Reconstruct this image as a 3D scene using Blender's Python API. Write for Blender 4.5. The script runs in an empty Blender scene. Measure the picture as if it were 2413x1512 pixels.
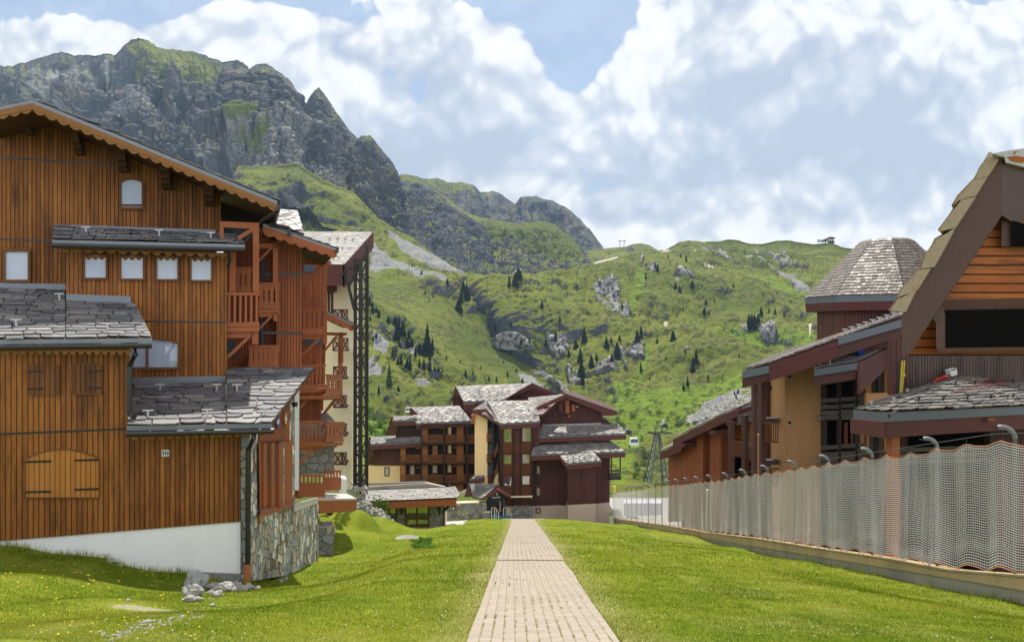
import bpy, math, random
import numpy as np
from mathutils import Vector as V, noise as mn
from mathutils.bvhtree import BVHTree
S = bpy.context.scene
COL = S.collection
R = random.Random(7)
F = 1850.0; CX = 1206.5; HY = 775.0     # focal length, principal column and horizon row of the photograph (2413 px wide)

def at(x, y, Y): return V(((x-CX)/F*Y, Y, (HY-y)/F*Y))
def crop(ox, oy, s): return lambda x, y: ((ox+x/s)/1.59138, (oy+y/s)/1.59138)
c0 = lambda x, y: (x, y)
c1 = crop(0, 300, 1.512); c2 = crop(0, 1200, 1.254); c3 = crop(800, 700, 2.3625); c4 = crop(800, 1300, 1.890)
c5 = crop(1340, 1400, 2.2764); c6 = crop(2300, 1400, 2.52); c7 = crop(2700, 850, 1.7789); c8 = crop(2240, 1500, 1.508)
c9 = crop(1340, 850, 2.326); c10 = crop(2200, 850, 2.3267); c12 = crop(600, 1850, 1.3406); c13 = crop(3240, 500, 1.68)
c14 = crop(3040, 1280, 1.68); c16 = crop(2640, 1100, 2.16); c17 = crop(1340, 1750, 2.413); c19 = crop(600, 1950, 3.4471)
def q(c, *pts): return [c(*p) for p in pts]

class Pl:                                # a vertical facade plane through column x at distance Y, running along (dx, dy)
    def __init__(s, x, Y, dx=2.97, dy=1.0):
        s.o = at(x, HY, Y); s.d = V((dx, dy, 0)).normalized(); s.n = V((s.d.y, -s.d.x, 0))
        if s.n.dot(s.o) > 0: s.n = -s.n
        s.Y = Y
    def p(s, xy, out=0.0):
        r = V(((xy[0]-CX)/F, 1, (HY-xy[1])/F))
        return r*((s.o+s.n*out).dot(s.n)/r.dot(s.n))
def Pl2(xa, Ya, xb, Yb):
    d = at(xb, HY, Yb)-at(xa, HY, Ya)
    return Pl(xa, Ya, d.x, d.y)

# ---------------------------------------------------------------- objects
def tag(o, label, cat, group=None, kind=None):
    if label: o['label'] = label
    if cat: o['category'] = cat
    if group: o['group'] = group
    if kind: o['kind'] = kind
    return o
def thing(name, label, cat, loc=(0, 0, 0), group=None):
    o = bpy.data.objects.new(name, None); COL.objects.link(o); o.location = loc; o.empty_display_size = .2
    return tag(o, label, cat, group)
def worldloc(o):
    l = V((0, 0, 0))
    while o: l += o.location; o = o.parent
    return l

class MB:
    def __init__(s): s.v = []; s.f = []
    def add(s, vs, fs):
        b = len(s.v); s.v += [tuple(p) for p in vs]; s.f += [tuple(i+b for i in f) for f in fs]; return s
    def prism(s, pts, vec):
        n = len(pts); vec = V(vec)
        return s.add(list(pts)+[p+vec for p in pts], [tuple(range(n)), tuple(range(2*n-1, n-1, -1))]+[(i, n+i, n+(i+1) % n, (i+1) % n) for i in range(n)])
    def poly(s, pl, pts, out=0.0, thick=.1):     # outline on a facade plane, standing out and reaching back by thick
        return s.prism([pl.p(p, out) for p in pts], -pl.n*thick)
    def rect(s, pl, a, b, out=0.0, thick=.1):
        return s.poly(pl, [(a[0], a[1]), (b[0], a[1]), (b[0], b[1]), (a[0], b[1])], out, thick)
    def beam(s, p, r, w, h=None, up=(0, 0, 1)):
        h = h or w; d = (r-p).normalized(); up = V(up)
        if abs(d.dot(up)) > .95: up = V((1, 0, 0)) if abs(d.x) < .9 else V((0, 1, 0))
        a = d.cross(up).normalized()*w/2; b = a.cross(d).normalized()*h/2
        return s.prism([p-a-b, p+a-b, p+a+b, p-a+b], r-p)
    def pbeam(s, pl, a, b, w, dep=None, out=0.0):
        return s.beam(pl.p(a, out), pl.p(b, out), dep or w, w, up=pl.d)if abs((pl.p(a)-pl.p(b)).normalized().z) > .95 else s.beam(pl.p(a, out), pl.p(b, out), dep or w, w)
    def tube(s, pts, r, n=6, rr=None):
        rings = []
        for i, p in enumerate(pts):
            p = V(p)
            d = (V(pts[min(i+1, len(pts)-1)])-V(pts[max(i-1, 0)])).normalized()
            a = d.cross(V((0, 0, 1)) if abs(d.z) < .9 else V((1, 0, 0))).normalized(); b = d.cross(a)
            k = rr[i] if rr else r
            rings += [p+(a*math.cos(2*math.pi*j/n)+b*math.sin(2*math.pi*j/n))*k for j in range(n)]
        m = len(pts)
        fs = [(i*n+j, i*n+(j+1) % n, (i+1)*n+(j+1) % n, (i+1)*n+j) for i in range(m-1) for j in range(n)]
        return s.add(rings, fs+[tuple(range(n))[::-1], tuple(range((m-1)*n, m*n))])
    def build(s, name, mt, parent=None, uv=True, smooth=False):
        if parent is not None: org = worldloc(parent)
        else:
            a = np.array(s.v); org = V(((a[:, 0].min()+a[:, 0].max())/2, (a[:, 1].min()+a[:, 1].max())/2, a[:, 2].min()))
        me = bpy.data.meshes.new(name)
        me.from_pydata([tuple(V(p)-org) for p in s.v], [], s.f)
        if isinstance(mt, (list, tuple)):
            for m in mt: me.materials.append(m)
        else: me.materials.append(mt)
        if uv:
            L = me.uv_layers.new(name='UVMap').data
            for p in me.polygons:
                n = p.normal
                t = V((-n.y, n.x, 0)) if abs(n.z) < .985 else V((1, 0, 0))
                t.normalize(); b = n.cross(t)
                if b.z < -1e-4 or (abs(b.z) <= 1e-4 and b.y < 0): b = -b; t = -t
                if t.x < 0: t = -t
                for li in p.loop_indices:
                    w = V(s.v[me.loops[li].vertex_index])
                    L[li].uv = (w.dot(t), w.dot(b))
        if smooth: me.polygons.foreach_set('use_smooth', [True]*len(me.polygons))
        o = bpy.data.objects.new(name, me); COL.objects.link(o)
        if parent is not None: o.parent = parent
        else: o.location = org
        return o

# ---------------------------------------------------------------- numpy noise
def _h(x, y, z, s):
    h = (x.astype(np.int64)*374761393+y.astype(np.int64)*668265263+z.astype(np.int64)*2147483647+s*974634777) & 0xffffffff
    h = ((h ^ (h >> 13))*1274126177) & 0xffffffff
    return ((h ^ (h >> 16)) & 0xffff)/65535.0
def vnoise(p, s=0):
    i = np.floor(p); f = p-i; f = f*f*f*(f*(f*6-15)+10); x, y, z = i[:, 0], i[:, 1], i[:, 2]
    r = 0
    for dx in (0, 1):
        for dy in (0, 1):
            for dz in (0, 1):
                w = (f[:, 0] if dx else 1-f[:, 0])*(f[:, 1] if dy else 1-f[:, 1])*(f[:, 2] if dz else 1-f[:, 2])
                r = r+w*_h(x+dx, y+dy, z+dz, s)
    return r*2-1
def fbm(p, sc, oc=5, s=0, g=.5, ridge=False):
    p = p/sc; a = 1.; r = 0.; t = 0.
    for k in range(oc):
        n = vnoise(p+k*17.3, s+k)
        if ridge: n = 1-2*np.abs(n)
        r = r+a*n; t += a; a *= g; p = p*2.03
    return r/t
def sstep(a, b, x):
    t = np.clip((x-a)/(b-a), 0, 1); return t*t*(3-2*t)

# ---------------------------------------------------------------- materials
MATS = {}
class NT:
    def __init__(s, name):
        s.m = bpy.data.materials.new(name); s.m.use_nodes = True; s.t = s.m.node_tree; s.t.nodes.clear()
        MATS[name] = s.m
    def n(s, ty, ins=None, **pr):
        o = s.t.nodes.new('ShaderNode'+ty)
        for k, v in pr.items(): setattr(o, k, v)
        for k, v in (ins or {}).items(): s.put(o.inputs[k], v)
        return o
    def put(s, sock, v):
        if isinstance(v, bpy.types.NodeSocket): s.t.links.new(v, sock)
        elif isinstance(v, (tuple, list)) and len(v) == 3 and sock.type == 'RGBA': sock.default_value = (*v, 1)
        else: sock.default_value = v
    def m_(s, op, a, b=0., c=0., clamp=False):
        o = s.n('Math', {0: a, 1: b, 2: c}, operation=op); o.use_clamp = clamp; return o.outputs[0]
    def mix(s, f, a, b, bt='MIX'):
        o = s.n('Mix', data_type='RGBA', blend_type=bt); s.put(o.inputs[0], f); s.put(o.inputs[6], a); s.put(o.inputs[7], b); return o.outputs[2]
    def ramp(s, f, pts, interp='LINEAR'):
        o = s.n('ValToRGB', {0: f}); e = o.color_ramp; e.interpolation = interp
        while len(e.elements) < len(pts): e.elements.new(.5)
        for el, (p, c) in zip(e.elements, pts):
            el.position = p; el.color = (*c, 1) if isinstance(c, (tuple, list)) else (c, c, c, 1)
        return o.outputs[0]
    def sm(s, f, a, b):
        o = s.n('MapRange', {0: f, 1: a, 2: b, 3: 0., 4: 1.}, interpolation_type='SMOOTHSTEP'); return o.outputs[0]
    def noise(s, vec, sc, det=4., rough=.55, dist=0.):
        return s.n('TexNoise', {'Vector': vec, 'Scale': sc, 'Detail': det, 'Roughness': rough, 'Distortion': dist}).outputs[0]
    def map(s, vec, scale=(1, 1, 1), rot=(0, 0, 0)):
        return s.n('Mapping', {'Vector': vec, 'Scale': scale, 'Rotation': rot}).outputs[0]
    def bump(s, h, st=.3, d=.05):
        return s.n('Bump', {'Height': h, 'Strength': st, 'Distance': d}).outputs[0]
    def pbr(s, col, rough=.7, spec=.3, nor=None, met=0., **k):
        p = s.n('BsdfPrincipled', {'Base Color': col, 'Roughness': rough, 'Specular IOR Level': spec, 'Metallic': met})
        if nor is not None: s.put(p.inputs['Normal'], nor)
        for a, b in k.items(): s.put(p.inputs[a.replace('_', ' ')], b)
        return s.out(p.outputs[0])
    def out(s, sh):
        s.n('OutputMaterial', {0: sh}); return s.m
    @property
    def uv(s): return s.n('UVMap').outputs[0]
    @property
    def pos(s): return s.n('NewGeometry').outputs[0]
    @property
    def isl(s): return s.n('NewGeometry').outputs['Random Per Island']

def clad(name, ca, cb, gap, sp, horiz=False, rough=.6, spec=.25):
    t = NT(name); sx = t.n('SeparateXYZ', {0: t.uv}); a, b = (1, 0) if horiz else (0, 1)
    u = t.m_('DIVIDE', sx.outputs[a], sp); fr = t.m_('FRACT', u); idn = t.m_('FLOOR', u)
    wn = t.n('TexWhiteNoise', {'W': idn}, noise_dimensions='1D').outputs[0]
    k = (6, .5, 1) if not horiz else (.5, 6, 1)
    off = t.n('CombineXYZ', {0: 0. if not horiz else t.m_('MULTIPLY', wn, 40.), 1: t.m_('MULTIPLY', wn, 40.) if not horiz else 0., 2: t.m_('MULTIPLY', wn, 9.)}).outputs[0]
    vv = t.n('VectorMath', {0: t.map(t.uv, k), 1: off}, operation='ADD').outputs[0]
    g = t.noise(vv, 3.2, 6, .65)
    big = t.noise(t.uv, .35, 3)
    f = t.m_('ADD', t.m_('MULTIPLY', wn, .45), t.m_('ADD', t.m_('MULTIPLY', t.m_('SUBTRACT', g, .5), 1.1), t.m_('MULTIPLY', t.m_('SUBTRACT', big, .32), .95)), clamp=True)
    col = t.mix(f, ca, cb)
    kn = t.n('TexVoronoi', {'Vector': vv, 'Scale': 1.3}).outputs[0]
    col = t.mix(t.m_('MULTIPLY', t.m_('LESS_THAN', kn, .06), .5), col, gap)
    st = t.m_('MULTIPLY', t.sm(t.noise(t.map(t.uv, (2.4, .3, 1) if not horiz else (.3, 2.4, 1)), 1.1, 6, .75), .47, .68), .62)
    col = t.mix(st, col, gap)
    e = t.m_('MINIMUM', fr, t.m_('SUBTRACT', 1., fr))
    gp = t.sm(e, .105, .045)
    col = t.mix(t.m_('MULTIPLY', gp, .95), col, gap)
    h = t.m_('ADD', t.sm(e, .02, .13), t.m_('MULTIPLY', g, .12))
    return t.pbr(col, rough, spec, t.bump(h, .8, .03))
def wood(name, ca, cb, sc=6., rough=.6):
    t = NT(name); n = t.noise(t.map(t.pos, (1, 1, .35)), sc, 6, .7); n2 = t.noise(t.pos, .8, 3)
    col = t.mix(t.m_('ADD', t.m_('MULTIPLY', n, .7), t.m_('MULTIPLY', n2, .3), clamp=True), ca, cb)
    return t.pbr(col, rough, .25, t.bump(n, .25, .02))
def plaster(name, c, sc=25., rough=.85, dirt=.12):
    t = NT(name); n = t.noise(t.pos, sc, 5, .6); n2 = t.noise(t.map(t.pos, (1, 1, .3)), .7, 5, .65)
    col = t.mix(t.m_('MULTIPLY', t.sm(n2, .4, .75), dirt*3), c, [x*.6 for x in c])
    col = t.mix(t.m_('MULTIPLY', n, dirt), col, [x*.75 for x in c])
    return t.pbr(col, rough, .2, t.bump(n, .25, .01))
def slate(name, cols, rough=.5, spec=.5, lichen=.0):
    t = NT(name); r = t.isl; n = t.noise(t.pos, 9., 6, .65); n2 = t.noise(t.pos, 1.1, 4, .6)
    k = len(cols)
    col = t.ramp(t.m_('ADD', t.m_('MULTIPLY', r, .75), t.m_('MULTIPLY', n2, .3), clamp=True), [(i/(k-1), c) for i, c in enumerate(cols)])
    col = t.mix(t.m_('MULTIPLY', t.sm(n, .45, .75), .5), col, [x*.55 for x in cols[0]])
    if lichen: col = t.mix(t.m_('MULTIPLY', t.sm(t.noise(t.pos, 2.3, 6, .75), .58, .66), lichen), col, (.36, .11, .03))
    ro = t.m_('ADD', rough-.1, t.m_('MULTIPLY', t.m_('FRACT', t.m_('MULTIPLY', r, 7.3)), .25))
    return t.pbr(col, ro, spec, t.bump(n, .35, .02))
def masonry(name, sx, sy, cols, mortar, jit=1.0, mw=.06):
    t = NT(name); uv = t.map(t.uv, (sx, sy, 0)); w = t.noise(uv, 1.3, 3)
    uv2 = t.n('VectorMath', {0: uv, 1: t.n('CombineXYZ', {0: t.m_('MULTIPLY', w, .35), 1: t.m_('MULTIPLY', w, -.3), 2: 0.}).outputs[0]}, operation='ADD').outputs[0]
    vo = t.n('TexVoronoi', {'Vector': uv2, 'Scale': 1., 'Randomness': jit}, voronoi_dimensions='2D', distance='CHEBYCHEV')
    e = t.n('TexVoronoi', {'Vector': uv2, 'Scale': 1., 'Randomness': jit}, voronoi_dimensions='2D', feature='DISTANCE_TO_EDGE').outputs[0]
    vo = t.n('TexVoronoi', {'Vector': uv2, 'Scale': 1., 'Randomness': jit}, voronoi_dimensions='2D')
    r = t.n('SeparateColor', {0: vo.outputs['Color']}).outputs[0]; n = t.noise(t.pos, 14., 6, .7)
    k = len(cols)
    col = t.ramp(r, [(i/k, c) for i, c in enumerate(cols)], 'CONSTANT')
    col = t.mix(t.m_('MULTIPLY', t.sm(n, .4, .75), .55), col, (.1, .09, .08))
    ed = t.sm(e, mw, mw*.3)
    col = t.mix(ed, col, mortar)
    h = t.m_('ADD', t.m_('MULTIPLY', t.sm(e, 0., mw*2.2), 1.), t.m_('MULTIPLY', n, .3))
    return t.pbr(col, .8, .25, t.bump(h, .9, .04))
def plain(name, c, rough=.5, spec=.4, met=0., var=.25, sc=8.):
    t = NT(name); n = t.noise(t.pos, sc, 4, .6)
    return t.pbr(t.mix(t.m_('MULTIPLY', n, var*2), c, [x*.5 for x in c]), rough, spec, None, met)
def leafmat(name, ca, cb, tr=.35):
    t = NT(name); c = t.mix(t.m_('ADD', t.m_('MULTIPLY', t.isl, .6), t.m_('MULTIPLY', t.noise(t.pos, .5, 3), .4)), ca, cb)
    d = t.n('BsdfDiffuse', {0: c}).outputs[0]; b = t.n('BsdfTranslucent', {0: t.mix(.5, c, (c_ := [min(1, x*1.6) for x in cb]))}).outputs[0]
    return t.out(t.n('MixShader', {0: tr, 1: d, 2: b}).outputs[0])

M_OR = clad('orange_brown_cladding', (.14, .043, .008), (.43, .165, .033), (.033, .013, .005), .137)
M_RED = clad('red_brown_cladding', (.22, .058, .020), (.36, .112, .042), (.07, .016, .008), .12)
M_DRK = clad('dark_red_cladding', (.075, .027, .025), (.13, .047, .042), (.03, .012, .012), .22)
M_TWR = clad('brown_tower_cladding', (.10, .036, .026), (.16, .058, .042), (.04, .016, .012), .2)
t = NT('deep_shade'); M_DEEP = t.pbr((.006, .005, .005), .95, .03)  # near-black colour standing in for the deep shade of openings
M_GRY = clad('weathered_cladding', (.075, .048, .042), (.13, .085, .075), (.02, .013, .012), .14)
M_HOR = clad('orange_horizontal_boards', (.24, .058, .008), (.46, .145, .026), (.014, .006, .004), .3, True, .5)
M_SHUT = clad('honey_shutter_boards', (.33, .125, .022), (.50, .22, .048), (.20, .08, .022), .13)
M_SHD = clad('dark_shutter_boards', (.12, .042, .012), (.22, .085, .022), (.05, .02, .01), .13)
M_WOR = wood('orange_timber', (.15, .06, .014), (.31, .145, .045))
M_WRD = wood('red_brown_timber', (.24, .068, .025), (.36, .118, .046))
M_WDK = wood('dark_brown_timber', (.06, .024, .02), (.10, .04, .034))
M_FAS = wood('maroon_fascia', (.075, .022, .02), (.115, .036, .032))
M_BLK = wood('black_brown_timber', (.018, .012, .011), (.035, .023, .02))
M_BRK = wood('dark_bracket_timber', (.05, .022, .01), (.09, .04, .018))
M_DOOR = wood('amber_door_timber', (.27, .105, .028), (.40, .175, .05))
M_DGAL = clad('shaded_gallery_cladding', (.024, .010, .009), (.042, .018, .016), (.01, .005, .005), .2)  # hotel cladding darkened in colour for the shade inside the galleries
M_RAIL = wood('rust_rail_timber', (.10, .034, .013), (.17, .058, .022))
M_GRAIL = wood('grey_brown_rail', (.05, .04, .036), (.085, .068, .062))
M_BARGE = wood('weathered_barge_timber', (.06, .033, .026), (.105, .062, .05), 9., .65)
M_PLANK = wood('grey_deck_planks', (.42, .38, .34), (.62, .58, .54), 4.)
M_WHITE = plaster('white_render', (.82, .82, .82), dirt=.11)
M_CREAM = plaster('cream_render', (.80, .68, .50), dirt=.05)
M_CREAM2 = plaster('yellow_render', (.78, .56, .30), dirt=.05)
M_TAN = plaster('tan_render', (.46, .25, .125), dirt=.17)
M_TANL = plaster('tan_render_lit', (.56, .33, .17), dirt=.08)  # tan render again, lightened in colour for the better lit side
M_PINK = plaster('pinkish_render', (.55, .42, .35), dirt=.1)
M_CONC = plaster('grey_concrete', (.30, .285, .25), 6., .9, .3)
M_CONCY = plaster('sunlit_concrete_cap', (.40, .31, .18), 6., .9, .25)  # concrete yellowed to paint in sunlight on the upper wall
M_CINDER = plaster('grey_concrete_block', (.24, .235, .235), 18., .95, .2)
M_SL1 = slate('dark_schist_slates', [(.045, .047, .058), (.095, .095, .108), (.165, .16, .158), (.28, .26, .235)], .55, 1.0, .3)
M_SL2 = slate('light_schist_slates', [(.105, .104, .104), (.15, .145, .138), (.20, .187, .172), (.26, .225, .19)], .6, .55, .5)
M_SL3 = slate('brown_schist_shingles', [(.06, .046, .038), (.10, .08, .066), (.145, .115, .097), (.19, .16, .14)], .55, .6, .2)
M_SL4 = slate('cream_schist_slates', [(.26, .25, .24), (.33, .315, .30), (.40, .38, .36), (.46, .43, .39)], .6, .6, .25)
M_SLAB = slate('ochre_stone_slabs', [(.24, .185, .115), (.36, .29, .18), (.30, .235, .16), (.21, .17, .125)], .8, .2, .3)
M_STONE = masonry('mixed_fieldstone', 4.4, 2.9, [(.26, .26, .25), (.40, .41, .41), (.48, .38, .27), (.32, .37, .40), (.85, .82, .74), (.22, .14, .09), (.42, .39, .33), (.66, .60, .52)], (.09, .08, .07))
M_STONE2 = masonry('grey_fieldstone', 2.3, 2.9, [(.24, .23, .21), (.34, .31, .26), (.28, .29, .29), (.42, .37, .29), (.20, .19, .18)], (.12, .11, .10))
M_STONEQ = masonry('block_fieldstone', 1.7, 3.1, [(.26, .25, .21), (.20, .22, .23), (.30, .25, .18), (.18, .17, .15), (.36, .33, .28)], (.09, .08, .07), .6, .04)
M_ZINC = plain('grey_zinc_flashing', (.20, .22, .25), .42, .5, .6)
M_ZINCL = plain('pale_zinc_flashing', (.62, .62, .62), .4, .5, .3)
M_ZINCB = plain('blue_grey_fascia_metal', (.12, .14, .165), .5, .5, .2)
M_GUT = plain('black_brown_gutter', (.022, .019, .018), .35, .5)
M_IRON = plain('black_iron', (.012, .012, .013), .5, .4)
M_COPPER = plain('rust_orange_pipe', (.42, .14, .045), .5, .4)
M_STEEL = plain('galvanised_steel', (.11, .12, .125), .5, .4, .3)
M_HOSE = plain('grey_plastic_tube', (.15, .16, .17), .45, .4)
t = NT('white_net_cord'); M_NET = t.out(t.n('MixShader', {0: .72, 1: t.n('BsdfDiffuse', {0: (.97, .95, .94, 1)}).outputs[0], 2: t.n('BsdfTranslucent', {0: (.98, .965, .955, 1)}).outputs[0]}).outputs[0])
M_NETR = plain('orange_edge_rope', (.62, .30, .18), .8, .1)
M_LAT = plain('dark_lattice_steel', (.022, .018, .02), .5, .4)
M_GOND = plain('white_gondola_paint', (.75, .76, .78), .3, .5, 0, .05)
M_BLUE = plain('blue_plastic', (.02, .09, .55), .35, .5)
M_YEL = plain('yellow_plastic', (.62, .52, .04), .5, .4)
M_WHP = plain('white_plastic', (.75, .75, .74), .4, .4)
M_REDP = plain('red_plastic', (.45, .05, .04), .5, .4)
M_FRAME = wood('brown_window_frame', (.10, .042, .014), (.2, .08, .026))
t = NT('reflection_tint_curtain'); M_CURT = t.pbr(t.mix(t.noise(t.map(t.uv, (3.5, .25, 1)), 1.5, 3, .6), (.52, .58, .70), (.36, .42, .54)), .9, .1)  # curtain tinted blue-grey, with the panes' reflection put into its colour
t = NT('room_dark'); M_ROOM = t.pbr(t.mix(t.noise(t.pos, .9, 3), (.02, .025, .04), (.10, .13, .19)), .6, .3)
t = NT('window_glass'); fr = t.n('Fresnel', {0: 1.5}).outputs[0]
M_GLASS = t.out(t.n('MixShader', {0: t.m_('ADD', fr, .06, clamp=True), 1: t.n('BsdfTransparent', {0: (.93, .95, .97)}).outputs[0], 2: t.n('BsdfGlossy', {'Roughness': .02}).outputs[0]}).outputs[0])
M_GLASS2 = None
t = NT('mirror_glass'); M_GLASS2 = t.out(t.n('MixShader', {0: .38, 1: t.n('BsdfTransparent', {0: (.9, .93, .95, 1)}).outputs[0], 2: t.n('BsdfGlossy', {'Roughness': .03}).outputs[0]}).outputs[0])
M_LETTER = plain('white_letter_paint', (.8, .8, .78), .5, .3, 0, 0)

# ---------------------------------------------------------------- building helpers
def lerp(a, b, t): return a+(b-a)*t
def slates(name, mt, parent, A, B, C, D, rows, tw, th=.03, point=0., jit=.35, seed=1, over=1.75, lift=1.0):
    """Courses of separate stone slates over the roof quad A-B (eave) D-C (ridge)."""
    r = random.Random(seed); mb = MB(); n = (B-A).cross(D-A).normalized()
    if n.z < 0: n = -n
    P = lambda u, v: lerp(lerp(A, B, u), lerp(D, C, u), v)
    for i in range(rows-1, -1, -1):
        v0 = i/rows; v1 = min(1.0, (i+over)/rows); W = lerp(lerp(A, B, 0), lerp(D, C, 0), v0); Wd = (P(1, v0)-P(0, v0)).length
        k = max(1, round(Wd/tw)); us = [0.]
        offs = .5 if i % 2 else 0.
        for j in range(k+1): us.append(min(1., max(0., (j+1-offs+r.uniform(-.5, .5)*jit)/k)))
        us[-1] = 1.
        for a, b in zip(us, us[1:]):
            if b-a < .15/k: continue
            h = 1/rows; w = b-a; dv = r.uniform(-.3, .1)*h*jit; g = w*.03
            if point > 0: bot = [(a+g, v0+h*.62*point), (a+w*.5+r.uniform(-.1, .1)*w*jit, v0-h*.2+dv), (b-g, v0+h*.62*point)]
            else:
                
                yl = dv+r.uniform(-.12, .38)*h*jit; yr_ = dv+r.uniform(-.12, .38)*h*jit; um = r.uniform(.3, .7); sk = r.uniform(-.12, .12)*w*jit
                bot = [(a+g, v0+yl), (a+w*um*.5+sk*.5, v0+yl*.45+(yl+yr_)*.1-h*r.uniform(0, .14)*jit), (a+w*(um+.22), v0+yr_*.5+yl*.1-h*r.uniform(0, .16)*jit), (b-g, v0+yr_)]
            z0 = th*(1.25+r.uniform(0, .8)*jit)*lift; z1 = th*.15
            low = []; up = []
            pts = bot+[(b-g, v1), (a+g, v1)]
            for (u, v) in pts:
                f = min(1, max(0, (v1-v)/(v1-v0+1e-6))); base = P(u, v)+n*(z1+(z0-z1)*f); low.append(base); up.append(base+n*th*(1 if f > .1 else .3))
            m = len(pts)
            mb.add(low+up, [tuple(range(m, 2*m))]+[(e, (e+1) % m, m+(e+1) % m, m+e) for e in range(m)])
    return mb.build(name, mt, parent, uv=False)
def slab(parent, name, mt, A, B, C, D, th=.15, off=0.0):
    n = (B-A).cross(D-A).normalized()
    if n.z < 0: n = -n
    mb = MB(); mb.prism([p-n*off for p in (A, B, C, D)], -n*th); return mb.build(name, mt, parent)
def roofpts(A, B, cpx, dpx, pitch):      # eave corners A,B in space, ridge corners as sight lines: solve the depth from the pitch
    def back(E, px):
        k = (HY-px[1])/F; d = (k*E.y-E.z)/(pitch-k); return at(px[0], px[1], E.y+d)
    return back(B, cpx), back(A, dpx)
def strip(pl, a, b, h0, h1, out, th):    # a board following the eave line a-b, from h0 to h1 metres below it
    A = pl.p(a, out); B = pl.p(b, out); z = V((0, 0, 1))
    return MB().prism([A-z*h0, B-z*h0, B-z*h1, A-z*h1], -pl.n*th)
def strip3(A, B, h0, h1, n, th):
    z = V((0, 0, 1)); return MB().prism([A-z*h0, B-z*h0, B-z*h1, A-z*h1], -n*th)
def scallop(A, B, h, n, dep, nor, th=.03, k=7):  # valance with a scalloped lower edge
    z = V((0, 0, 1)); top = [A, B]; bot = []
    for i in range(n*k, -1, -1):
        t = i/(n*k); s = abs(math.sin(math.pi*(i/k))); bot.append(lerp(A, B, t)-z*(h+dep*s))
    return MB().prism(top+bot, -nor*th)
def gutter(A, B, r=.07): return MB().tube([A, B], r, 8)
def arch(x0, y0, x1, y1, a, n=9):
    if a <= 0: return [(x0, y0), (x1, y0), (x1, y1), (x0, y1)]
    top = []
    for i in range(n+1):
        t = i/n; top.append((x0+(x1-x0)*t, y0+a*(1-(1-(2*t-1)**2))))
    return top+[(x1, y1), (x0, y1)]
def window(parent, pl, box, a=0., fw=.08, fr=None, back=None, out=.02, proud=.08, mull=(), bars=(), name='window', glass=None):
    x0, y0, x1, y1 = box; fp = fw*F/pl.Y
    oo = arch(x0, y0, x1, y1, a); ii = arch(x0+fp, y0+fp, x1-fp, y1-fp, a*.85)
    mb = MB(); n = len(oo)
    O = [pl.p(p, out+proud) for p in oo]; I = [pl.p(p, out+proud) for p in ii]; O2 = [pl.p(p, -.02) for p in oo]; I2 = [pl.p(p, out) for p in ii]
    mb.add(O+I+O2+I2, [f for i in range(n) for f in ((i, (i+1) % n, n+(i+1) % n, n+i), (i, 2*n+i, 2*n+(i+1) % n, (i+1) % n), (n+i, n+(i+1) % n, 3*n+(i+1) % n, 3*n+i))])
    for f in mull:
        x = x0+(x1-x0)*f; mb.rect(pl, (x-fp*.45, y0+a*.3+fp*.6), (x+fp*.45, y1-fp*.6), out+proud-.01, .05)
    for f in bars:
        y = y0+(y1-y0)*f; mb.rect(pl, (x0+fp*.5, y-fp*.45), (x1-fp*.5, y+fp*.45), out+proud-.012, .05)
    w = mb.build(name, fr or M_FRAME, parent)
    MB().add([pl.p(p, out+.005) for p in ii], [tuple(range(n))]).build('curtain' if back is None else 'interior', back or M_CURT, w)
    MB().add([pl.p(p, out+.03) for p in ii], [tuple(range(n))]).build('pane', glass or M_GLASS, w)
    return w
def railing(parent, quad, n, mt, sw=.5, rail=.09, th=.05, name='railing', kick=0.0, solid=False):
    """Slatted balustrade in the quad of 3-D points TL,TR,BR,BL."""
    TL, TR, BR, BL = quad; mb = MB(); nor = (TR-TL).cross(BL-TL).normalized()
    if nor.y > 0: nor = -nor
    H = (BL-TL).length
    P = lambda u, v: lerp(lerp(TL, TR, u), lerp(BL, BR, u), v)
    rv = rail/H
    mb.prism([P(0, 0)+nor*.02, P(1, 0)+nor*.02, P(1, rv)+nor*.02, P(0, rv)+nor*.02], -nor*(th+.04))
    k0 = 1-rv-kick
    mb.prism([P(0, k0), P(1, k0), P(1, 1), P(0, 1)], -nor*th)
    for i in range(n):
        c = (i+.5)/n; w = sw/n/2
        mb.prism([P(c-w, rv*.9), P(c+w, rv*.9), P(c+w, k0+.01), P(c-w, k0+.01)], -nor*th*.7)
    return mb.build(name, mt, parent)
def cutrail(parent, quad, n, mt, name='railing'):
    """Balustrade of turned-profile boards whose waists leave cut-out gaps."""
    TL, TR, BR, BL = quad; mb = MB(); nor = (TR-TL).cross(BL-TL).normalized()
    if nor.y > 0: nor = -nor
    P = lambda u, v: lerp(lerp(TL, TR, u), lerp(BL, BR, u), v)
    mb.prism([P(0, 0)+nor*.03, P(1, 0)+nor*.03, P(1, .08)+nor*.03, P(0, .08)+nor*.03], -nor*.1)
    mb.prism([P(0, .9)+nor*.01, P(1, .9)+nor*.01, P(1, 1)+nor*.01, P(0, 1)+nor*.01], -nor*.08)
    prof = [(.08, .5), (.2, .49), (.3, .40), (.42, .30), (.5, .42), (.62, .30), (.72, .42), (.8, .49), (.91, .5)]
    for i in range(n):
        c = (i+.5)/n
        pts = [P(c+w/n*.98, v) for v, w in prof]+[P(c-w/n*.98, v) for v, w in reversed(prof)]
        mb.prism(pts, -nor*.035)
    return mb.build(name, mt, parent)
def Q(pl, c, a, b, out=0.):              # the quad TL,TR,BR,BL of a pixel box on a plane
    (x0, y0), (x1, y1) = c(*a), c(*b)
    return [pl.p(p, out) for p in ((x0, y0), (x1, y0), (x1, y1), (x0, y1))]
def Q4(pl, c, pts, out=0.): return [pl.p(c(*p), out) for p in pts]
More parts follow.
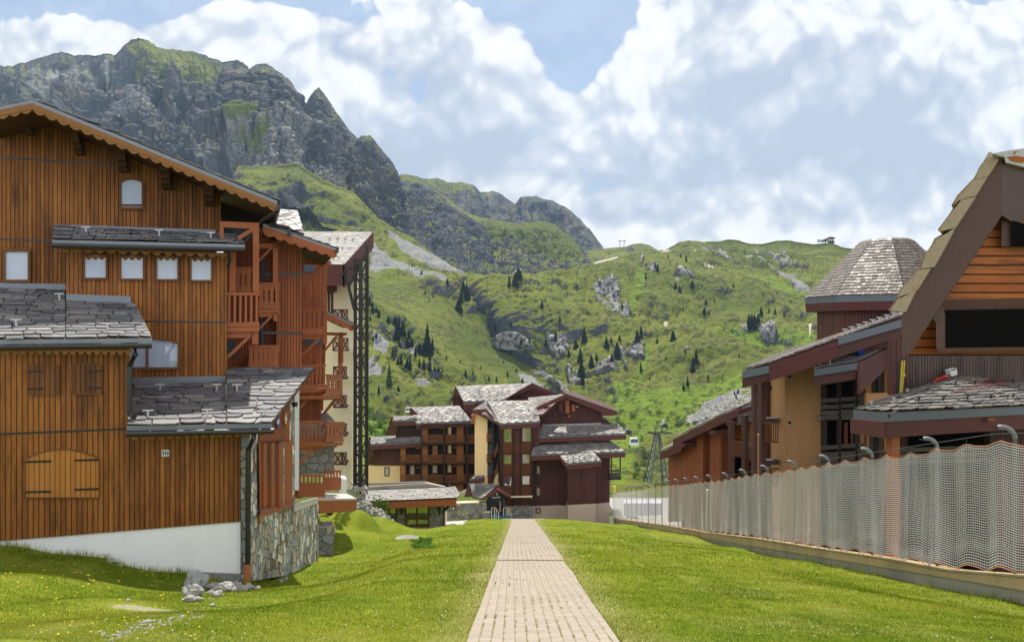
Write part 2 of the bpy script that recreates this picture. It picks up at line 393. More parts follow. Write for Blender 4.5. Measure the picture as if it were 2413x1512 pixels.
def guards(parent, A, B, C, D, uvs, mt, s=.28):  # snow guards standing on a roof
    n = (B-A).cross(D-A).normalized()
    if n.z < 0: n = -n
    for u, v in uvs:
        mb = MB(); p = lerp(lerp(A, B, u), lerp(D, C, u), v)+n*.05; d = (B-A).normalized()
        mb.beam(p, p+n*s, .04, .05); mb.beam(p+n*s-d*s*.7, p+n*s+d*s*.7, .05, .03)
        mb.beam(p-n*.02, p+((D-A).normalized()*s*.8)+n*.02, .05, .02)
        mb.build('snow_guard', mt, parent)
# ================================================================ camera, light, sky
cam = bpy.data.objects.new('camera', bpy.data.cameras.new('camera')); COL.objects.link(cam)
cam.data.sensor_width = 36; cam.data.lens = 36*F/2413; cam.data.clip_end = 20000; cam.data.clip_start = .1
cam.rotation_euler = (math.pi/2, 0, 0); cam.data.shift_y = (HY-756)/2413
S.camera = cam
SUN = V((-.02, .50, .866)).normalized()
sl = bpy.data.lights.new('sun', 'SUN'); sl.energy = 5.0; sl.angle = math.radians(.5); sl.color = (1, .95, .86)
so = bpy.data.objects.new('sun', sl); COL.objects.link(so); so.rotation_euler = SUN.to_track_quat('Z', 'Y').to_euler(); so.location = (0, 30, 60)
S.view_settings.view_transform = 'Standard'; S.view_settings.look = 'None'; S.view_settings.exposure = .28; S.view_settings.gamma = 1
W = bpy.data.worlds.new('World'); S.world = W; W.use_nodes = True
class WT(NT):
    def __init__(s): s.t = W.node_tree; s.t.nodes.clear()
w = WT()
sky = w.n('TexSky', sky_type='NISHITA', sun_disc=False, sun_elevation=math.asin(SUN.z), sun_rotation=math.atan2(SUN.x, SUN.y), altitude=2000., air_density=1., dust_density=1.2)
d = w.n('TexCoord').outputs['Generated']; sx = w.n('SeparateXYZ', {0: d})
ay = w.m_('MAXIMUM', w.m_('ABSOLUTE', sx.outputs[1]), .12)
u = w.m_('DIVIDE', sx.outputs[0], ay); v = w.m_('DIVIDE', sx.outputs[2], ay)     # gnomonic sky coordinates about north
p = w.n('CombineXYZ', {0: u, 1: v, 2: 0.}).outputs[0]
wn = w.n('TexNoise', {'Vector': p, 'Scale': 3.2, 'Detail': 4., 'Roughness': .55}, noise_dimensions='2D').outputs['Color']
pw = w.n('VectorMath', {0: p, 1: w.n('VectorMath', {0: w.n('VectorMath', {0: wn, 1: (.5, .5, .5)}, operation='SUBTRACT').outputs[0], 3: .10}, operation='SCALE').outputs[0]}, operation='ADD').outputs[0]
sw = w.n('SeparateXYZ', {0: pw}); uu, vv = sw.outputs[0], sw.outputs[1]
def noise2(vec, sc, det, ro): return w.n('TexNoise', {'Vector': vec, 'Scale': sc, 'Detail': det, 'Roughness': ro}, noise_dimensions='2D').outputs[0]
def blob(x, y, rx, ry, k=1.):
    a = w.m_('MULTIPLY', w.m_('SUBTRACT', uu, (x-CX)/F), F/rx); b = w.m_('MULTIPLY', w.m_('SUBTRACT', vv, (HY-y)/F), F/ry)
    e = w.m_('EXPONENT', w.m_('MULTIPLY', w.m_('ADD', w.m_('MULTIPLY', a, a), w.m_('MULTIPLY', b, b)), -1.))
    return w.m_('MULTIPLY', e, k)
def total(bs):
    r = bs[0]
    for b in bs[1:]: r = w.m_('ADD', r, b)
    return r
gap = total([blob(160, -10, 330, 70, 1.15), blob(560, -20, 200, 60, 1.0), blob(1330, 15, 128, 95, 1.6), blob(1322, 135, 46, 62, 1.1), blob(1180, -15, 100, 45, .8), blob(2330, -5, 150, 42, .75), blob(820, 20, 90, 40, .55)])
grey = total([blob(1900, 330, 430, 120, .8), blob(980, 350, 260, 75, .75), blob(1350, 250, 120, 70, .35), blob(2250, 470, 250, 80, .55), blob(1560, 500, 200, 60, .4), blob(1050, 190, 60, 60, .35), blob(1230, 240, 90, 45, .35), blob(90, 110, 200, 22, .1), blob(560, 100, 140, 60, .12), blob(2100, 250, 120, 100, .35)])
bill = w.n('TexVoronoi', {'Vector': pw, 'Scale': 9., 'Detail': 2., 'Roughness': .6, 'Lacunarity': 2.2}, feature='F1', voronoi_dimensions='2D').outputs[0]
bill = w.m_('SUBTRACT', .62, bill)
W.cycles.sampling_method = 'MANUAL'; W.cycles.sample_map_resolution = 256
fine = noise2(pw, 7.5, 6, .6)
offp = w.n('VectorMath', {0: pw, 1: (.004, .022, 0)}, operation='ADD').outputs[0]
fine2 = noise2(offp, 7.5, 6, .6)
def puff(vec, f): 
    a = w.n('TexVoronoi', {'Vector': vec, 'Scale': 9., 'Detail': 2., 'Roughness': .6, 'Lacunarity': 2.2}, feature='F1', voronoi_dimensions='2D').outputs[0]
    return w.m_('ADD', w.m_('MULTIPLY', w.m_('SUBTRACT', .62, a), .8), w.m_('MULTIPLY', f, .9))
rel = w.m_('SUBTRACT', puff(pw, fine), puff(offp, fine2))                       # lit from above
dens = w.m_('ADD', w.m_('SUBTRACT', .70, gap), w.m_('ADD', w.m_('MULTIPLY', bill, .6), w.m_('MULTIPLY', w.m_('SUBTRACT', fine, .5), .7)))
mask = w.sm(dens, .06, .26)
wisp = w.m_('MULTIPLY', noise2(w.map(pw, (1, 1.6, 1)), 3.1, 4, .6), .36)
mask = w.m_('MAXIMUM', mask, wisp)
sh = w.m_('ADD', w.m_('ADD', w.m_('MULTIPLY', grey, 1.0), w.m_('MULTIPLY', w.m_('SUBTRACT', noise2(pw, 2.6, 4, .6), .45), 1.9)), w.m_('ADD', w.m_('MULTIPLY', rel, -.85), w.m_('MULTIPLY', bill, -.55)))
sh = w.sm(sh, -.45, 1.12)
cc = w.ramp(sh, [(0., (1.03, 1.03, 1.03)), (.33, (.93, .94, .955)), (.6, (.70, .745, .82)), (1., (.50, .57, .70))])
behind = w.m_('MULTIPLY', w.sm(sx.outputs[1], .05, -.4), .75)  # unseen sky behind the viewer brightened to fill the shaded walls
gain = w.m_('SUBTRACT', w.m_('ADD', .86, behind), w.m_('MULTIPLY', w.sm(sx.outputs[2], .42, .8), .5))  # sky high overhead dimmed to deepen the shadows
skyc = w.n('VectorMath', {0: sky.outputs[0], 3: .1}, operation='SCALE').outputs[0]
skyc = w.mix(.55, skyc, (.54, .69, .92))
cl = w.mix(mask, skyc, cc)
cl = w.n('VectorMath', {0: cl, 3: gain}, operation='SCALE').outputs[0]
up = w.sm(sx.outputs[2], -.12, 0.)
cl = w.mix(up, (.2, .24, .12), cl)
bg = w.n('Background', {0: cl, 1: 1.0}).outputs[0]
w.n('OutputWorld', {0: bg})

# ================================================================ near ground: lawn, path, terrace
H0, SL = 1.65, .2216
FP = Pl2(2340, 18, 1447, 96)             # the plane of the net fence and of the retaining wall under it
def fx(Y): return 11.03+(Y-18)*(12.48-11.03)/78.0
def prof(pts):
    pp = sorted(((FP.p(c8(*a)).y, FP.p(c8(*a)).z) for a in pts))
    ys = [a for a, b in pp]; zs = [b for a, b in pp]
    s0 = (zs[1]-zs[0])/(ys[1]-ys[0])
    ys = [2.]+ys+[120.]; zs = [zs[0]+(2.-ys[1])*s0]+zs+[zs[-1]+(120-ys[-1])*(zs[-1]-zs[-3])/(ys[-1]-ys[-3])]
    return lambda Y: float(np.interp(Y, ys, zs)) if np.isscalar(Y) else np.interp(Y, ys, zs)
f_wallbot = prof([(85, 681), (200, 708), (500, 770), (870, 862), (1200, 925), (1600, 995), (2000, 1080), (2413, 1165)])
f_wallmid = prof([(85, 676), (200, 700), (500, 757), (870, 822), (1300, 892), (2000, 1005), (2413, 1075)])
f_netbot = prof([(85, 665), (400, 706), (600, 742), (900, 776), (1200, 824), (1600, 880), (1990, 950), (2413, 980)])
f_cable = prof([(100, 508), (250, 490), (400, 466), (700, 432), (900, 397), (1240, 345), (1470, 309), (1830, 256), (2250, 192), (2413, 186)])
f_nettop = prof([(100, 520), (250, 503), (400, 480), (700, 446), (900, 413), (1240, 364), (1470, 328), (1830, 284), (2250, 222), (2413, 222)])

P1 = Pl(565, 24.0); P2 = Pl(534, 29.0); P3 = Pl(519, 31.0); PE = Pl(534, 29.0); PBY = Pl(534, 28.2); PE1 = Pl(565, 23.4)
PS = Pl2(585, 24.0, 749, 33.0)
gp = []
def g(x, y, Y): a = at(x, y, Y); gp.append((a.x, a.y, a.z+H0+SL*a.y))
def gpl(pl, x, y): a = pl.p((x, y)); gp.append((a.x, a.y, a.z+H0+SL*a.y))
for Y in (4, 7, 10, 14, 18, 24, 30, 38, 46, 56, 66, 76, 84):
    gp.append((.3, Y, 0.)); gp.append((2.2, Y, 0.))
    if Y > 8: gp.append((-2.0, Y, -.02))
for Y in (16, 20, 26, 34, 44, 56, 70, 85): gp.append((fx(Y), Y, f_wallbot(Y)+H0+SL*Y)); gp.append((fx(Y)+6, Y, f_wallbot(Y)+H0+SL*Y))
for x, y in ((0, 1282), (200, 1306), (401, 1338), (451, 1352), (564, 1384)): gpl(P1, x, y)
for x, y in ((612, 1390), (680, 1356), (749, 1320)): gpl(PS, x, y)
for a in ((789, 1312, 37), (760, 1213, 44), (835, 1196, 52), (870, 1216, 60), (905, 1252, 70), (800, 1330, 33), (900, 1278, 50), (960, 1268, 55), (1010, 1255, 66), (940, 1255, 74), (1050, 1249, 78), (1000, 1254, 72), (890, 1262, 70), (0, 1512, 8), (300, 1512, 8.9), (0, 1350, 16.5), (330, 1408, 18.2), (450, 1392, 21), (600, 1440, 17.), (700, 1380, 25), (780, 1260, 41), (840, 1250, 46), (150, 1420, 13.5), (1100, 1236, 60)): g(*a)
gp += [(-14, 10, .5), (-20, 16, 1.0), (-22, 30, 1.), (-12, 40, .6), (-25, 60, 3.), (-18, 80, 1.), (-2.5, 2, 0), (4, 2, 0), (-8, 4, .3), (12, 5, 0), (10, 10, -.3), (7, 30, -.15), (8, 50, -.1), (6, 14, -.15)]
GP = np.array(gp)
def ground_z(X, Y):
    X = np.atleast_1d(np.asarray(X, float)); Y = np.atleast_1d(np.asarray(Y, float)); out = np.empty(len(X))
    for i in range(0, len(X), 20000):
        x = X[i:i+20000, None]; y = Y[i:i+20000, None]
        d2 = (x-GP[None, :, 0])**2+(.6*(y-GP[None, :, 1]))**2
        k = (d2+.9)**-1.7
        r = (k*GP[None, :, 2]).sum(1)/k.sum(1)
        out[i:i+20000] = r
    out = out-H0-SL*Y-np.maximum(0, Y-84)**1.3*.06
    P = np.stack([X, Y, np.zeros_like(X)], 1)
    return out+fbm(P, 2.6, 3, 3)*.03*np.clip(Y/10, .3, 1.5)+fbm(P, .5, 2, 9)*.006
def gz(x, y): return float(ground_z([x], [y])[0])
def gridmesh(name, X, Y, Z, mt, attrs=None, kind='structure', smooth=True, parent=None):
    n, m = X.shape; me = bpy.data.meshes.new(name)
    co = np.stack([X, Y, Z], -1).reshape(-1, 3)
    org = np.zeros(3) if parent else np.array([co[:, 0].mean(), co[:, 1].mean(), co[:, 2].min()])
    i = (np.arange(n-1)[:, None]*m+np.arange(m-1)[None]).reshape(-1); f = np.stack([i, i+1, i+m+1, i+m], 1)
    me.vertices.add(n*m); me.vertices.foreach_set('co', (co-org).ravel())
    me.loops.add(f.size); me.loops.foreach_set('vertex_index', f.ravel().astype(np.int32))
    me.polygons.add(len(f)); me.polygons.foreach_set('loop_start', np.arange(0, f.size, 4, dtype=np.int32)); me.polygons.foreach_set('loop_total', np.full(len(f), 4, np.int32))
    me.update(); me.validate()
    if smooth: me.polygons.foreach_set('use_smooth', np.ones(len(f), bool))
    for k, a in (attrs or {}).items():
        at_ = me.attributes.new(k, 'FLOAT', 'POINT'); at_.data.foreach_set('value', a.reshape(-1).astype(np.float32))
    me.materials.append(mt)
    o = bpy.data.objects.new(name, me); COL.objects.link(o); o.location = org
    if kind: o['kind'] = kind
    return o
def pathx(Y):                            # left and right edge of the paved path at distance Y
    ly = [0, 9.3, 22.8, 60, 90]; k = [(1101-CX)/F*9.3, (1101-CX)/F*9.3, (1172-CX)/F*22.8, -.12, (1206.6-CX)/F*84]
    ry = [0, 9.3, 22.6, 23.2, 30, 42, 84, 90]; r = [(1457-CX)/F*9.3, (1457-CX)/F*9.3, (1328-CX)/F*22.6, (1327-CX)/F*23.2, (1306-CX)/F*30, (1284-CX)/F*42, (1258-CX)/F*84, (1257-CX)/F*90]
    return np.interp(Y, ly, k), np.interp(Y, ry, r)
t = NT('lawn_turf'); ps = t.pos
n1 = t.noise(ps, .35, 5, .6); n2 = t.noise(ps, 2.2, 5, .6); n3 = t.noise(t.map(ps, (1, .35, 1)), 38., 4, .7); n4 = t.noise(ps, 9., 4, .6)
col = t.mix(t.sm(n1, .35, .65), (.135, .185, .012), (.25, .27, .028))
col = t.mix(t.m_('MULTIPLY', t.sm(n2, .5, .75), .7), col, (.35, .325, .06))
col = t.mix(t.m_('MULTIPLY', t.sm(n4, .5, .7), .35), col, (.07, .15, .012))
wv = t.noise(t.map(ps, (1.5, .05, 1), (0, 0, -.03)), 1., 3, .5); col = t.mix(t.m_('MULTIPLY', t.sm(wv, .55, .68), .4), col, (.30, .33, .08))
dry = t.n('Attribute', attribute_name='dry').outputs['Fac']
col = t.mix(t.m_('MULTIPLY', dry, t.sm(t.m_('ADD', n4, t.m_('MULTIPLY', dry, .2)), .35, .65)), col, (.34, .29, .12))
col = t.mix(t.sm(t.n('Attribute', attribute_name='bare').outputs['Fac'], .45, .75), col, t.mix(n4, (.34, .27, .18), (.5, .45, .36)))
col = t.mix(t.m_('MULTIPLY', t.sm(n3, .35, .7), .75), col, (.06, .105, .008))
M_LAWN = t.pbr(col, .95, .04, t.bump(t.m_('ADD', n3, n4), .6, .05))
xs = np.concatenate([np.linspace(-46, -15, 40), np.linspace(-14.8, 15, 200), np.linspace(15.4, 40, 30)])
ys = 3+137*np.linspace(0, 1, 330)**1.8
XX, YY = np.meshgrid(xs, ys)
ZZ = ground_z(XX.ravel(), YY.ravel()).reshape(XX.shape)
wall_drop = np.where(XX > fx(YY)+.35, -1.5, 0.)
l_, r_ = pathx(YY); inp = sstep(.02, -.12, np.maximum(l_-XX, XX-r_))
ZZ = ZZ+wall_drop-inp*.05
dd = np.minimum(np.abs(XX-l_), np.abs(XX-r_))
P_ = np.stack([XX.ravel(), YY.ravel(), 0*XX.ravel()], 1)
dry = np.clip(np.exp(-(dd/.55)**2)*.75+sstep(.15, .6, fbm(P_, 2.2, 3, 40).reshape(XX.shape))*.35*(XX > -6), 0, 1)
ba = at(350, 1455, 13.8); bare = np.exp(-(((XX-ba.x+.35*(YY-ba.y))/1.4)**2+((YY-ba.y)/.7)**2))*.8+fbm(P_, .4, 4, 77).reshape(XX.shape)*.38
gridmesh('lawn', XX, YY, ZZ, M_LAWN, {'dry': dry, 'bare': bare})

t = NT('path_pavers'); uv = t.uv; br = t.n('TexBrick', {'Vector': uv, 'Color1': (.335, .28, .225), 'Color2': (.415, .355, .29), 'Mortar': (.22, .185, .125), 'Scale': 1., 'Mortar Size': .005, 'Mortar Smooth': .3, 'Brick Width': .142, 'Row Height': .085, 'Bias': 0.}, offset=0.)
n = t.noise(t.pos, 30., 5, .6); n2 = t.noise(t.pos, 1.3, 5, .6); n4 = t.noise(t.pos, 11., 3)
col = t.mix(t.m_('MULTIPLY', t.sm(n, .4, .7), .3), br.outputs[0], (.22, .185, .155)); col = t.mix(t.m_('MULTIPLY', t.sm(n2, .4, .7), .35), col, (.29, .25, .21))
col = t.mix(t.m_('MULTIPLY', br.outputs[1], t.sm(n4, .5, .58)), col, (.12, .17, .02))
M_PAVE = t.pbr(col, .85, .2, t.bump(t.m_('SUBTRACT', t.m_('MULTIPLY', n, .2), br.outputs[1]), .7, .02))
def ribbon(name, Ys, fl, fr_, zoff, mt, nx=8, th=.05):
    mb = MB(); vs = []
    for Y in Ys:
        a, b = fl(Y), fr_(Y)
        for j in range(nx+1): x = a+(b-a)*j/nx; vs.append((x, Y, 0))
    z = ground_z([a[0] for a in vs], [a[1] for a in vs])
    sm_ = []
    for i in range(len(Ys)):             # level across the paving
        row = z[i*(nx+1):(i+1)*(nx+1)]; sm_ += [row.mean()*.7+r*.3 for r in row]
    vs = [(a[0], a[1], s+zoff) for a, s in zip(vs, sm_)]
    k = nx+1; m = len(Ys)
    fs = [(i*k+j, i*k+j+1, (i+1)*k+j+1, (i+1)*k+j) for i in range(m-1) for j in range(nx)]
    mb.add(vs, fs)
    lo = [(a[0], a[1], a[2]-th-.1) for a in vs]
    for i in range(m-1):
        for j in (0, nx): mb.add([vs[i*k+j], vs[(i+1)*k+j], lo[(i+1)*k+j], lo[i*k+j]], [(0, 1, 2, 3)])
    for i in (0, m-1): mb.add([vs[i*k], vs[i*k+nx], lo[i*k+nx], lo[i*k]], [(0, 1, 2, 3)])
    o = mb.build(name, mt, None); o['kind'] = 'structure'
    L = o.data.uv_layers[0].data
    for p_ in o.data.polygons:
        for li in p_.loop_indices:
            c = mb.v[o.data.loops[li].vertex_index]; L[li].uv = (c[0]-pathx(9.)[0], c[1]*1.024)
    return o
ribbon('path', [3+i*.4 for i in range(48)]+[22.45], lambda Y: pathx(Y)[0], lambda Y: pathx(Y)[1], .035, M_PAVE)
ribbon('path', [22.8+i*.6 for i in range(104)], lambda Y: pathx(Y)[0], lambda Y: pathx(Y)[1], .03, M_PAVE)
LBV = BVHTree.FromPolygons([tuple(a) for a in np.stack([XX.ravel(), YY.ravel(), ZZ.ravel()], 1)], [(i*XX.shape[1]+j, i*XX.shape[1]+j+1, (i+1)*XX.shape[1]+j+1, (i+1)*XX.shape[1]+j) for i in range(XX.shape[0]-1) for j in range(XX.shape[1]-1)])
# paved level behind the retaining wall
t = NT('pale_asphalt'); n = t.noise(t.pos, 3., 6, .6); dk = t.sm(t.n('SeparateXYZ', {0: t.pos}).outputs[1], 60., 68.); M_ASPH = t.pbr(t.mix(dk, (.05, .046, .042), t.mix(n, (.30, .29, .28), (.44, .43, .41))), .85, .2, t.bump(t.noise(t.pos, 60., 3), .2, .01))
ys = np.concatenate([np.linspace(8, 110, 60)]); ts = np.linspace(0, 1, 14)
YY, TT = np.meshgrid(ys, ts, indexing='ij'); XX = fx(YY)+.32+TT*45
ZZ = f_netbot(YY)-np.interp(YY, [8, 55, 64, 74, 110], [2.4, 2.4, 1.2, .15, .1])+TT*0
gridmesh('terrace', XX, YY, ZZ, M_ASPH)

# ================================================================ mountains
def gnoise_grid(A, k):                   # smooth an array k times along both axes
    for _ in range(k):
        A = np.concatenate([A[:1], A, A[-1:]]); A = (A[:-2]+2*A[1:-1]+A[2:])/4
        A = np.concatenate([A[:, :1], A, A[:, -1:]], 1); A = (A[:, :-2]+2*A[:, 1:-1]+A[:, 2:])/4
    return A
def normals(X, Y, Z):
    P = np.stack([X, Y, Z], -1); a = np.gradient(P, axis=1); b = np.gradient(P, axis=0)
    n = np.cross(a, b); n /= np.linalg.norm(n, axis=-1, keepdims=True)+1e-9
    return np.where(n[..., 2:3] < 0, -n, n) if False else n*np.sign((n[..., 1:2]*-1+n[..., 2:3])+1e-9)
def polymask(x, y, pts):
    ins = np.zeros(x.shape, bool); j = len(pts)-1
    for i in range(len(pts)):
        xi, yi = pts[i]; xj, yj = pts[j]
        c = ((yi > y) != (yj > y)) & (x < (xj-xi)*(y-yi)/((yj-yi)+1e-9)+xi); ins ^= c; j = i
    return ins
t = NT('alpine_ground'); ps = t.pos
A = lambda k: t.n('Attribute', attribute_name=k).outputs['Fac']
big = t.noise(ps, .006, 5, .6); md = t.noise(ps, .035, 6, .65); fn = t.noise(ps, .17, 6, .7); ff = t.noise(ps, .6, 4, .7)
g1 = t.mix(t.sm(big, .36, .62), (.095, .122, .016), (.165, .185, .026)); g1 = t.mix(t.m_('MULTIPLY', t.sm(md, .46, .66), .6), g1, (.17, .145, .045))
g1 = t.mix(t.sm(A('lush'), .2, .8), g1, t.mix(md, (.125, .195, .016), (.18, .245, .028)))
g1 = t.mix(t.m_('MULTIPLY', t.sm(t.m_('ADD', t.m_('MULTIPLY', fn, .7), t.m_('MULTIPLY', md, .3)), .49, .57), .8), g1, (.034, .052, .014))
g1 = t.mix(t.m_('MULTIPLY', t.sm(ff, .60, .70), .5), g1, (.30, .29, .20))
strat = t.noise(t.map(ps, (1, .5, .2), (.0, .55, 0)), .03, 9, .74)
rk = t.ramp(strat, [(.30, (.014, .018, .029)), (.46, (.040, .048, .068)), (.60, (.095, .098, .108)), (.72, (.32, .315, .305))])  # rock streaks, with lit and shadowed contrast painted into the tones
rk = t.mix(t.m_('MULTIPLY', t.sm(t.noise(ps, .012, 4), .5, .68), .5), rk, (.16, .115, .085))
rk = t.mix(t.m_('MULTIPLY', t.sm(fn, .5, .66), .5), rk, (.05, .052, .055))
rk = t.mix(t.m_('MULTIPLY', t.sm(A('pale'), .2, .9), t.sm(fn, .62, .42)), rk, (.40, .39, .37))
rf = t.m_('ADD', A('rock'), t.m_('ADD', t.m_('MULTIPLY', t.m_('SUBTRACT', md, .5), 1.7), t.m_('MULTIPLY', t.m_('SUBTRACT', fn, .5), 1.2)))
col = t.mix(t.sm(rf, .40, .60), g1, rk)
sc = t.mix(t.sm(ff, .35, .65), (.16, .16, .155), (.34, .335, .32)); sc = t.mix(t.m_('MULTIPLY', t.sm(fn, .55, .7), .45), sc, (.2, .2, .17))
sf = t.m_('ADD', A('scree'), t.m_('ADD', t.m_('MULTIPLY', t.m_('SUBTRACT', md, .5), 1.5), t.m_('MULTIPLY', t.m_('SUBTRACT', fn, .5), 1.6)))
col = t.mix(t.sm(sf, .45, .6), col, sc)
pf = t.sm(t.m_('ADD', A('trail'), t.m_('MULTIPLY', t.m_('SUBTRACT', fn, .5), .6)), .4, .6)
col = t.mix(pf, col, (.52, .47, .40))
hh = t.m_('ADD', t.m_('MULTIPLY', md, 1.2), t.m_('ADD', t.m_('MULTIPLY', fn, .5), t.m_('MULTIPLY', ff, .14)))
M_ALP = t.pbr(col, .9, .1, t.bump(t.m_('ADD', hh, t.m_('MULTIPLY', strat, t.m_('MULTIPLY', A('rock'), 1.5))), .95, 6.))

def finish(name, X, Y, Z, PX, PY, rockbias, amp, scales, scree=(), lush=(), trail=(), pale=(), rocks=(), seed=0, clip=None, grass=(), slope=(.55, .8), cliffy=0., calm=None, smooth=()):
    n = normals(X, Y, Z); sh = X.shape
    P = np.stack([X.ravel(), Y.ravel(), Z.ravel()], 1)
    dsp = 0
    for (s, a, kind) in scales:
        Pn = np.stack([P[:, 0]+P[:, 2]*.5+.25*s*fbm(P, s*1.5, 3, seed+2), P[:, 1]*.22, P[:, 2]*.22], 1) if kind == 2 else P
        dsp = dsp+a*fbm(Pn, s, 5, seed+int(s), .55, kind >= 1)
    dsp = dsp.reshape(sh); dsp = dsp-(dsp.mean() if cliffy == 0 else 0)
    M = lambda polys, w_: np.clip(sum(gnoise_grid(polymask(PX, PY, pl).astype(float), w_) for pl in polys), 0, 1) if polys else np.zeros(sh)
    out = M(rocks, 2)*sstep(-.30, .18, fbm(P*np.array([1, .6, .6]), 24., 4, seed+31, .6).reshape(sh)); dsp = dsp*(1-.7*M(smooth, 10))
    oc = (1-.8*M(smooth, 10))*sstep(.12, .42, fbm(P*np.array([1, 1, .6]), 60., 4, seed+5, .55, True).reshape(sh))*sstep(-.1, .3, fbm(P, 190., 3, seed+8).reshape(sh)+out*.7)
    dsp = dsp+(oc+out*.45)*cliffy*(fbm(np.stack([P[:, 0]+.5*P[:, 2], P[:, 1]*.8, P[:, 2]*.6], 1), 17., 4, seed+3, .6, True).reshape(sh)+.35)
    if clip is not None: dsp = dsp*clip
    X, Y, Z = X+n[..., 0]*dsp, Y+n[..., 1]*dsp, Z+n[..., 2]*dsp
    n2 = normals(X, Y, Z); st = (1-n2[..., 2])*(1 if calm is None else calm)
    rock = sstep(slope[0], slope[1], st)*.8+rockbias+oc*.30*(cliffy > 0)+out*.50-M(grass, 4)*.8
    o = gridmesh(name, X, Y, Z, M_ALP, {'rock': rock, 'scree': M(scree, 6)*.92, 'lush': M(lush, 14), 'trail': M(trail, 1), 'pale': M(pale, 3)*(1 if cliffy else .55)})
    return o, (X, Y, Z)
def ridge(name, top, bot, nx, ny, bulge=.0, back=(300, .9), jag=3., **k):
    """A mountain face between its skyline and its foot, each a line of (column, row, distance); behind the skyline the far side falls away."""
    xs = np.linspace(top[0][0], top[-1][0], nx)
    T = np.array(top, float); Bm = np.array(bot, float)
    ty = np.interp(xs, T[:, 0], T[:, 1]); tY = np.interp(xs, T[:, 0], T[:, 2]); by = np.interp(xs, Bm[:, 0], Bm[:, 1]); bY = np.interp(xs, Bm[:, 0], Bm[:, 2])
    zz = np.zeros_like(xs)
    ty = ty+jag*fbm(np.stack([xs, zz, zz], 1), 26., 5, k.get('seed', 0)+50, .65)
    v = np.linspace(0, 1, ny)[:, None]
    Zt = (HY-ty)/F*tY; Zb = (HY-by)/F*bY; Xt = (xs-CX)/F*tY; Xb = (xs-CX)/F*bY
    vz = v**(1+bulge)
    X = Xb+(Xt-Xb)*v; Y = bY+(tY-bY)*v; Z = Zb+(Zt-Zb)*vz
    PX = X/Y*F+CX; PY = HY-Z/Y*F
    m = 14; e = np.linspace(0, 1, m+1)[1:, None]
    X = np.concatenate([X, Xt*(1+e*back[0]/tY)]); Y = np.concatenate([Y, tY+e*back[0]]); Z = np.concatenate([Z, Zt-e*back[0]*back[1]])
    PX = np.concatenate([PX, np.repeat(xs[None], m, 0)]); PY = np.concatenate([PY, np.repeat(ty[None]-1, m, 0)])
    ed = sstep(0, .05, np.linspace(0, 1, nx))*sstep(1, .9, np.linspace(0, 1, nx))
    cl = np.concatenate([(sstep(1.0, .8, v)*.93+.07)*ed[None], np.full((m, nx), .05)])
    return finish(name, X, Y, Z, PX, PY, clip=cl, **k)
ridge('mountain', [(-160, 170, 2300), (0, 152, 2300), (25, 156, 2290), (60, 149, 2280), (100, 133, 2250), (140, 121, 2250), (180, 128, 2250), (215, 131, 2200), (240, 124, 2200), (270, 126, 2200), (285, 108, 2200), (305, 94, 2200), (325, 87, 2200), (345, 95, 2200), (370, 114, 2200), (410, 119, 2200), (450, 121, 2180), (490, 133, 2150), (530, 145, 2130), (555, 140, 2120), (585, 161, 2100), (600, 152, 2100), (625, 150, 2090), (645, 163, 2080), (670, 180, 2060), (690, 200, 2040), (703, 222, 2030), (715, 250, 2000), (760, 330, 1960), (800, 420, 1900)],
      [(-160, 640, 1150), (300, 560, 1150), (500, 520, 1180), (650, 560, 1150), (720, 540, 1180), (800, 540, 1180)], 430, 260, .25, jag=7., rockbias=.52, amp=1, seed=1,
      scales=[(460, 75, 1), (170, 115, 2), (64, 42, 2), (34, 13, 1), (14, 5, 1)], slope=(.22, .5),
      grass=[[(285, 110), (330, 88), (450, 122), (520, 160), (560, 210), (500, 220), (420, 170), (330, 150)], [(340, 190), (380, 220), (410, 262), (370, 250), (330, 215)], [(520, 320), (600, 330), (640, 370), (620, 400), (560, 370)]],
      scree=[[(232, 140), (256, 135), (240, 190), (230, 205), (238, 165)], [(95, 160), (140, 150), (120, 200), (100, 235), (90, 240), (110, 190)], [(395, 235), (420, 250), (405, 268)]],
      pale=[[(520, 350), (700, 340), (700, 440), (640, 470), (560, 430)], [(240, 210), (330, 300), (420, 320), (330, 240), (270, 190)], [(60, 160), (210, 140), (200, 200), (80, 230)]])
ridge('mountain', [(655, 340, 1900), (690, 288, 1830), (705, 258, 1800), (716, 250, 1790), (725, 236, 1780), (733, 222, 1770), (741, 212, 1760), (752, 206, 1760), (765, 222, 1760), (775, 238, 1760), (790, 262, 1760), (808, 288, 1750), (822, 306, 1740), (835, 318, 1730), (848, 330, 1720), (870, 380, 1700), (890, 440, 1650)],
      [(655, 440, 1460), (700, 480, 1400), (760, 520, 1350), (800, 530, 1320), (850, 530, 1300), (890, 530, 1300)], 220, 200, .1, jag=6., rockbias=.55, amp=1, seed=4, scales=[(160, 14, 1), (80, 26, 2), (26, 11, 2), (22, 7, 1), (9, 3, 1)], slope=(.3, .55),
      pale=[[(700, 390), (760, 380), (850, 440), (800, 470)]])
ridge('mountain', [(828, 345, 1560), (842, 328, 1540), (852, 321, 1530), (872, 320, 1520), (885, 335, 1510), (905, 360, 1490), (925, 382, 1480), (938, 405, 1470), (946, 432, 1460), (952, 470, 1450), (958, 505, 1440), (966, 545, 1420)],
      [(828, 500, 1330), (850, 520, 1310), (890, 570, 1270), (930, 600, 1250), (966, 610, 1250)], 170, 200, .0, jag=5., rockbias=.55, amp=1, seed=6, scales=[(120, 9, 1), (55, 20, 2), (18, 9, 2), (16, 5, 1), (7, 2.5, 1)], slope=(.35, .6))
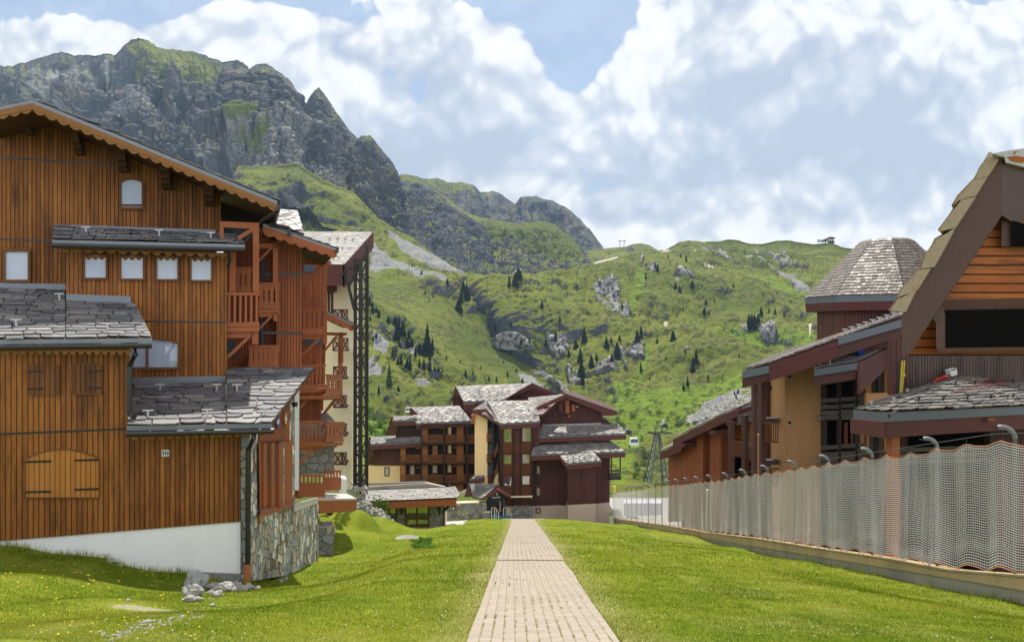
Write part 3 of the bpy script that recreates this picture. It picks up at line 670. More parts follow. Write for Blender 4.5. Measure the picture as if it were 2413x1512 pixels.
ridge('mountain', [(922, 455, 1900), (935, 418, 1900), (950, 413, 1900), (985, 420, 1900), (1010, 432, 1880), (1040, 455, 1860), (1070, 480, 1840), (1100, 502, 1830), (1130, 512, 1820), (1170, 519, 1820), (1210, 528, 1820), (1240, 523, 1830), (1280, 521, 1830), (1310, 530, 1820), (1340, 552, 1800), (1365, 580, 1780), (1385, 606, 1760), (1398, 628, 1750)],
      [(922, 600, 1330), (965, 630, 1310), (1010, 650, 1290), (1060, 680, 1260), (1100, 700, 1240), (1200, 715, 1220), (1300, 710, 1250), (1398, 700, 1300)], 330, 170, .25, jag=3., rockbias=.36, amp=1, seed=9, scales=[(170, 22, 1), (60, 20, 2), (20, 9, 2), (18, 5, 1), (8, 2, 1)], slope=(.25, .5),
      rocks=[[(935, 420), (1010, 440), (1100, 510), (1180, 600), (1100, 645), (1000, 580), (960, 540)]], grass=[[(1110, 505), (1290, 522), (1350, 570), (1380, 610), (1250, 580), (1170, 550)]])
ridge('mountain', [(930, 425, 2900), (945, 411, 2900), (960, 409, 2900), (985, 416, 2900), (1010, 421, 2900), (1030, 420, 2900), (1055, 428, 2880), (1090, 428, 2850), (1115, 434, 2850), (1132, 452, 2850), (1160, 450, 2850), (1185, 457, 2850), (1200, 470, 2850), (1215, 480, 2800), (1228, 465, 2750), (1245, 461, 2750), (1265, 463, 2750), (1280, 470, 2750), (1300, 472, 2700), (1320, 483, 2700), (1345, 495, 2650), (1365, 515, 2600), (1380, 530, 2560), (1395, 548, 2520), (1410, 568, 2500), (1422, 586, 2450)],
      [(930, 520, 2200), (1100, 560, 2200), (1250, 600, 2150), (1422, 600, 2150)], 260, 110, .0, jag=5., rockbias=.62, amp=1, seed=12, scales=[(260, 30, 1), (100, 36, 2), (34, 16, 2), (24, 6, 1)], slope=(.3, .6), grass=[[(1010, 420), (1110, 432), (1120, 470), (1040, 440)]])
ridge('mountain', [(1360, 610, 1950), (1385, 591, 1950), (1440, 584, 1950), (1475, 581, 1930), (1490, 575, 1900), (1510, 573, 1900), (1530, 577, 1880), (1550, 590, 1850), (1580, 602, 1850)],
      [(1360, 640, 1650), (1480, 630, 1600), (1580, 620, 1650)], 130, 60, .0, jag=1., rockbias=.1, amp=1, seed=15, scales=[(120, 10, 1), (40, 7, 2)], slope=(.15, .4))
# the long green hillside: distance given on a coarse lattice of columns and rows
cx_ = [780, 870, 960, 1050, 1150, 1250, 1350, 1500, 1650, 1800, 1950, 2150, 2500]
cy_ = [1235, 1145, 1060, 1000, 940, 880, 820, 760, 700, 640, 580, 540, 380]
CY = np.array([
 [115]*13,
 [230, 235, 240, 245, 255, 262, 268, 270, 272, 270, 268, 262, 260],
 [300, 320, 345, 370, 390, 400, 405, 395, 390, 380, 375, 370, 370],
 [380, 405, 440, 485, 525, 545, 540, 520, 500, 480, 470, 460, 460],
 [450, 480, 525, 590, 650, 690, 680, 640, 600, 580, 570, 560, 560],
 [520, 560, 605, 680, 760, 800, 775, 730, 700, 690, 680, 670, 670],
 [590, 640, 690, 770, 850, 880, 855, 820, 810, 810, 800, 790, 790],
 [680, 730, 790, 860, 920, 950, 930, 915, 930, 940, 940, 930, 930],
 [800, 850, 900, 960, 1000, 1030, 1030, 1030, 1060, 1090, 1090, 1080, 1080],
 [930, 980, 1040, 1100, 1130, 1150, 1180, 1200, 1230, 1260, 1270, 1260, 1260],
 [1080, 1130, 1180, 1230, 1260, 1290, 1350, 1420, 1480, 1480, 1470, 1450, 1450],
 [1200, 1240, 1290, 1330, 1360, 1400, 1450, 1520, 1580, 1580, 1570, 1550, 1550],
 [1480, 1520, 1560, 1600, 1640, 1700, 1750, 1800, 1850, 1850, 1850, 1800, 1800]], float)
nx, ny = 780, 360
xs = np.linspace(560, 2500, nx)
sky_ = np.array([(560, 395), (640, 395), (700, 385), (760, 425), (830, 455), (890, 515), (940, 548), (966, 560), (1010, 592), (1060, 628), (1100, 645), (1160, 655), (1230, 658), (1300, 655), (1360, 640), (1395, 622), (1440, 610), (1500, 598), (1555, 592), (1575, 588), (1600, 572), (1625, 568), (1660, 572), (1690, 571), (1715, 564), (1740, 566), (1770, 575), (1800, 574), (1825, 567), (1850, 566), (1880, 571), (1915, 575), (1945, 572), (1965, 574), (1985, 582), (2010, 585), (2040, 583), (2100, 590), (2200, 600), (2500, 640)])
ty = np.interp(xs, sky_[:, 0], sky_[:, 1])+fbm(np.stack([xs, 0*xs, 0*xs], 1), 30., 4, 3, .6)*1.2
v = np.linspace(0, 1, ny)[:, None]
kk = np.exp(-(np.arange(-90, 91)/38.)**2); kk /= kk.sum(); ts_ = np.convolve(np.pad(ty, 90, mode='edge'), kk, 'valid')
PY = 1235+(ts_[None]-1235)*(v**.92)+(ty-ts_)[None]*sstep(.80, 1., v); PX = np.repeat(xs[None], ny, 0)
ix = np.interp(PX, cx_, np.arange(13)); iy = np.interp(-PY, [-c for c in cy_], np.arange(13))
i0 = np.clip(np.floor(iy).astype(int), 0, 11); j0 = np.clip(np.floor(ix).astype(int), 0, 11); fy_ = iy-i0; fx_ = ix-j0
DY = (CY[i0, j0]*(1-fx_)+CY[i0, j0+1]*fx_)*(1-fy_)+(CY[i0+1, j0]*(1-fx_)+CY[i0+1, j0+1]*fx_)*fy_
DY = gnoise_grid(DY, 160)
xc_ = np.interp(PY, [620, 700, 760, 820, 880, 940, 1000], [1060, 1105, 1140, 1190, 1240, 1300, 1350]); DY = DY*(1+.085*np.exp(-((PX-xc_)/np.where(PX < xc_, 75., 38.))**2)*sstep(640, 720, PY)*sstep(1040, 960, PY))
X = (PX-CX)/F*DY; Z = (HY-PY)/F*DY
e = np.linspace(0, 1, 13)[1:, None]
X = np.concatenate([X, X[-1:]*(1+e*.25)]); Z = np.concatenate([Z, Z[-1:]-e*DY[-1:]*.25*.45]); DY = np.concatenate([DY, DY[-1:]*(1+e*.25)])
PX = np.concatenate([PX, np.repeat(xs[None], 12, 0)]); PY = np.concatenate([PY, np.repeat(ty[None]-2, 12, 0)])
cl = np.clip(np.minimum(1, (DY-100)/450), .0, 1)*np.concatenate([sstep(1.0, .93, v)*.85+.15+0*xs, np.full((12, nx), .3)])
L9 = lambda *a: [c9(*p) for p in a]; L10 = lambda *a: [c10(*p) for p in a]
hillside, HG = finish('hillside', X, DY, Z, PX, PY, rockbias=-.02, amp=1, seed=21, calm=np.concatenate([sstep(1., .9, v)+0*xs, np.zeros((12, nx))]), clip=cl, cliffy=7., smooth=[L9((100, 440), (400, 500), (640, 580), (860, 700), (1180, 980), (1440, 1180), (1640, 1390), (1300, 1345), (900, 1240), (680, 1020), (400, 830), (100, 680))], scales=[(260, 34, 0), (90, 15, 1), (30, 4.5, 1), (10, 1.1, 0)], slope=(.30, .52),
    rocks=(RK := [L9((980, 540), (1080, 580), (1040, 640), (960, 680), (900, 620)), L9((1320, 540), (1420, 500), (1440, 560), (1340, 610)), L9((1640, 990), (1740, 960), (1880, 960), (1880, 1040), (1800, 1110), (1720, 1100)), L9((1820, 1180), (1930, 1160), (1960, 1340), (1850, 1320)), L9((1140, 930), (1420, 960), (1530, 1030), (1440, 1100), (1290, 1020)),
           L9((1000, 720), (1180, 740), (1180, 800), (1040, 790)), L10((30, 640), (240, 590), (290, 660), (290, 820), (190, 820), (100, 740)), L10((300, 780), (370, 770), (370, 840), (300, 830)), L10((750, 560), (900, 540), (940, 590), (830, 640), (760, 600)), L10((860, 790), (1000, 760), (1060, 770), (920, 840)), L10((1400, 880), (1490, 880), (1500, 960), (1430, 970)), L10((1280, 950), (1400, 900), (1400, 1000), (1300, 1020)), L10((1500, 940), (1640, 930), (1640, 1000), (1500, 990)), L10((1360, 195), (1600, 250), (1760, 250), (1840, 340), (1830, 400), (1700, 400), (1560, 320)), L10((980, 240), (1120, 310), (1250, 390), (1380, 440), (1200, 400), (1000, 310)), L10((470, 480), (560, 430), (640, 480), (540, 560)), L10((360, 1040), (500, 980), (500, 1110), (400, 1110)), L10((60, 1180), (240, 1150), (270, 1260), (80, 1270)), L10((280, 1080), (370, 1080), (340, 1200)), L10((780, 1120), (900, 1080), (890, 1170)), L10((440, 360), (490, 350), (460, 440))]), pale=RK,
    scree=[L9((240, 110), (300, 100), (560, 190), (760, 300), (960, 420), (1060, 440), (900, 470), (700, 435), (560, 380), (400, 250)), L9((100, 150), (160, 190), (270, 270), (400, 330), (560, 420), (720, 520), (740, 560), (560, 520), (400, 470), (100, 420)), L9((95, 1060), (200, 1100), (260, 1190), (200, 1200), (120, 1130)), L9((90, 970), (250, 990), (280, 1080), (170, 1060)), L9((690, 1180), (790, 1160), (960, 1290), (860, 1310), (740, 1260)), L9((510, 1310), (580, 1300), (640, 1370), (600, 1400), (530, 1360)), L9((1520, 1230), (1800, 1300), (1850, 1430), (1700, 1400), (1560, 1290)), L9((1140, 1190), (1250, 1280), (1230, 1290), (1130, 1200)), L9((1370, 1250), (1520, 1300), (1640, 1390), (1600, 1400), (1450, 1330)), L9((440, 970), (520, 960), (570, 1000), (540, 1050), (470, 1010)),
           L10((1290, 210), (1380, 180), (1350, 230), (1560, 380), (1700, 440), (1900, 520), (2010, 570), (1880, 575), (1760, 520), (1660, 450), (1500, 400), (1340, 310), (1420, 310), (1360, 250)), L10((1040, 365), (1180, 420), (1340, 460), (1240, 455), (1120, 415)), L10((730, 620), (790, 620), (790, 660), (740, 640)), L9((1560, 440), (1700, 430), (1760, 460), (1640, 470)), L9((1790, 390), (1880, 400), (1880, 450), (1810, 440)), [(1560, 940)]*3,
           [c6(700, 400), c6(880, 320), c6(1000, 290), c6(1300, 260), c6(1320, 300), c6(1000, 420), c6(830, 510), c6(720, 490)]],
    lush=[L10((540, 960), (600, 960), (520, 1150), (440, 1300), (280, 1420), (100, 1500), (60, 1490), (380, 1270), (480, 1120)), L10((440, 480), (520, 560), (440, 760), (380, 830), (380, 700)), L10((1310, 520), (1640, 520), (1900, 600), (1880, 650), (1600, 600)), L9((960, 390), (1200, 350), (1210, 390), (1010, 440)), L10((960, 880), (1300, 980), (1980, 900), (2000, 1000), (1500, 1100), (1100, 1010)), [(850, 960), (930, 990), (1000, 1060), (900, 1180), (850, 1180)], [(1440, 900), (1800, 900), (1700, 1010), (1560, 1010), (1450, 1180), (1430, 1000)]],
    trail=[L10((1930, 880), (1965, 870), (1950, 930), (1930, 950), (1945, 910)), L10((0, 315), (300, 262), (240, 290), (20, 335)), L10((0, 395), (60, 392), (20, 440), (0, 440)), L10((1000, 440), (1180, 470), (1180, 476), (1000, 450)), L10((690, 200), (760, 235), (690, 230), (620, 240)), L9((1780, 340), (1900, 365), (2060, 400), (2010, 440), (1960, 400), (1800, 365)), L10((920, 290), (940, 270), (940, 285), (915, 310)), L10((670, 810), (715, 820), (690, 850))])
bv = BVHTree.FromPolygons([tuple(a) for a in np.stack([HG[0].ravel()[:ny*nx], HG[1].ravel()[:ny*nx], HG[2].ravel()[:ny*nx]], 1)],
                          [(i*nx+j, i*nx+j+1, (i+1)*nx+j+1, (i+1)*nx+j) for i in range(ny-1) for j in range(nx-1)])
def onhill(px, py):
    h = bv.ray_cast(V((0, 0, 0)), V(((px-CX)/F, 1, (HY-py)/F)).normalized())
    return h[0]
# ================================================================ timber chalet at the left
CH = thing('timber_chalet', 'orange brown timber chalet with dark slate roofs and white plinth beside the lawn', 'chalet', at(300, 1310, 23.5))
cmin = lambda *a: a
Zv = V((0, 0, 1))
BK = -P1.n                               # away from the viewer
# walls
MB().poly(P1, q(c2, (-40, 112), (604, 120), (604, 516), (1131, 530), (1128, 946), (-40, 1040)), 0, .3).build('wall', M_OR, CH)
MB().poly(P1, q(c2, (-40, 1030), (1131, 940), (1131, 1290), (925, 1290), (-40, 1130)), -.05, .3).build('plinth', M_WHITE, CH)
MB().poly(P1, q(c2, (918, 1184), (1020, 1188), (1020, 1290), (918, 1290)), .0, .2).poly(P1, q(c2, (1024, 1188), (1131, 1192), (1131, 1290), (1024, 1290)), .0, .2).build('concrete_block', M_CINDER, CH)
pA = P1.p(c2(604, 120)); pB = P1.p(c2(604, 700))
MB().prism([pA, pB, at(307, 1100, 28.6), at(307, 790, 28.6)], V((-.3, 0, 0))).build('side_wall', M_OR, CH)
MB().poly(P2, [(156, 588), (535, 600), (533, 905), (295, 905), (295, 720), (156, 700)], 0, .3).build('bay_wall', M_OR, CH)
MB().prism([P2.p((535, 600)), P2.p((533, 905)), P3.p((536, 905)), P3.p((537, 600))], V((-.25, 0, 0))).build('side_wall', M_OR, CH)
MB().poly(P3, q(c1, (-60, 225), (185, 165), (1250, 640), (1250, 868), (1200, 1100), (375, 1100), (375, 1215), (-60, 1215)), 0, .3).build('gable_wall', M_OR, CH)
MB().poly(P3, q(c1, (-60, 1180), (1240, 1100), (1240, 1500), (-60, 1500)), -.1, .3).build('side_wall', M_OR, CH)
for pl, c, a, b in ((P3, c1, (-60, 436), (688, 485)), (P3, c1, (-60, 900), (300, 912)), (P2, c1, (826, 1367), (1285, 1373)), (P1, c2, (-40, 537), (594, 511))):
    A = pl.p(c(*a), .012); B = pl.p(c(*b), .012); MB().prism([A+Zv*.03, B+Zv*.03, B-Zv*.03, A-Zv*.03], -pl.n*.05).build('trim_band', M_GUT, CH)
# quoin of blocks and stone side wall
MB().poly(P1, [(567.5, 1020), (589, 1024), (589, 1420), (567.5, 1420)], .02, .35).build('stone_quoin', M_STONEQ, CH)
MB().poly(PS, q(c4, (255, 625), (330, 595), (415, 545), (545, 395), (577, 352), (578, 1122), (745, 1108), (745, 1580), (255, 1660)), 0, .4).build('stone_wall', M_STONE, CH)
MB().poly(PS, q(c4, (325, 640), (330, 600), (418, 545), (541, 402), (541, 661), (322, 672)), .05, .1).build('gable_panel', M_RED, CH)
for (x, y, cl) in ((461, 528, M_BLUE), (516, 514, M_DOOR)):
    pts = [(x-9, y-50), (x+9, y-54), (x+10, y+10), (x, y+54), (x-10, y+14)]
    s_ = MB().poly(PS, q(c4, *pts), .12, .06).build('shield', cl, CH)
    if cl is M_DOOR: MB().poly(PS, q(c4, (x-2.5, y-30), (x+2.5, y-31), (x+2.5, y+30), (x-2.5, y+31)), .14, .02).poly(PS, q(c4, (x-8, y-8), (x+8, y-10), (x+8, y+2), (x-8, y+4)), .141, .02).build('cross', M_WHP, s_)
    else: MB().poly(PS, q(c4, (x-7, y-5), (x+7, y-20), (x+6, y+14), (x-6, y+20)), .14, .02).build('emblem', M_WHP, s_)
# recessed glazed bay in the stone side
rb = MB()
fr4 = [(322, 672), (560, 660), (560, 1112), (330, 1185)]
O = Q4(PS, c4, fr4, .10); I = Q4(PS, c4, [(344, 682), (492, 672), (492, 1112), (344, 1150)], -.02); 
rb.add(O+I, [(i, (i+1) % 4, 4+(i+1) % 4, 4+i) for i in range(4)]); bay = rb.build('bay_window', M_WRD, CH)
MB().poly(PS, q(c4, (342, 680), (494, 670), (494, 965), (342, 972)), .0, .03).build('pane', M_ROOM, bay)
MB().poly(PS, q(c4, (342, 972), (494, 965), (494, 1112), (342, 1150)), .01, .05).build('lower_panel', M_RED, bay)
for x in (357, 412, 466): MB().poly(PS, q(c4, (x, 682), (x+24, 680), (x+24, 1122), (x, 1132)), .10, .1).build('mullion', M_WRD, bay)
MB().prism([PS.p(c4(322, 1187), .25), PS.p(c4(562, 1112), .25), PS.p(c4(562, 1112), -.1), PS.p(c4(322, 1187), -.1)], V((0, 0, -.1))).build('sill', M_WRD, bay)
MB().poly(PS, q(c4, (578, 1112), (742, 1066), (742, 1106), (578, 1166)), .12, .06).prism([PS.p(c4(578, 1112), .14), PS.p(c4(742, 1066), .14), PS.p(c4(742, 1066), -1.6), PS.p(c4(578, 1112), -1.6)], V((0, 0, -.05))).build('wall_coping', M_PLANK, CH)
# main roof
gA, gB, gC = PE.p((-60, 266), .6), PE.p((77, 237), .6), PE.p((653.5, 475), .6)
LEN = 12.0
rf = MB().prism([gA, gB, gC, gC-Zv*.2, gB-Zv*.2, gA-Zv*.2], BK*LEN).build('main_roof', M_BRK, CH)
def band(pts, h0, h1, o, th): 
    mb = MB()
    for a, b in zip(pts, pts[1:]): mb.prism([a-Zv*h0-BK*o, b-Zv*h0-BK*o, b-Zv*h1-BK*o, a-Zv*h1-BK*o], BK*th)
    return mb
band([gA, gB, gC], -.02, .105, .03, .1).build('verge_flashing', M_ZINC, rf)
band([gA, gB, gC], .105, .30, .06, .1).build('bargeboard', M_WOR, rf)
va = MB()
for a, b, k in ((gA, gB, 5), (gB, gC, 22)):
    s_ = scallop(a-Zv*.3-BK*.04, b-Zv*.3-BK*.04, .02, k, .10, -BK, .04); va.add(s_.v, s_.f)
va.build('scalloped_valance', M_WOR, rf)
sN = (gC-gB).cross(BK).normalized()
if sN.z < 0: sN = -sN
slates('roof_slates', M_SL1, rf, gC+BK*LEN+sN*.02, gC+sN*.02-BK*.05, gB+sN*.02-BK*.05, gB+BK*LEN+sN*.02, 24, .55, .035, jit=1.1, seed=3, lift=1.5)
slates('roof_slates', M_SL1, rf, gA+sN*.02, gA+BK*LEN+sN*.02, gB+BK*LEN+sN*.02, gB+sN*.02, 8, .55, .035, jit=1., seed=4)
for u0, u1, hh in ((.40, .53, .22), (.57, .66, .36), (.66, .73, .24)):
    a = lerp(gB, gC, u0)+BK*1.2; b = lerp(gB, gC, u1)+BK*1.2
    MB().prism([a+sN*.05, b+sN*.05, b+sN*(hh*.6), a+sN*hh], BK*1.0).build('roof_vent', M_BLK, rf)
gut = PE.p((655, 493), .5); MB().tube([gut-BK*.3, gut+BK*LEN], .09, 8).build('gutter', M_GUT, rf)
MB().tube([PE.p((652, 497), .3), P3.p(c1(1480, 800), .3), P3.p(c1(1385, 925), .3)], .065, 8).build('downpipe', M_GUT, rf)
# carved eaves brackets
for x0, x1, y0, y1 in ((160, 196, 165, 322), (436, 478, 290, 432), (682, 732, 390, 530), (925, 976, 498, 626), (1163, 1216, 600, 718)):
    a = P3.p(c1(x0, y0)); b = P3.p(c1(x1, y1)); x_ = P3.d*(b-a).dot(P3.d); h = a.z-b.z
    pr = [(0, 0), (1.25, .12), (1.25, .42), (1.05, .5), (1.0, .66), (.75, .7), (.66, .86), (.42, .88), (.3, 1.), (0, 1.)]
    MB().prism([a+P3.n*o-Zv*(h*z) for o, z in pr], x_).build('bracket', M_BRK, CH)
# slate roof over the bay
A = PBY.p(c1(296, 905)); B = PBY.p(c1(1388, 932)); C = P3.p(c1(1340, 880), .05); D = P3.p(c1(300, 826), .05)
br_ = slab(CH, 'bay_roof', M_BRK, A, B, C, D, .1); slates('roof_slates', M_SL1, br_, A, B, C, D, 9, .55, .035, jit=1.2, seed=5)
guards(br_, A, B, C, D, ((.17, .45), (.55, .45), (.83, .4)), M_ZINCL, .2)
MB().poly(P3, q(c1, (308, 818), (1222, 850), (1222, 880), (308, 846)), .07, .06).build('flashing', M_ZINC, br_)
strip3(A+Zv*.0, B, .0, .15, PBY.n, .06).build('eaves_board', M_ZINC, br_)
A2, B2 = A-Zv*.2+PBY.n*.08, B-Zv*.2+PBY.n*.08; gutter(A2, B2, .085).build('gutter', M_GUT, br_)
scallop(PBY.p(c1(330, 945), -.25), PBY.p(c1(1292, 980), -.25), .05, 15, .13, PBY.n).build('scalloped_valance', M_WOR, br_)
MB().tube([PBY.p(c1(1300, 985), .05), PBY.p(c1(1303, 1020), -.1), PBY.p(c1(1290, 1060), -.4)], .06, 8).build('downpipe', M_GUT, br_)
for bx in ((470, 983, 610, 1131), (676, 985, 821, 1136), (880, 988, 1016, 1139), (1075, 993, 1207, 1144)):
    (x0, y0), (x1, y1) = c1(*bx[:2]), c1(*bx[2:]); wn_ = window(CH, P2, (x0, y0, x1, y1), 5, .075)
    scallop(P2.p((x0+6, y0+6), .06), P2.p((x1-6, y0+6), .06), .04, 3, .1, P2.n, .01).build('valance_trim', M_WOR, wn_)
(x0, y0), (x1, y1) = c1(676, 552), c1(815, 733); window(CH, P3, (x0, y0, x1, y1), 9, .085, bars=(.87,))
(x0, y0), (x1, y1) = c1(15, 958), c1(172, 1147); window(CH, P3, (x0, y0, x1, y1), 0, .11, back=M_CURT)
(x0, y0), (x1, y1) = c2(540, 78), c2(846, 232); window(CH, P2, (x0, y0, x1, y1), 13, .09, mull=(.5,))
# low wing roof at the left
A = PE1.p(c1(-60, 1472)); B = PE1.p(c1(372, 1468)); C = P3.p(c1(372, 1190), .03); D = P3.p(c1(-60, 1176), .03)
A2 = B; B2 = PE1.p(c1(862, 1462)); C2 = P2.p(c1(765, 1265), .03); D2 = P2.p(c1(372, 1250), .03)
lr = slab(CH, 'wing_roof', M_BRK, A, B, C, D, .1); slab(lr, 'roof_deck', M_BRK, A2, B2, C2, D2, .1)
slates('roof_slates', M_SL1, lr, A, B, C, D, 19, .52, .028, jit=1.15, seed=6); slates('roof_slates', M_SL1, lr, A2, B2, C2, D2, 14, .52, .028, jit=1.15, seed=7)
guards(lr, A, B, C, D, ((.35, .18), (.92, .72)), M_ZINCL, .2); guards(lr, A2, B2, C2, D2, ((.5, .15),), M_ZINCL, .2)
MB().poly(P2, q(c1, (375, 1212), (742, 1226), (742, 1262), (375, 1252)), .06, .06).build('flashing', M_ZINC, lr)
MB().poly(P3, q(c1, (-60, 1148), (372, 1156), (372, 1195), (-60, 1182)), .06, .06).build('flashing', M_ZINC, lr)
strip3(A, B2, .0, .15, PE1.n, .06).build('eaves_board', M_ZINC, lr)
gutter(A-Zv*.21+PE1.n*.08, B2-Zv*.21+PE1.n*.08, .085).build('gutter', M_GUT, lr)
scallop(PE1.p(c2(-30, 134), -.1), PE1.p(c2(622, 138), -.1), .05, 17, .11, PE1.n).build('scalloped_valance', M_WOR, lr)
MB().tube([PE1.p(c2(636, 125), .05), PE1.p(c2(636, 160), .05), PE1.p(c2(610, 215), -.35), PE1.p(c2(608, 440), -.35), PE1.p(c2(630, 455), -.1)], .085, 8).build('downpipe', M_GUT, lr)
# shutters
def shutter(box, a, m, straps):
    (x0, y0), (x1, y1) = c2(*box[:2]), c2(*box[2:])
    s_ = MB().poly(P1, arch(x0, y0, x1, y1, a), .06, .09).build('shutter', m, CH)
    f = MB(); n_ = arch(x0-2, y0-2, x1+2, y1+2, a); i_ = arch(x0, y0, x1, y1, a)
    for k in range(len(n_)):
        j = (k+1) % len(n_); f.prism([P1.p(n_[k], .08), P1.p(n_[j], .08), P1.p(i_[j], .08), P1.p(i_[k], .08)], -P1.n*.08)
    f.build('shutter_frame', M_FRAME, s_)
    for sx0, sx1, sy in straps: MB().poly(P1, q(c2, (sx0, sy), (sx1, sy-4), (sx1, sy+5), (sx0, sy+8)), .085, .03).build('strap_hinge', M_IRON, s_)
shutter((135, 205, 273, 348), 6, M_SHD, ((128, 200, 238), (128, 200, 320))); shutter((338, 204, 472, 345), 6, M_SHD, ((412, 478, 238), (412, 478, 316)))
shutter((122, 610, 462, 832), 22, M_SHUT, ((118, 240, 662), (350, 466, 655), (118, 240, 804), (350, 466, 792)))
v_ = MB().poly(P1, q(c2, (760, 610), (796, 609), (796, 639), (760, 640)), .03, .05).build('wall_vent', M_WHP, CH)
for k in range(3): MB().poly(P1, q(c2, (764+k*11, 615), (771+k*11, 615), (771+k*11, 634), (764+k*11, 634)), .035, .02).build('slot', M_ROOM, v_)
# low wing roof at the right
PE2 = Pl(565, 23.3)
A = PE2.p(c2(596, 496)); B = PE2.p(c2(1065, 489)); C = P2.p(c2(1062, 288), .05); D = P2.p(c2(620, 300), .05)
B2 = PE2.p((641, 997)); C2 = at(741, 866, 30.2); D2 = at(533, 866, 30.0)
rr = slab(CH, 'wing_roof', M_BRK, A, B, C, D, .1); slab(rr, 'roof_deck', M_BRK, B, B2, C2, D2, .1)
slates('roof_slates', M_SL1, rr, A, B, C, D, 11, .6, .03, jit=1.15, seed=8); slates('roof_slates', M_SL1, rr, B, B2, C2, D2, 15, .6, .03, jit=1.15, seed=9)
guards(rr, A, B, C, D, ((.3, .75), (.2, .12), (.8, .12), (.9, .72)), M_ZINCL, .22); guards(rr, B, B2, C2, D2, ((.15, .5), (.75, .1)), M_ZINCL, .22)
MB().poly(P2, q(c2, (622, 270), (1062, 262), (1062, 292), (622, 302)), .06, .06).build('flashing', M_ZINC, rr)
strip3(A, B2, .0, .15, PE2.n, .06).build('eaves_board', M_ZINC, rr)
gutter(A-Zv*.22+PE2.n*.08, B2-Zv*.22+PE2.n*.08+P1.d*.05, .085).build('gutter', M_GUT, rr)
scallop(PE2.p(c2(612, 540), -.1), PE2.p(c2(1250, 522), -.1), .03, 16, .12, PE2.n).build('scalloped_valance', M_WOR, rr)
MB().tube([PE2.p((600, 1008), .05), PE2.p((598, 1030), 0), PE2.p((585, 1060), -.35), PE2.p((584, 1330), -.35)], .085, 8).build('downpipe', M_GUT, rr)
MB().tube([PE2.p((583.5, 1328), -.35), PE2.p((582.5, 1388), -.35)], .1, 8).build('ground_pipe', M_COPPER, rr)
MB().poly(Pl(695, 34), q(c4, (560, 330), (610, 290), (606, 1015), (560, 1015)), 0, 1.).build('white_wall', M_WHITE, CH)
l_ = MB().poly(PS, q(c4, (578, 392), (600, 390), (596, 425), (584, 424)), .35, .12).build('wall_lamp', M_IRON, CH)

# ================================================================ red brown apartment block stepping back behind it
RD = thing('apartment_block', 'red brown timber apartment block with carved balconies stepping down the slope behind the chalet', 'apartment block', at(690, 1230, 36))
PA = Pl(600, 29.6); PB = Pl(650, 31.6); PC = Pl(740, 37); PD = Pl(790, 43); PA2 = Pl(600, 31)
MB().poly(Pl(600, 33), q(c3, (90, 380), (580, 360), (580, 1700), (90, 1700)), 0, 4).build('wall', M_RED, RD)
MB().poly(Pl(680, 32.6), q(c3, (560, 440), (655, 452), (790, 505), (788, 1750), (300, 1750), (300, 1500), (560, 1500)), 0, 4).build('wall', M_RED, RD)
W2 = Pl(735, 40); MB().poly(W2, q(c3, (700, 600), (970, 640), (965, 1512)) + q(c4, (768, 120), (764, 528), (600, 528), (600, 100)), 0, 5).build('wall', M_RED, RD)
MB().poly(W2, q(c4, (600, 520), (858, 520), (858, 900), (600, 900)), -.05, 5).build('stone_base', M_STONE2, RD)
MB().poly(Pl(790, 46), q(c4, (765, -60), (800, -60), (775, 520), (765, 520)), 0, 1).build('wall', M_RED, RD)
for pl, c, a, b in ((Pl(680, 32.6), c3, (572, 773), (788, 776)), (Pl(680, 32.6), c3, (440, 1293), (785, 1296)), (Pl(600, 33), c3, (400, 770), (520, 771))):
    A = pl.p(c(*a), .02); B = pl.p(c(*b), .02); MB().prism([A+Zv*.05, B+Zv*.05, B-Zv*.05, A-Zv*.05], -pl.n*.05).build('trim_band', M_GUT, RD)
MB().poly(Pl(600, 33.4), q(c3, (40, 40), (560, 220), (560, 480), (40, 480)), 0, 1).build('eaves_shade_wall', M_BLK, RD)  # near-black sheet added to carry the shade under the eaves
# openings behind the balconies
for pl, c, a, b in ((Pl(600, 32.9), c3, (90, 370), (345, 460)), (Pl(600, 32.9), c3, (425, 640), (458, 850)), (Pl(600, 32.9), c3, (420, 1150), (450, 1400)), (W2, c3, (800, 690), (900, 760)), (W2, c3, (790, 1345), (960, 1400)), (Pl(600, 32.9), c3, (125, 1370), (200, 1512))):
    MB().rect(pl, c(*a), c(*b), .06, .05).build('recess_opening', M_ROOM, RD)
def roof3(p0, p1, plf, dep, slope_back=0.):
    a, b = plf.p(p0), plf.p(p1); bk = -plf.n*dep
    r_ = MB().prism([a, b, b-Zv*.14, a-Zv*.14], bk).build('roof', M_BLK, RD)
    MB().prism([a+Zv*.06+plf.n*.03, b+Zv*.06+plf.n*.03, b-Zv*.02+plf.n*.03, a-Zv*.02+plf.n*.03], bk*.02).build('verge_flashing', M_ZINC, r_)
    MB().prism([a-Zv*.02+plf.n*.06, b-Zv*.02+plf.n*.06, b-Zv*.26+plf.n*.06, a-Zv*.26+plf.n*.06], bk*.02).build('bargeboard', M_WRD, r_)
    scallop(a-Zv*.26+plf.n*.05, b-Zv*.26+plf.n*.05, .02, max(4, int((b-a).length/.42)), 0.1, plf.n).build('scalloped_valance', M_WRD, r_)
    n_ = (b-a).cross(bk).normalized(); n_ = n_ if n_.z > 0 else -n_
    slates('roof_slates', M_SL1, r_, b+bk+n_*.06, b+n_*.06, a+n_*.06, a+bk+n_*.06, 8, .6, .035, jit=1.1, seed=int(p0[0]))
    MB().tube([b-Zv*.05+plf.n*.2, b+bk-Zv*.05], .08, 8).build('gutter', M_GUT, r_)
    return r_
roof3(c3(440, 345), c3(1092, 562), Pl(680, 31.2), 6); roof3(c3(1000, 1112), c3(1240, 1225), Pl(790, 42), 5)
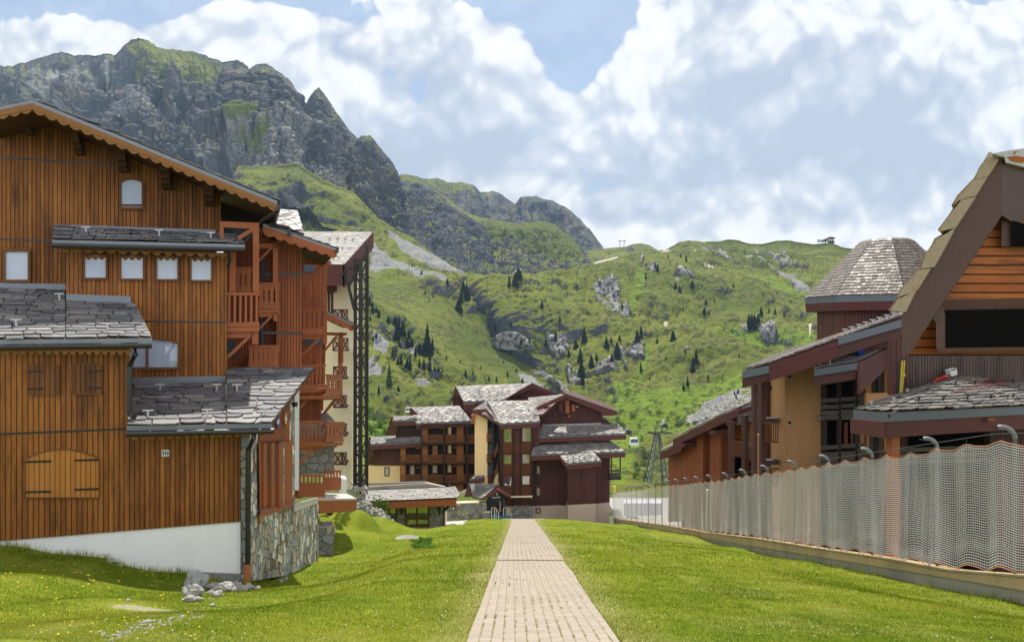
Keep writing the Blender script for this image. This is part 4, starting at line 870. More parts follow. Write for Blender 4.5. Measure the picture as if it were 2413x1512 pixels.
MB().tube([Pl(680, 31).p(c3(500, 330)), Pl(680, 31).p(c3(668, 362)), Pl(680, 31).p(c3(678, 440))], .08, 8).build('gutter', M_GUT, RD)
def post(pl, c, x0, x1, y0, y1, m=None, th=None):
    w_ = abs((pl.p(c(x1, y0))-pl.p(c(x0, y0))).length); return MB().rect(pl, c(x0, y0), c(x1, y1), 0, th or w_).build('post', m or M_WRD, RD)
def beam_(pl, c, pts, th=.22, m=None, name='beam'): return MB().poly(pl, q(c, *pts), 0, th).build(name, m or M_WRD, RD)
post(PA, c3, 350, 406, 318, 935); post(PA, c3, 345, 400, 1270, 1395)
beam_(PA, c3, [(62, 305), (352, 318), (352, 372), (62, 358)]); beam_(PA, c3, [(205, 445), (330, 370), (350, 372), (350, 395), (235, 470)], .15, name='brace')
beam_(PA, c3, [(60, 360), (92, 362), (92, 480), (60, 470)])
beam_(PA, c3, [(95, 1285), (335, 1280), (335, 1335), (95, 1340)]); beam_(PA, c3, [(115, 1500), (295, 1330), (335, 1330), (130, 1525)], .2, name='brace')
beam_(PA, c3, [(145, 560), (200, 560), (195, 935), (140, 935)], .2, name='post')
def balcony(quad, kind, n, dep, m=None, **k):
    TL, TR, BR, BL = quad; bk = -((TR-TL).cross(Zv)).normalized()
    if abs(bk.y) < .75:
        if bk.x > 0: bk = -bk
    elif bk.y < 0: bk = -bk
    b_ = MB().prism([BL-Zv*.02, BR-Zv*.02, BR-Zv*.2, BL-Zv*.2], bk*dep).build('balcony', m or M_WRD, RD)
    (railing if kind == 's' else cutrail)(b_, quad, n, m or M_WRD, **k); return b_
balcony(Q4(PA, c3, [(118, 938), (410, 938), (408, 1235), (115, 1240)], .1), 's', 6, 2.5, sw=.42, rail=.1, kick=.05)
cutrail(RD, Q4(PA2, c3, [(193, 712), (338, 712), (336, 935), (193, 935)]), 3, M_WRD)
balcony(Q4(PB, c3, [(400, 850), (588, 850), (585, 1085), (402, 1078)]), 'c', 4, 1.0)
beam_(PB, c3, [(405, 1115), (525, 1112), (525, 1150), (405, 1155)]); beam_(PB, c3, [(408, 1240), (500, 1150), (528, 1150), (412, 1265)], .15, name='brace'); post(PB, c3, 532, 572, 1112, 1190)
post(PB, c3, 528, 575, 500, 850); beam_(PB, c3, [(405, 505), (575, 505), (575, 545), (405, 545)]); beam_(PB, c3, [(405, 640), (500, 545), (525, 545), (405, 668)], .15, name='brace')
cutrail(RD, Q4(PB, c3, [(314, 1402), (584, 1402), (584, 1640), (314, 1640)]), 6, M_WRD); cutrail(RD, Q4(PB, c4, [(250, -8), (455, -8), (455, 142), (250, 142)], .03), 6, M_WRD)
MB().prism([PB.p(c3(580, 1640)), PB.p(c3(300, 1640)), PB.p(c3(300, 1680)), PB.p(c3(580, 1680))], V((.3, 1, 0))).build('floor_beam', M_WRD, RD)
post(PC, c3, 968, 1008, 648, 1390); beam_(PC, c3, [(790, 645), (1045, 655), (1040, 692), (790, 685)]); beam_(PC, c3, [(795, 855), (945, 692), (968, 692), (968, 708), (800, 880)], .15, name='brace')
for y in (0,):
    balcony(Q4(PC, c3, [(786, 1083), (1005, 1083), (1003, 1275), (784, 1278)], .1), 's', 5, 3, sw=.42, kick=.05)
    beam_(PC, c3, [(784, 1310), (950, 1312), (950, 1350), (784, 1352)]); beam_(PC, c3, [(780, 1495), (915, 1352), (945, 1352), (785, 1512)], .15, name='brace')
post(PD, c3, 1112, 1152, 1290, 1560); beam_(PD, c3, [(1000, 1288), (1185, 1293), (1180, 1318), (1000, 1316)]); beam_(PD, c3, [(960, 1470), (1085, 1318), (1108, 1318), (968, 1490)], .15, name='brace')
PCs = Pl2(c4(800, 0)[0], 37.0, c4(915, 0)[0], 43.0)
post(PD, c4, 887, 916, -10, 395)
balcony(Q4(PC, c4, [(615, 126), (800, 124), (800, 290), (608, 296)], .1), 's', 7, 3, sw=.5, kick=.04); balcony(Q4(PCs, c4, [(800, 194), (912, 198), (908, 335), (792, 340)]), 'c', 4, 2)
beam_(PC, c4, [(605, 306), (800, 306), (790, 335), (610, 335)]); beam_(PC, c4, [(612, 425), (690, 336), (715, 336), (614, 442)], .15, name='brace'); beam_(PD, c4, [(762, 490), (850, 375), (880, 372), (765, 508)], .15, name='brace'); beam_(PD, c4, [(765, 348), (890, 345), (885, 372), (765, 378)])
balcony(Q4(PC, c4, [(606, 524), (798, 520), (796, 682), (604, 690)], .1), 's', 7, 3, sw=.5, kick=.04); balcony(Q4(PCs, c4, [(796, 530), (922, 530), (918, 672), (796, 672)]), 'c', 5, 2)
beam_(PC, c4, [(604, 706), (775, 700), (765, 735), (604, 738)]); beam_(PC, c4, [(602, 820), (680, 737), (710, 735), (605, 845)], .15, name='brace'); beam_(PD, c4, [(780, 690), (900, 684), (870, 712), (780, 715)]); beam_(PD, c4, [(778, 760), (820, 712), (845, 712), (782, 785)], .15, name='brace')
railing(RD, Q4(PC, c4, [(600, 902), (795, 906), (790, 1066), (598, 1060)], .2), 7, M_WRD, sw=.5, kick=.55); railing(RD, Q4(Pl(775, 40), c4, [(776, 870), (910, 874), (905, 1014), (790, 1016)]), 6, M_WRD, sw=.5, kick=.55)
beam_(PC, c4, [(578, 1012), (638, 1016), (628, 1072), (580, 1072)])
MB().poly(Pl(810, 44), q(c4, (900, 932), (946, 936), (944, 1042), (900, 1040)), 0, 1).build('low_wall', M_WHITE, RD)
# pale slates glimpsed between the bays
A, B, C, D = at(*c3(480, 310), 36), at(*c3(805, 415), 36), at(*c3(745, 212), 39), at(*c3(588, 200), 39)
x_ = slab(RD, 'rear_roof', M_BLK, A, B, C, D, .1); slates('roof_slates', M_SL4, x_, A, B, C, D, 6, .75, .03, point=1., jit=.3, seed=11)
A, B, C, D = at(*c3(790, 1060), 46), at(*c3(965, 1085), 46), at(*c3(912, 885), 49), at(*c3(790, 885), 49)
x_ = slab(RD, 'rear_roof', M_BLK, A, B, C, D, .1); slates('roof_slates', M_SL4, x_, A, B, C, D, 6, .75, .03, point=1., jit=.3, seed=12)
# timber terrace deck on a post
DK = thing('terrace_deck', 'wooden terrace deck on a dark post jutting out over the grass bank', 'deck', at(790, 1208, 38))
d0, d1, d2, d3 = at(*c4(742, 1075), 36.5), at(*c4(1015, 1072), 40), at(*c4(950, 1040), 43), at(*c4(790, 1036), 43)
MB().prism([d0, d1, d2, d3], V((0, 0, -.08))).build('deck_boards', M_PLANK, DK)
MB().prism([d0-Zv*.083, d1-Zv*.083, d1-Zv*.62, d0-Zv*.72], V((-.02, .12, 0))).prism([d1-Zv*.083, d2-Zv*.083, d2-Zv*.5, d1-Zv*.62], V((-.1, 0, 0))).build('edge_beam', M_WRD, DK)
MB().rect(Pl(778, 39), c4(742, 1125), c4(910, 1142), 0, .2).build('joist', M_BLK, DK); MB().rect(Pl(778, 39), c4(808, 1140), c4(845, 1192), -.02, .5).build('post', M_BLK, DK)
tag(MB().poly(Pl(760, 37), q(c4, (700, 1272), (800, 1280), (858, 1270), (862, 1300), (845, 1520), (700, 1520)), 0, 1.2).build('retaining_wall', M_STONE2), 'short rough stone retaining wall in the grass bank behind the chalet corner', 'stone wall', None, 'thing')

# ================================================================ cream tower with lattice support
TW = thing('apartment_tower', 'cream rendered apartment tower with pale slate roof and dark lattice support', 'tower', at(800, 1150, 62))
T1 = Pl(783, 60, 8, 1); TL = Pl2(c3(905, 0)[0], 60, c3(1057, 0)[0], 58)
MB().poly(T1, q(c3, (1055, 690), (1250, 690), (1245, 1512)) + q(c4, (990, 0), (978, 1010), (838, 1010), (840, 0)), 0, 10).build('wall', M_CREAM, TW)
MB().poly(Pl(770, 61, 8, 1), q(c3, (800, 700), (1060, 720), (1060, 1512)) + q(c4, (842, 1010), (765, 1010), (765, 500)), 0, 9).build('wall', M_CREAM, TW)
MB().poly(Pl(770, 60.6, 8, 1), q(c3, (800, 740), (915, 745), (915, 960), (800, 960)), .2, 1).build('wood_panel', M_DRK, TW)
A, B, C, D = at(*c3(760, 690), 57), at(*c3(1162, 694), 57), at(*c3(1420, 402), 66), at(*c3(790, 400), 66)
x_ = slab(TW, 'roof', M_FAS, A, B, C, D, .35); slates('roof_slates', M_SL4, x_, A, B, C, D, 26, .75, .035, jit=.5, seed=13)
guards(x_, A, B, C, D, [(.45+.12*i+.05*(j % 2), .12+.28*j) for j in range(3) for i in range(4)], M_IRON, .2)
strip3(A, B, .0, 1.5, T1.n, .12).build('fascia', M_FAS, x_); e_ = (C-B).normalized()
MB().prism([B, C, C-Zv*1.3, B-Zv*1.65], V((-.12, 0, 0))).build('verge_board', M_FAS, x_)
for y0, (bx0, bx1) in ((808, (810, 955)), (828, (955, 1095))):
    MB().rect(Pl(770, 58), c3(bx0, y0), c3(bx1, y0+100), 0, 3).build('bay_fascia', M_FAS, TW)
A, B, C, D = at(*c3(810, 808), 57.5), at(*c3(1098, 850), 57.5), at(*c3(1000, 815), 60), at(*c3(840, 785), 60)
x_ = slab(TW, 'canopy', M_FAS, A, B, C, D, .1, .05); slates('roof_slates', M_SL4, x_, A, B, C, D, 5, .6, .03, seed=14)
for x in (1015, 1045): MB().rect(Pl(775, 58.5), c3(x, 930), c3(x+20, 1120), 0, .3).build('post', M_DRK, TW)
def xrail(pl, c, x0, x1, x2, y0, y1):
    b_ = MB().rect(pl, c(x0, y1-3), c(x2, y1+3), .0, 2).build('balcony', M_FAS, TW); mb = MB()
    for a, b in ((x0, x1), (x1, x2)):
        m_ = (b-a)*.12
        for p_ in ([(a, y0), (b, y0), (b, y0+8), (a, y0+8)], [(a, y1-8), (b, y1-8), (b, y1), (a, y1)], [(a, y0), (a+m_, y0), (a+m_, y1), (a, y1)], [(b-m_, y0), (b, y0), (b, y1), (b-m_, y1)],
                   [(a, y0), (a+m_*1.2, y0), (b, y1), (b-m_*1.2, y1)], [(b-m_*1.2, y0), (b, y0), (a+m_*1.2, y1), (a, y1)]): mb.poly(pl, q(c, *p_), .05, .1)
    mb.build('railing', M_FAS, b_)
    MB().rect(pl, c(x0+4, y0+4), c(x2-4, y1-4), -.08, .04).build('screen', M_CREAM, b_)
PX_ = Pl(800, 57.8, 8, 1)
xrail(PX_, c3, 1062, 1140, 1193, 1085, 1172); xrail(PX_, c3, 1055, 1140, 1196, 1338, 1452)
for y0 in (138, 342, 542, 746): xrail(PX_, c4, 848, 915, 946, y0, y0+88)
for x0, x1, Yd in ((1243, 1273, 57), (1287, 1322, 56.5), (1345, 1376, 59)):
    xa = c3(x0, 0)[0]; xb = c3(x1, 0)[0]; pl = Pl(xa, Yd, 8, 1); yt = c3(0, 640 if x0 < 1340 else 525)[1]
    xm0 = xa-(1.6 if x0 < 1300 else 1); MB().poly(pl, [(xa, yt), (xb, yt), (xb-.8, 1152), (xm0, 1152)], 0, .22).build('support_post', M_LAT, TW)
mb = MB(); pl = Pl(850, 57.2, 8, 1); ys_ = [640+i*130 for i in range(17)]
for i, y in enumerate(ys_[:-1]):
    ya, yb = c3(0, y)[1], c3(0, y+130)[1]
    for x0, x1 in ((838, 850.5), (853, 866)):
        mb.poly(pl, [(x0, ya), (x1, ya+1), (x1, ya+4.6), (x0, ya+3.6)], 0, .1)
        a, b = ((x0, ya), (x1, yb)) if i % 2 else ((x1, ya), (x0, yb))
        mb.poly(pl, [(a[0]-1.7, a[1]), (a[0]+1.7, a[1]), (b[0]+1.7, b[1]), (b[0]-1.7, b[1])], 0, .1)
mb.build('bracing', M_LAT, TW)
mb = MB()
for a, b in (((1165, 755), (1250, 1090)), ((1130, 790), (1190, 740)), ((1200, 875), (1275, 745)), ((1205, 720), (1290, 745)), ((1275, 720), (1355, 600)), ((1240, 660), (1300, 740))): mb.pbeam(Pl(835, 57, 8, 1), c3(*a), c3(*b), .22)
mb.build('strut', M_LAT, TW)
MB().poly(Pl(850, 56), [(838, 1150), (868, 1150), (868, 1156), (838, 1156)], 0, 3).build('footing', M_CONC, TW)
tag(MB().poly(Pl(850, 72), q(c5, (-20, 1000), (70, 1005), (70, 1180), (-20, 1180)), 0, 8).build('stone_pier', M_STONE2), 'grey stone pier under the foot of the dark lattice support', 'stone pier', None, 'thing')
# ================================================================ dark timber hotel in the dip
HT = thing('timber_hotel', 'dark maroon timber hotel with stepped stone slate roofs at the end of the path', 'hotel', at(1250, 1222, 100))
def wl(pl, pts, m, out=0., th=6., c=c5, name='wall', par=HT): return MB().poly(pl, q(c, *pts), out, th).build(name, m, par)
FR = lambda Y: Pl(1206, Y, 1, 0)
CL = FR(106); CS = FR(100); CG = FR(99); CR = FR(100); CP = FR(97.5); CQ = FR(99.5); CE = FR(103)
def roof5(a, b, c_, d_, Ye, pitch=.42, rows=10, tw=.95, par=HT, c=c5, m=M_SL2, fas=.55, seed=0, zinc=.2, jit=.6, pt=.75, g_=True, fm=None):
    A = at(*c(*a), Ye); B = at(*c(*b), Ye); C, D = roofpts(A, B, c(*c_), c(*d_), pitch)
    r_ = slab(par, 'roof', M_FAS, A, B, C, D, .25, .02)
    slates('roof_slates', m, r_, A, B, C, D, rows, tw, .028, point=pt, jit=jit, seed=seed, over=1.5)
    n = V((0, -1, 0))
    if zinc: strip3(A, B, .0, zinc, n, .08).build('zinc_edge', M_ZINCB, r_)
    strip3(A+V((0, .06, 0)), B+V((0, .06, 0)), zinc, zinc+fas, n, .1).build('fascia', fm or M_FAS, r_)
    if g_: guards(r_, A, B, C, D, [(.1+.16*i+.07*(j % 2), .2+.33*j) for j in range(2) for i in range(6)], M_IRON, .18)
    return r_, (A, B, C, D)
# left gallery wing
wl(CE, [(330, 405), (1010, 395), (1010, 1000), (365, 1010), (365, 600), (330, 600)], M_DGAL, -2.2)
wl(CL, [(330, 415), (545, 410), (545, 530), (330, 528)], M_DRK, 0, 3); wl(CL, [(142, 615), (365, 605), (365, 785), (142, 785)], M_DRK, .1, 5); wl(CL, [(95, 785), (365, 783), (365, 1010), (95, 1010)], M_CREAM2, 0, 6)
wl(FR(106.3), [(112, 622), (145, 622), (145, 785), (95, 785), (88, 740)], M_BRK, 0, 5)
(x0, y0), (x1, y1) = c5(230, 796), c5(273, 875); window(HT, CL, (x0, y0, x1, y1), 0, .12)
roof5((500, 428), (975, 402), (872, 276), (450, 287), 104, .45, 9, seed=21)
roof5((300, 402), (505, 394), (505, 358), (296, 364), 104.5, .3, 4, seed=22, g_=False)
roof5((112, 602), (552, 578), (535, 522), (104, 540), 104, .4, 5, seed=23, g_=False)
for pts in ([(238, 530), (288, 372), (302, 368), (312, 400), (345, 430), (330, 530)], [(78, 755), (100, 548), (112, 540), (122, 606), (142, 625), (142, 700)], [(440, 352), (455, 288), (520, 352)]):
    wl(FR(105), pts, M_BRK, 0, .3, name='gable_end')
def gallery(x0, x1, y0, y1, n): 
    x0_, x1_ = x0, x1; b_ = MB().rect(FR(103.5), c5(x0-6, y1-2), c5(x1+6, y1+10), 0, 2.6).build('gallery_floor', M_BLK, HT)
    railing(b_, [FR(103.4).p(c5(*p)) for p in ((x0, y0), (x1, y0-6), (x1, y1-6), (x0, y1))], n, M_RAIL, sw=.62, rail=.1)
for y, xs_ in ((525, ((550, 730), (750, 920), (940, 1003))), (697, ((365, 540), (555, 732), (750, 920), (938, 1003))), (866, ((365, 540), (555, 732), (748, 916), (916, 1003)))):
    for a, b in xs_: gallery(a, b, y, y+68, max(4, int((b-a)/13)))
for y0 in (440, 612, 780, 945):
    for x0, x1, m in ((548, 602, M_DOOR), (848, 906, M_DOOR), (368, 412, M_DOOR)):
        if y0 == 440 and x0 == 368: continue
        if y0 == 945 and x0 < 800: continue
        d_ = wl(FR(105), [(x0, y0), (x1, y0-3), (x1, y0+140 if y0 < 900 else 1000), (x0, y0+140 if y0 < 900 else 1000)], m, 0, .2, name='door')
        MB().rect(FR(104.9), c5(x1-12, y0+75), c5(x1-8, y0+81), .02, .05).build('handle', M_STEEL, d_)
for x0, y0, x1, y1, bk in ((770, 446, 806, 522, M_CREAM), (770, 606, 806, 684, M_CREAM), (768, 772, 806, 846, M_CREAM), (448, 782, 490, 860, M_CURT), (640, 778, 684, 852, M_CURT), (642, 614, 684, 692, M_DOOR), (768, 935, 803, 960, M_CREAM)):
    (a, b), (c_, d_) = c5(x0, y0), c5(x1, y1); window(HT, FR(104.8), (a, b, c_, d_), 0, .13, M_DOOR, bk)
for x, y in ((712, 462), (500, 632), (818, 624), (502, 794), (815, 782), (815, 940)): MB().rect(FR(104.9), c5(x, y), c5(x+30, y+10), 0, .06).build('wall_sign', M_DOOR, HT)
for x in (541, 736, 930): wl(FR(103.2), [(x, 430), (x+12, 430), (x+12, 1000), (x, 1000)], M_BLK, 0, .3, name='post')
for y in (430, 603, 772, 938): wl(FR(103.6), [(545, y), (1003, y-8), (1003, y), (545, y+8)], M_BLK, 0, .3, name='beam')
# rear gabled block
roof5((905, 240), (1250, 226), (1495, 82), (838, 108), 108, .42, 10, seed=24)
RB = FR(112)
wl(RB, [(1260, 235), (1490, 112), (1660, 175), (1740, 240), (1740, 420), (905, 420), (905, 250)], M_DRK, 0, 6)
wl(FR(107), [(905, 262), (1010, 255), (1010, 420), (905, 420)], M_DRK, 0, 6)
wl(FR(110.5), [(1490, 80), (1498, 118), (1275, 232), (1245, 228), (1300, 190)], M_FAS, 0, .25, name='verge_board')
wl(FR(110.5), [(1490, 80), (1720, 178), (1705, 205), (1498, 118)], M_FAS, 0, .25, name='verge_board')
wl(FR(109.5), [(838, 108), (780, 272), (840, 190), (890, 222), (905, 240)], M_BRK, 0, .25, name='gable_end')
wl(FR(109.9), [(815, 210), (840, 165), (905, 235), (905, 330), (880, 300), (815, 275)], M_DRK, 0, 3)
# main gabled block
MG = FR(103)
wl(MG, [(1500, 330), (1780, 205), (2092, 335), (2092, 420), (2160, 420), (2160, 640), (1490, 640)], M_DRK, 0, 8)
roof5((1215, 428), (1560, 408), (1520, 230), (1105, 232), 98.5, .42, 13, seed=25)
A, B, C, D = at(*c5(983, 308), 99.5), at(*c5(1215, 426), 98.5), at(*c5(1180, 232), 107), at(*c5(1108, 230), 106)
x_ = slab(HT, 'roof', M_FAS, A, B, C, D, .25, .02); slates('roof_slates', M_SL2, x_, A, B, C, D, 11, 0.9, .028, point=.7, jit=.6, seed=26)
A, B, C, D = at(*c5(1500, 350), 100), at(*c5(1582, 350), 100), at(*c5(1780, 176), 104.5), at(*c5(1455, 206), 108)
x_ = slab(HT, 'roof', M_FAS, A, B, C, D, .25, .02); slates('roof_slates', M_SL2, x_, A, B, C, D, 11, 0.9, .028, point=.7, jit=.6, seed=27)
wl(FR(99.3), [(983, 310), (1098, 300), (1215, 432), (1215, 470), (1195, 440), (1098, 330), (983, 342)], M_FAS, 0, .2, name='verge_board')
wl(FR(101.5), [(1780, 172), (2216, 322), (2216, 356), (2085, 362), (2085, 330), (1782, 210)], M_FAS, 0, .3, name='verge_board')
wl(FR(101.6), [(1780, 172), (1782, 210), (1545, 308), (1522, 292)], M_FAS, 0, .3, name='verge_board')
wl(FR(101.4), [(1780, 165), (1800, 172), (2218, 318), (2218, 326), (1780, 176)], M_ZINC, 0, .3, name='roof_edge')
A, B, C, D = at(*c5(1780, 170), 101.6), at(*c5(2218, 322), 101.6), at(*c5(2218, 322), 101.6)+V((.2, 9, .0)), at(*c5(1780, 170), 101.6)+V((0, 9, 0))
slab(HT, 'roof', M_FAS, A, B, C, D, .25, .05)
wl(FR(101.2), [(1510, 352), (1580, 350), (1580, 362), (1510, 372)], M_FAS, 0, .4, name='fascia')
for x0, y0, x1, y1 in ((1778, 226, 1811, 338), (1830, 264, 1860, 322), (1720, 268, 1755, 328)): wl(MG, [(x0, y0), (x1, y0), (x1, y1), (x0, y1)], M_WRD if x0 > 1770 else M_DRK, .45, .45, name='flue_box')
wl(MG, [(1710, 350), (1795, 350), (1795, 358), (1710, 358)], M_IRON, .2, .1, name='pipe'); wl(MG, [(1798, 355), (1817, 355), (1817, 376), (1798, 376)], M_WRD, .2, .2, name='junction_box'); wl(MG, [(1866, 275), (1888, 275), (1888, 291), (1866, 291)], M_PINK, .05, .05, name='notice')
roof5((1550, 538), (2296, 512), (2225, 428), (1568, 450), 99, .42, 7, seed=28); wl(FR(102.8), [(1580, 436), (2080, 422), (2080, 432), (1580, 447)], M_ZINCL, .15, .1, name='flashing')
roof5((1482, 692), (2288, 664), (2172, 578), (1505, 606), 97.5, .42, 8, seed=29); wl(FR(101), [(1505, 598), (2160, 570), (2160, 579), (1505, 607)], M_ZINCL, .15, .1, name='flashing')
roof5((1782, 768), (2084, 742), (2022, 672), (1716, 690), 95.6, .38, 6, seed=30)
wl(FR(95.7), [(1700, 690), (1720, 692), (1785, 768), (1785, 800), (1770, 790)], M_FAS, 0, .2, name='verge_board')
wl(CR, [(1495, 560), (1800, 560), (1800, 1128), (1495, 1134)], M_DRK, 0, 8); wl(CP, [(1797, 760), (2036, 745), (2034, 1110), (1797, 1122)], M_DRK, 0, 8); wl(CQ, [(2030, 560), (2157, 560), (2154, 1100), (2030, 1112)], M_DRK, 0, 8)
wl(CR, [(1495, 1132), (1730, 1124), (1797, 1128), (1797, 1300), (1495, 1300)], M_PINK, .1, 8, name='plinth'); wl(CP, [(1797, 1122), (2034, 1110), (2032, 1300), (1797, 1300)], M_PINK, .1, 8, name='plinth'); wl(CQ, [(2030, 1112), (2154, 1098), (2152, 1300), (2030, 1300)], M_PINK, .1, 8, name='plinth')
for x0, y0, x1, y1, bk in ((1525, 780, 1566, 862, M_CURT), (1525, 965, 1566, 1047, M_CURT), (1522, 1145, 1566, 1192, M_ROOM)):
    (a, b), (c_, d_) = c5(x0, y0), c5(x1, y1); window(HT, CR, (a, b, c_, d_), 0, .15, M_FRAME, bk, proud=.14)
l_ = MB().pbeam(CP, c5(1916, 845), c5(1916, 905), .07, out=.2).pbeam(CP, c5(1916, 905), c5(1924, 940), .07, out=.5).build('lantern_bracket', M_IRON, HT)
MB().poly(CP, q(c5, (1913, 950), (1924, 938), (1937, 950), (1933, 975), (1917, 975)), .6, .3).build('lantern', M_BRK, l_)
# balcony at the right end
for x in (2164, 2240): wl(FR(99), [(x, 705), (x+10, 705), (x+10, 905), (x, 905)], M_BLK, 0, .2, name='post')
wl(FR(99), [(2155, 895), (2252, 888), (2252, 905), (2155, 908)], M_BLK, 0, 2.5, name='balcony_floor')
for y in (822, 846, 870): wl(FR(98.9), [(2157, y), (2250, y-3), (2250, y+14), (2157, y+17)], M_GRAIL, 0, .08, name='balcony_rail')
# glazed stair bay
wl(CG, [(1215, 440), (1500, 440), (1500, 1060), (1215, 1060)], M_FAS, 0, 4, name='stair_bay'); wl(CG, [(1500, 380), (1560, 380), (1560, 720), (1500, 720)], M_DRK, -.2, 4)
for x0, y0, x1, y1 in ((1245, 462, 1322, 594), (1402, 458, 1488, 588), (1244, 688, 1322, 780), (1402, 682, 1478, 775), (1244, 872, 1322, 964), (1402, 866, 1478, 955)):
    (a, b), (c_, d_) = c5(x0, y0), c5(x1, y1); window(HT, CG, (a, b, c_, d_), 0, .13, M_RAIL, M_ROOM, proud=.12, glass=M_GLASS2)
for y0 in (600, 785, 968):
    for x0, x1 in ((1238, 1326), (1342, 1386), (1400, 1484)): railing(HT, [CG.p(c5(*p), .15) for p in ((x0, y0), (x1, y0-3), (x1, y0+70), (x0, y0+74))], int((x1-x0)/9), M_RAIL, sw=.7, rail=.08, name='slat_panel')
for x in (1222, 1328, 1386, 1488): wl(CG, [(x, 445), (x+14, 445), (x+14, 1125), (x, 1125)], M_BLK, .25, .3, name='post')
wl(CG, [(1250, 1055), (1485, 1050), (1485, 1132), (1250, 1132)], M_FAS, -.2, 4, name='louvre'); wl(CG, [(1250, 1048), (1495, 1042), (1495, 1056), (1250, 1060)], M_CREAM, .3, .3, name='ledge')
mb = MB()
for k in range(8): mb.rect(CG, c5(1255, 1064+k*8), c5(1483, 1068+k*8), -.05, .15)
mb.build('louvre_slats', M_RAIL, HT)
wl(CG, [(1250, 1132), (1495, 1128), (1495, 1300), (1250, 1300)], M_STONE2, .1, 5, name='stone_base')
# rendered stair wall
wl(CS, [(1002, 335), (1112, 335), (1150, 380), (1150, 395), (1110, 395), (1110, 1000), (1002, 1000)], M_CREAM2, 0, 5, name='stair_wall')
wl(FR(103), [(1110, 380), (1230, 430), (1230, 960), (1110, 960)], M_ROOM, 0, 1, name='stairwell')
for y0 in (512, 690, 870): railing(HT, [CS.p(c5(*p), 0) for p in ((1102, y0), (1150, y0), (1150, y0+72), (1102, y0+72))], 6, M_RAIL, sw=.7, name='landing_rail')
for y0 in (640, 815): wl(FR(99.8), [(1152, y0+70), (1200, y0-60), (1222, y0-90), (1222, y0-20), (1152, y0+110)], M_RAIL, 0, .15, name='stair_rail')
for y0 in (470, 600, 775): MB().rect(FR(102.8), c5(1118, y0), c5(1150, y0+85), 0, .1).build('stair_window', M_CURT, HT)
for x in (1150, 1203): wl(CS, [(x, 380), (x+14, 400), (x+14, 935), (x, 935)], M_BLK, .2, .3, name='post')
wl(CS, [(1150, 905), (1195, 845), (1226, 840), (1226, 960), (1150, 960)], M_CREAM2, .1, 1.5, name='stair_wall')
wl(CS, [(972, 355), (1004, 350), (1004, 425), (975, 430)], M_WRD, .2, 1, name='shutter')
roof5((960, 902), (1086, 876), (1080, 866), (1005, 872), 99, .3, 2, .8, seed=31, g_=False)
wl(FR(99.6), [(1002, 905), (1112, 885), (1112, 945), (1002, 945)], M_CREAM2, 0, 3, name='low_wall')
# entrance porch with the name board
A, B, C, D = at(*c5(972, 1050), 95.5), at(*c5(1072, 1070), 92.5), at(*c5(1208, 945), 95.0), at(*c5(948, 936), 99.5)
x_ = slab(HT, 'porch_roof', M_FAS, A, B, C, D, .2, .02); slates('roof_slates', M_SL2, x_, A, B, C, D, 6, 1.1, .05, jit=1., seed=32)
A, B, C, D = at(*c5(868, 1022), 97.5), at(*c5(940, 1035), 96.8), at(*c5(950, 990), 98.5), at(*c5(930, 985), 99.5)
slates('roof_slates', M_SL2, x_, A, B, C, D, 4, .7, .05, jit=1., seed=33)
A, B, C, D = at(*c5(1192, 985), 92.4), at(*c5(1312, 1052), 92.4), at(*c5(1300, 1020), 96), at(*c5(1205, 945), 97)
slab(HT, 'porch_roof', M_FAS, A, B, C, D, .2, .02)
wl(FR(92.3), [(1192, 982), (1194, 1006), (1075, 1078), (1062, 1066)], M_FAS, 0, .2, name='verge_board'); wl(FR(92.3), [(1192, 982), (1314, 1048), (1310, 1064), (1194, 1006)], M_FAS, 0, .2, name='verge_board')
wl(FR(94.5), [(912, 1050), (948, 938), (965, 960), (980, 1040), (962, 1052)], M_BRK, 0, .2, name='gable_end')
wl(FR(93), [(1110, 1060), (1194, 1008), (1290, 1060), (1290, 1075), (1110, 1075)], M_BLK, 0, .2, name='porch_gable')
sg = wl(FR(92.4), [(1140, 1036), (1228, 1034), (1228, 1076), (1140, 1078)], M_BLK, 0, .1, name='name_board')
cu = bpy.data.curves.new('lettering', 'FONT'); cu.body = 'CALLISTO'; cu.size = 1.; cu.extrude = .012; cu.align_x = 'CENTER'; cu.align_y = 'CENTER'
to = bpy.data.objects.new('tmp', cu); COL.objects.link(to); bpy.context.view_layer.update()
me = bpy.data.meshes.new_from_object(to.evaluated_get(bpy.context.evaluated_depsgraph_get())); bpy.data.objects.remove(to)
lt = bpy.data.objects.new('lettering', me); COL.objects.link(lt); me.materials.append(M_LETTER); lt.parent = sg
wd = (FR(92.3).p(c5(1218, 1055))-FR(92.3).p(c5(1150, 1055))).length; xsz = max(v_.co.x for v_ in me.vertices)-min(v_.co.x for v_ in me.vertices)
lt.scale = (wd/xsz,)*3; lt.rotation_euler = (math.pi/2, 0, 0); lt.location = FR(92.36).p(c5(1184, 1056))-worldloc(HT)
for x in (1100, 1225): wl(FR(93.5), [(x, 1075), (x+14, 1075), (x+14, 1260), (x, 1260)], M_BLK, 0, .4, name='post')
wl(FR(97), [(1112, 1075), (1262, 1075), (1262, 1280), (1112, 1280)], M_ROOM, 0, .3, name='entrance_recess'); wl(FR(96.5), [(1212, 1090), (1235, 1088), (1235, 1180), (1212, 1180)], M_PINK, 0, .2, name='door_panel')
MB().rect(FR(92.2), c5(1188, 1024), c5(1198, 1034), 0, .12).build('porch_lamp', M_WHP, HT)
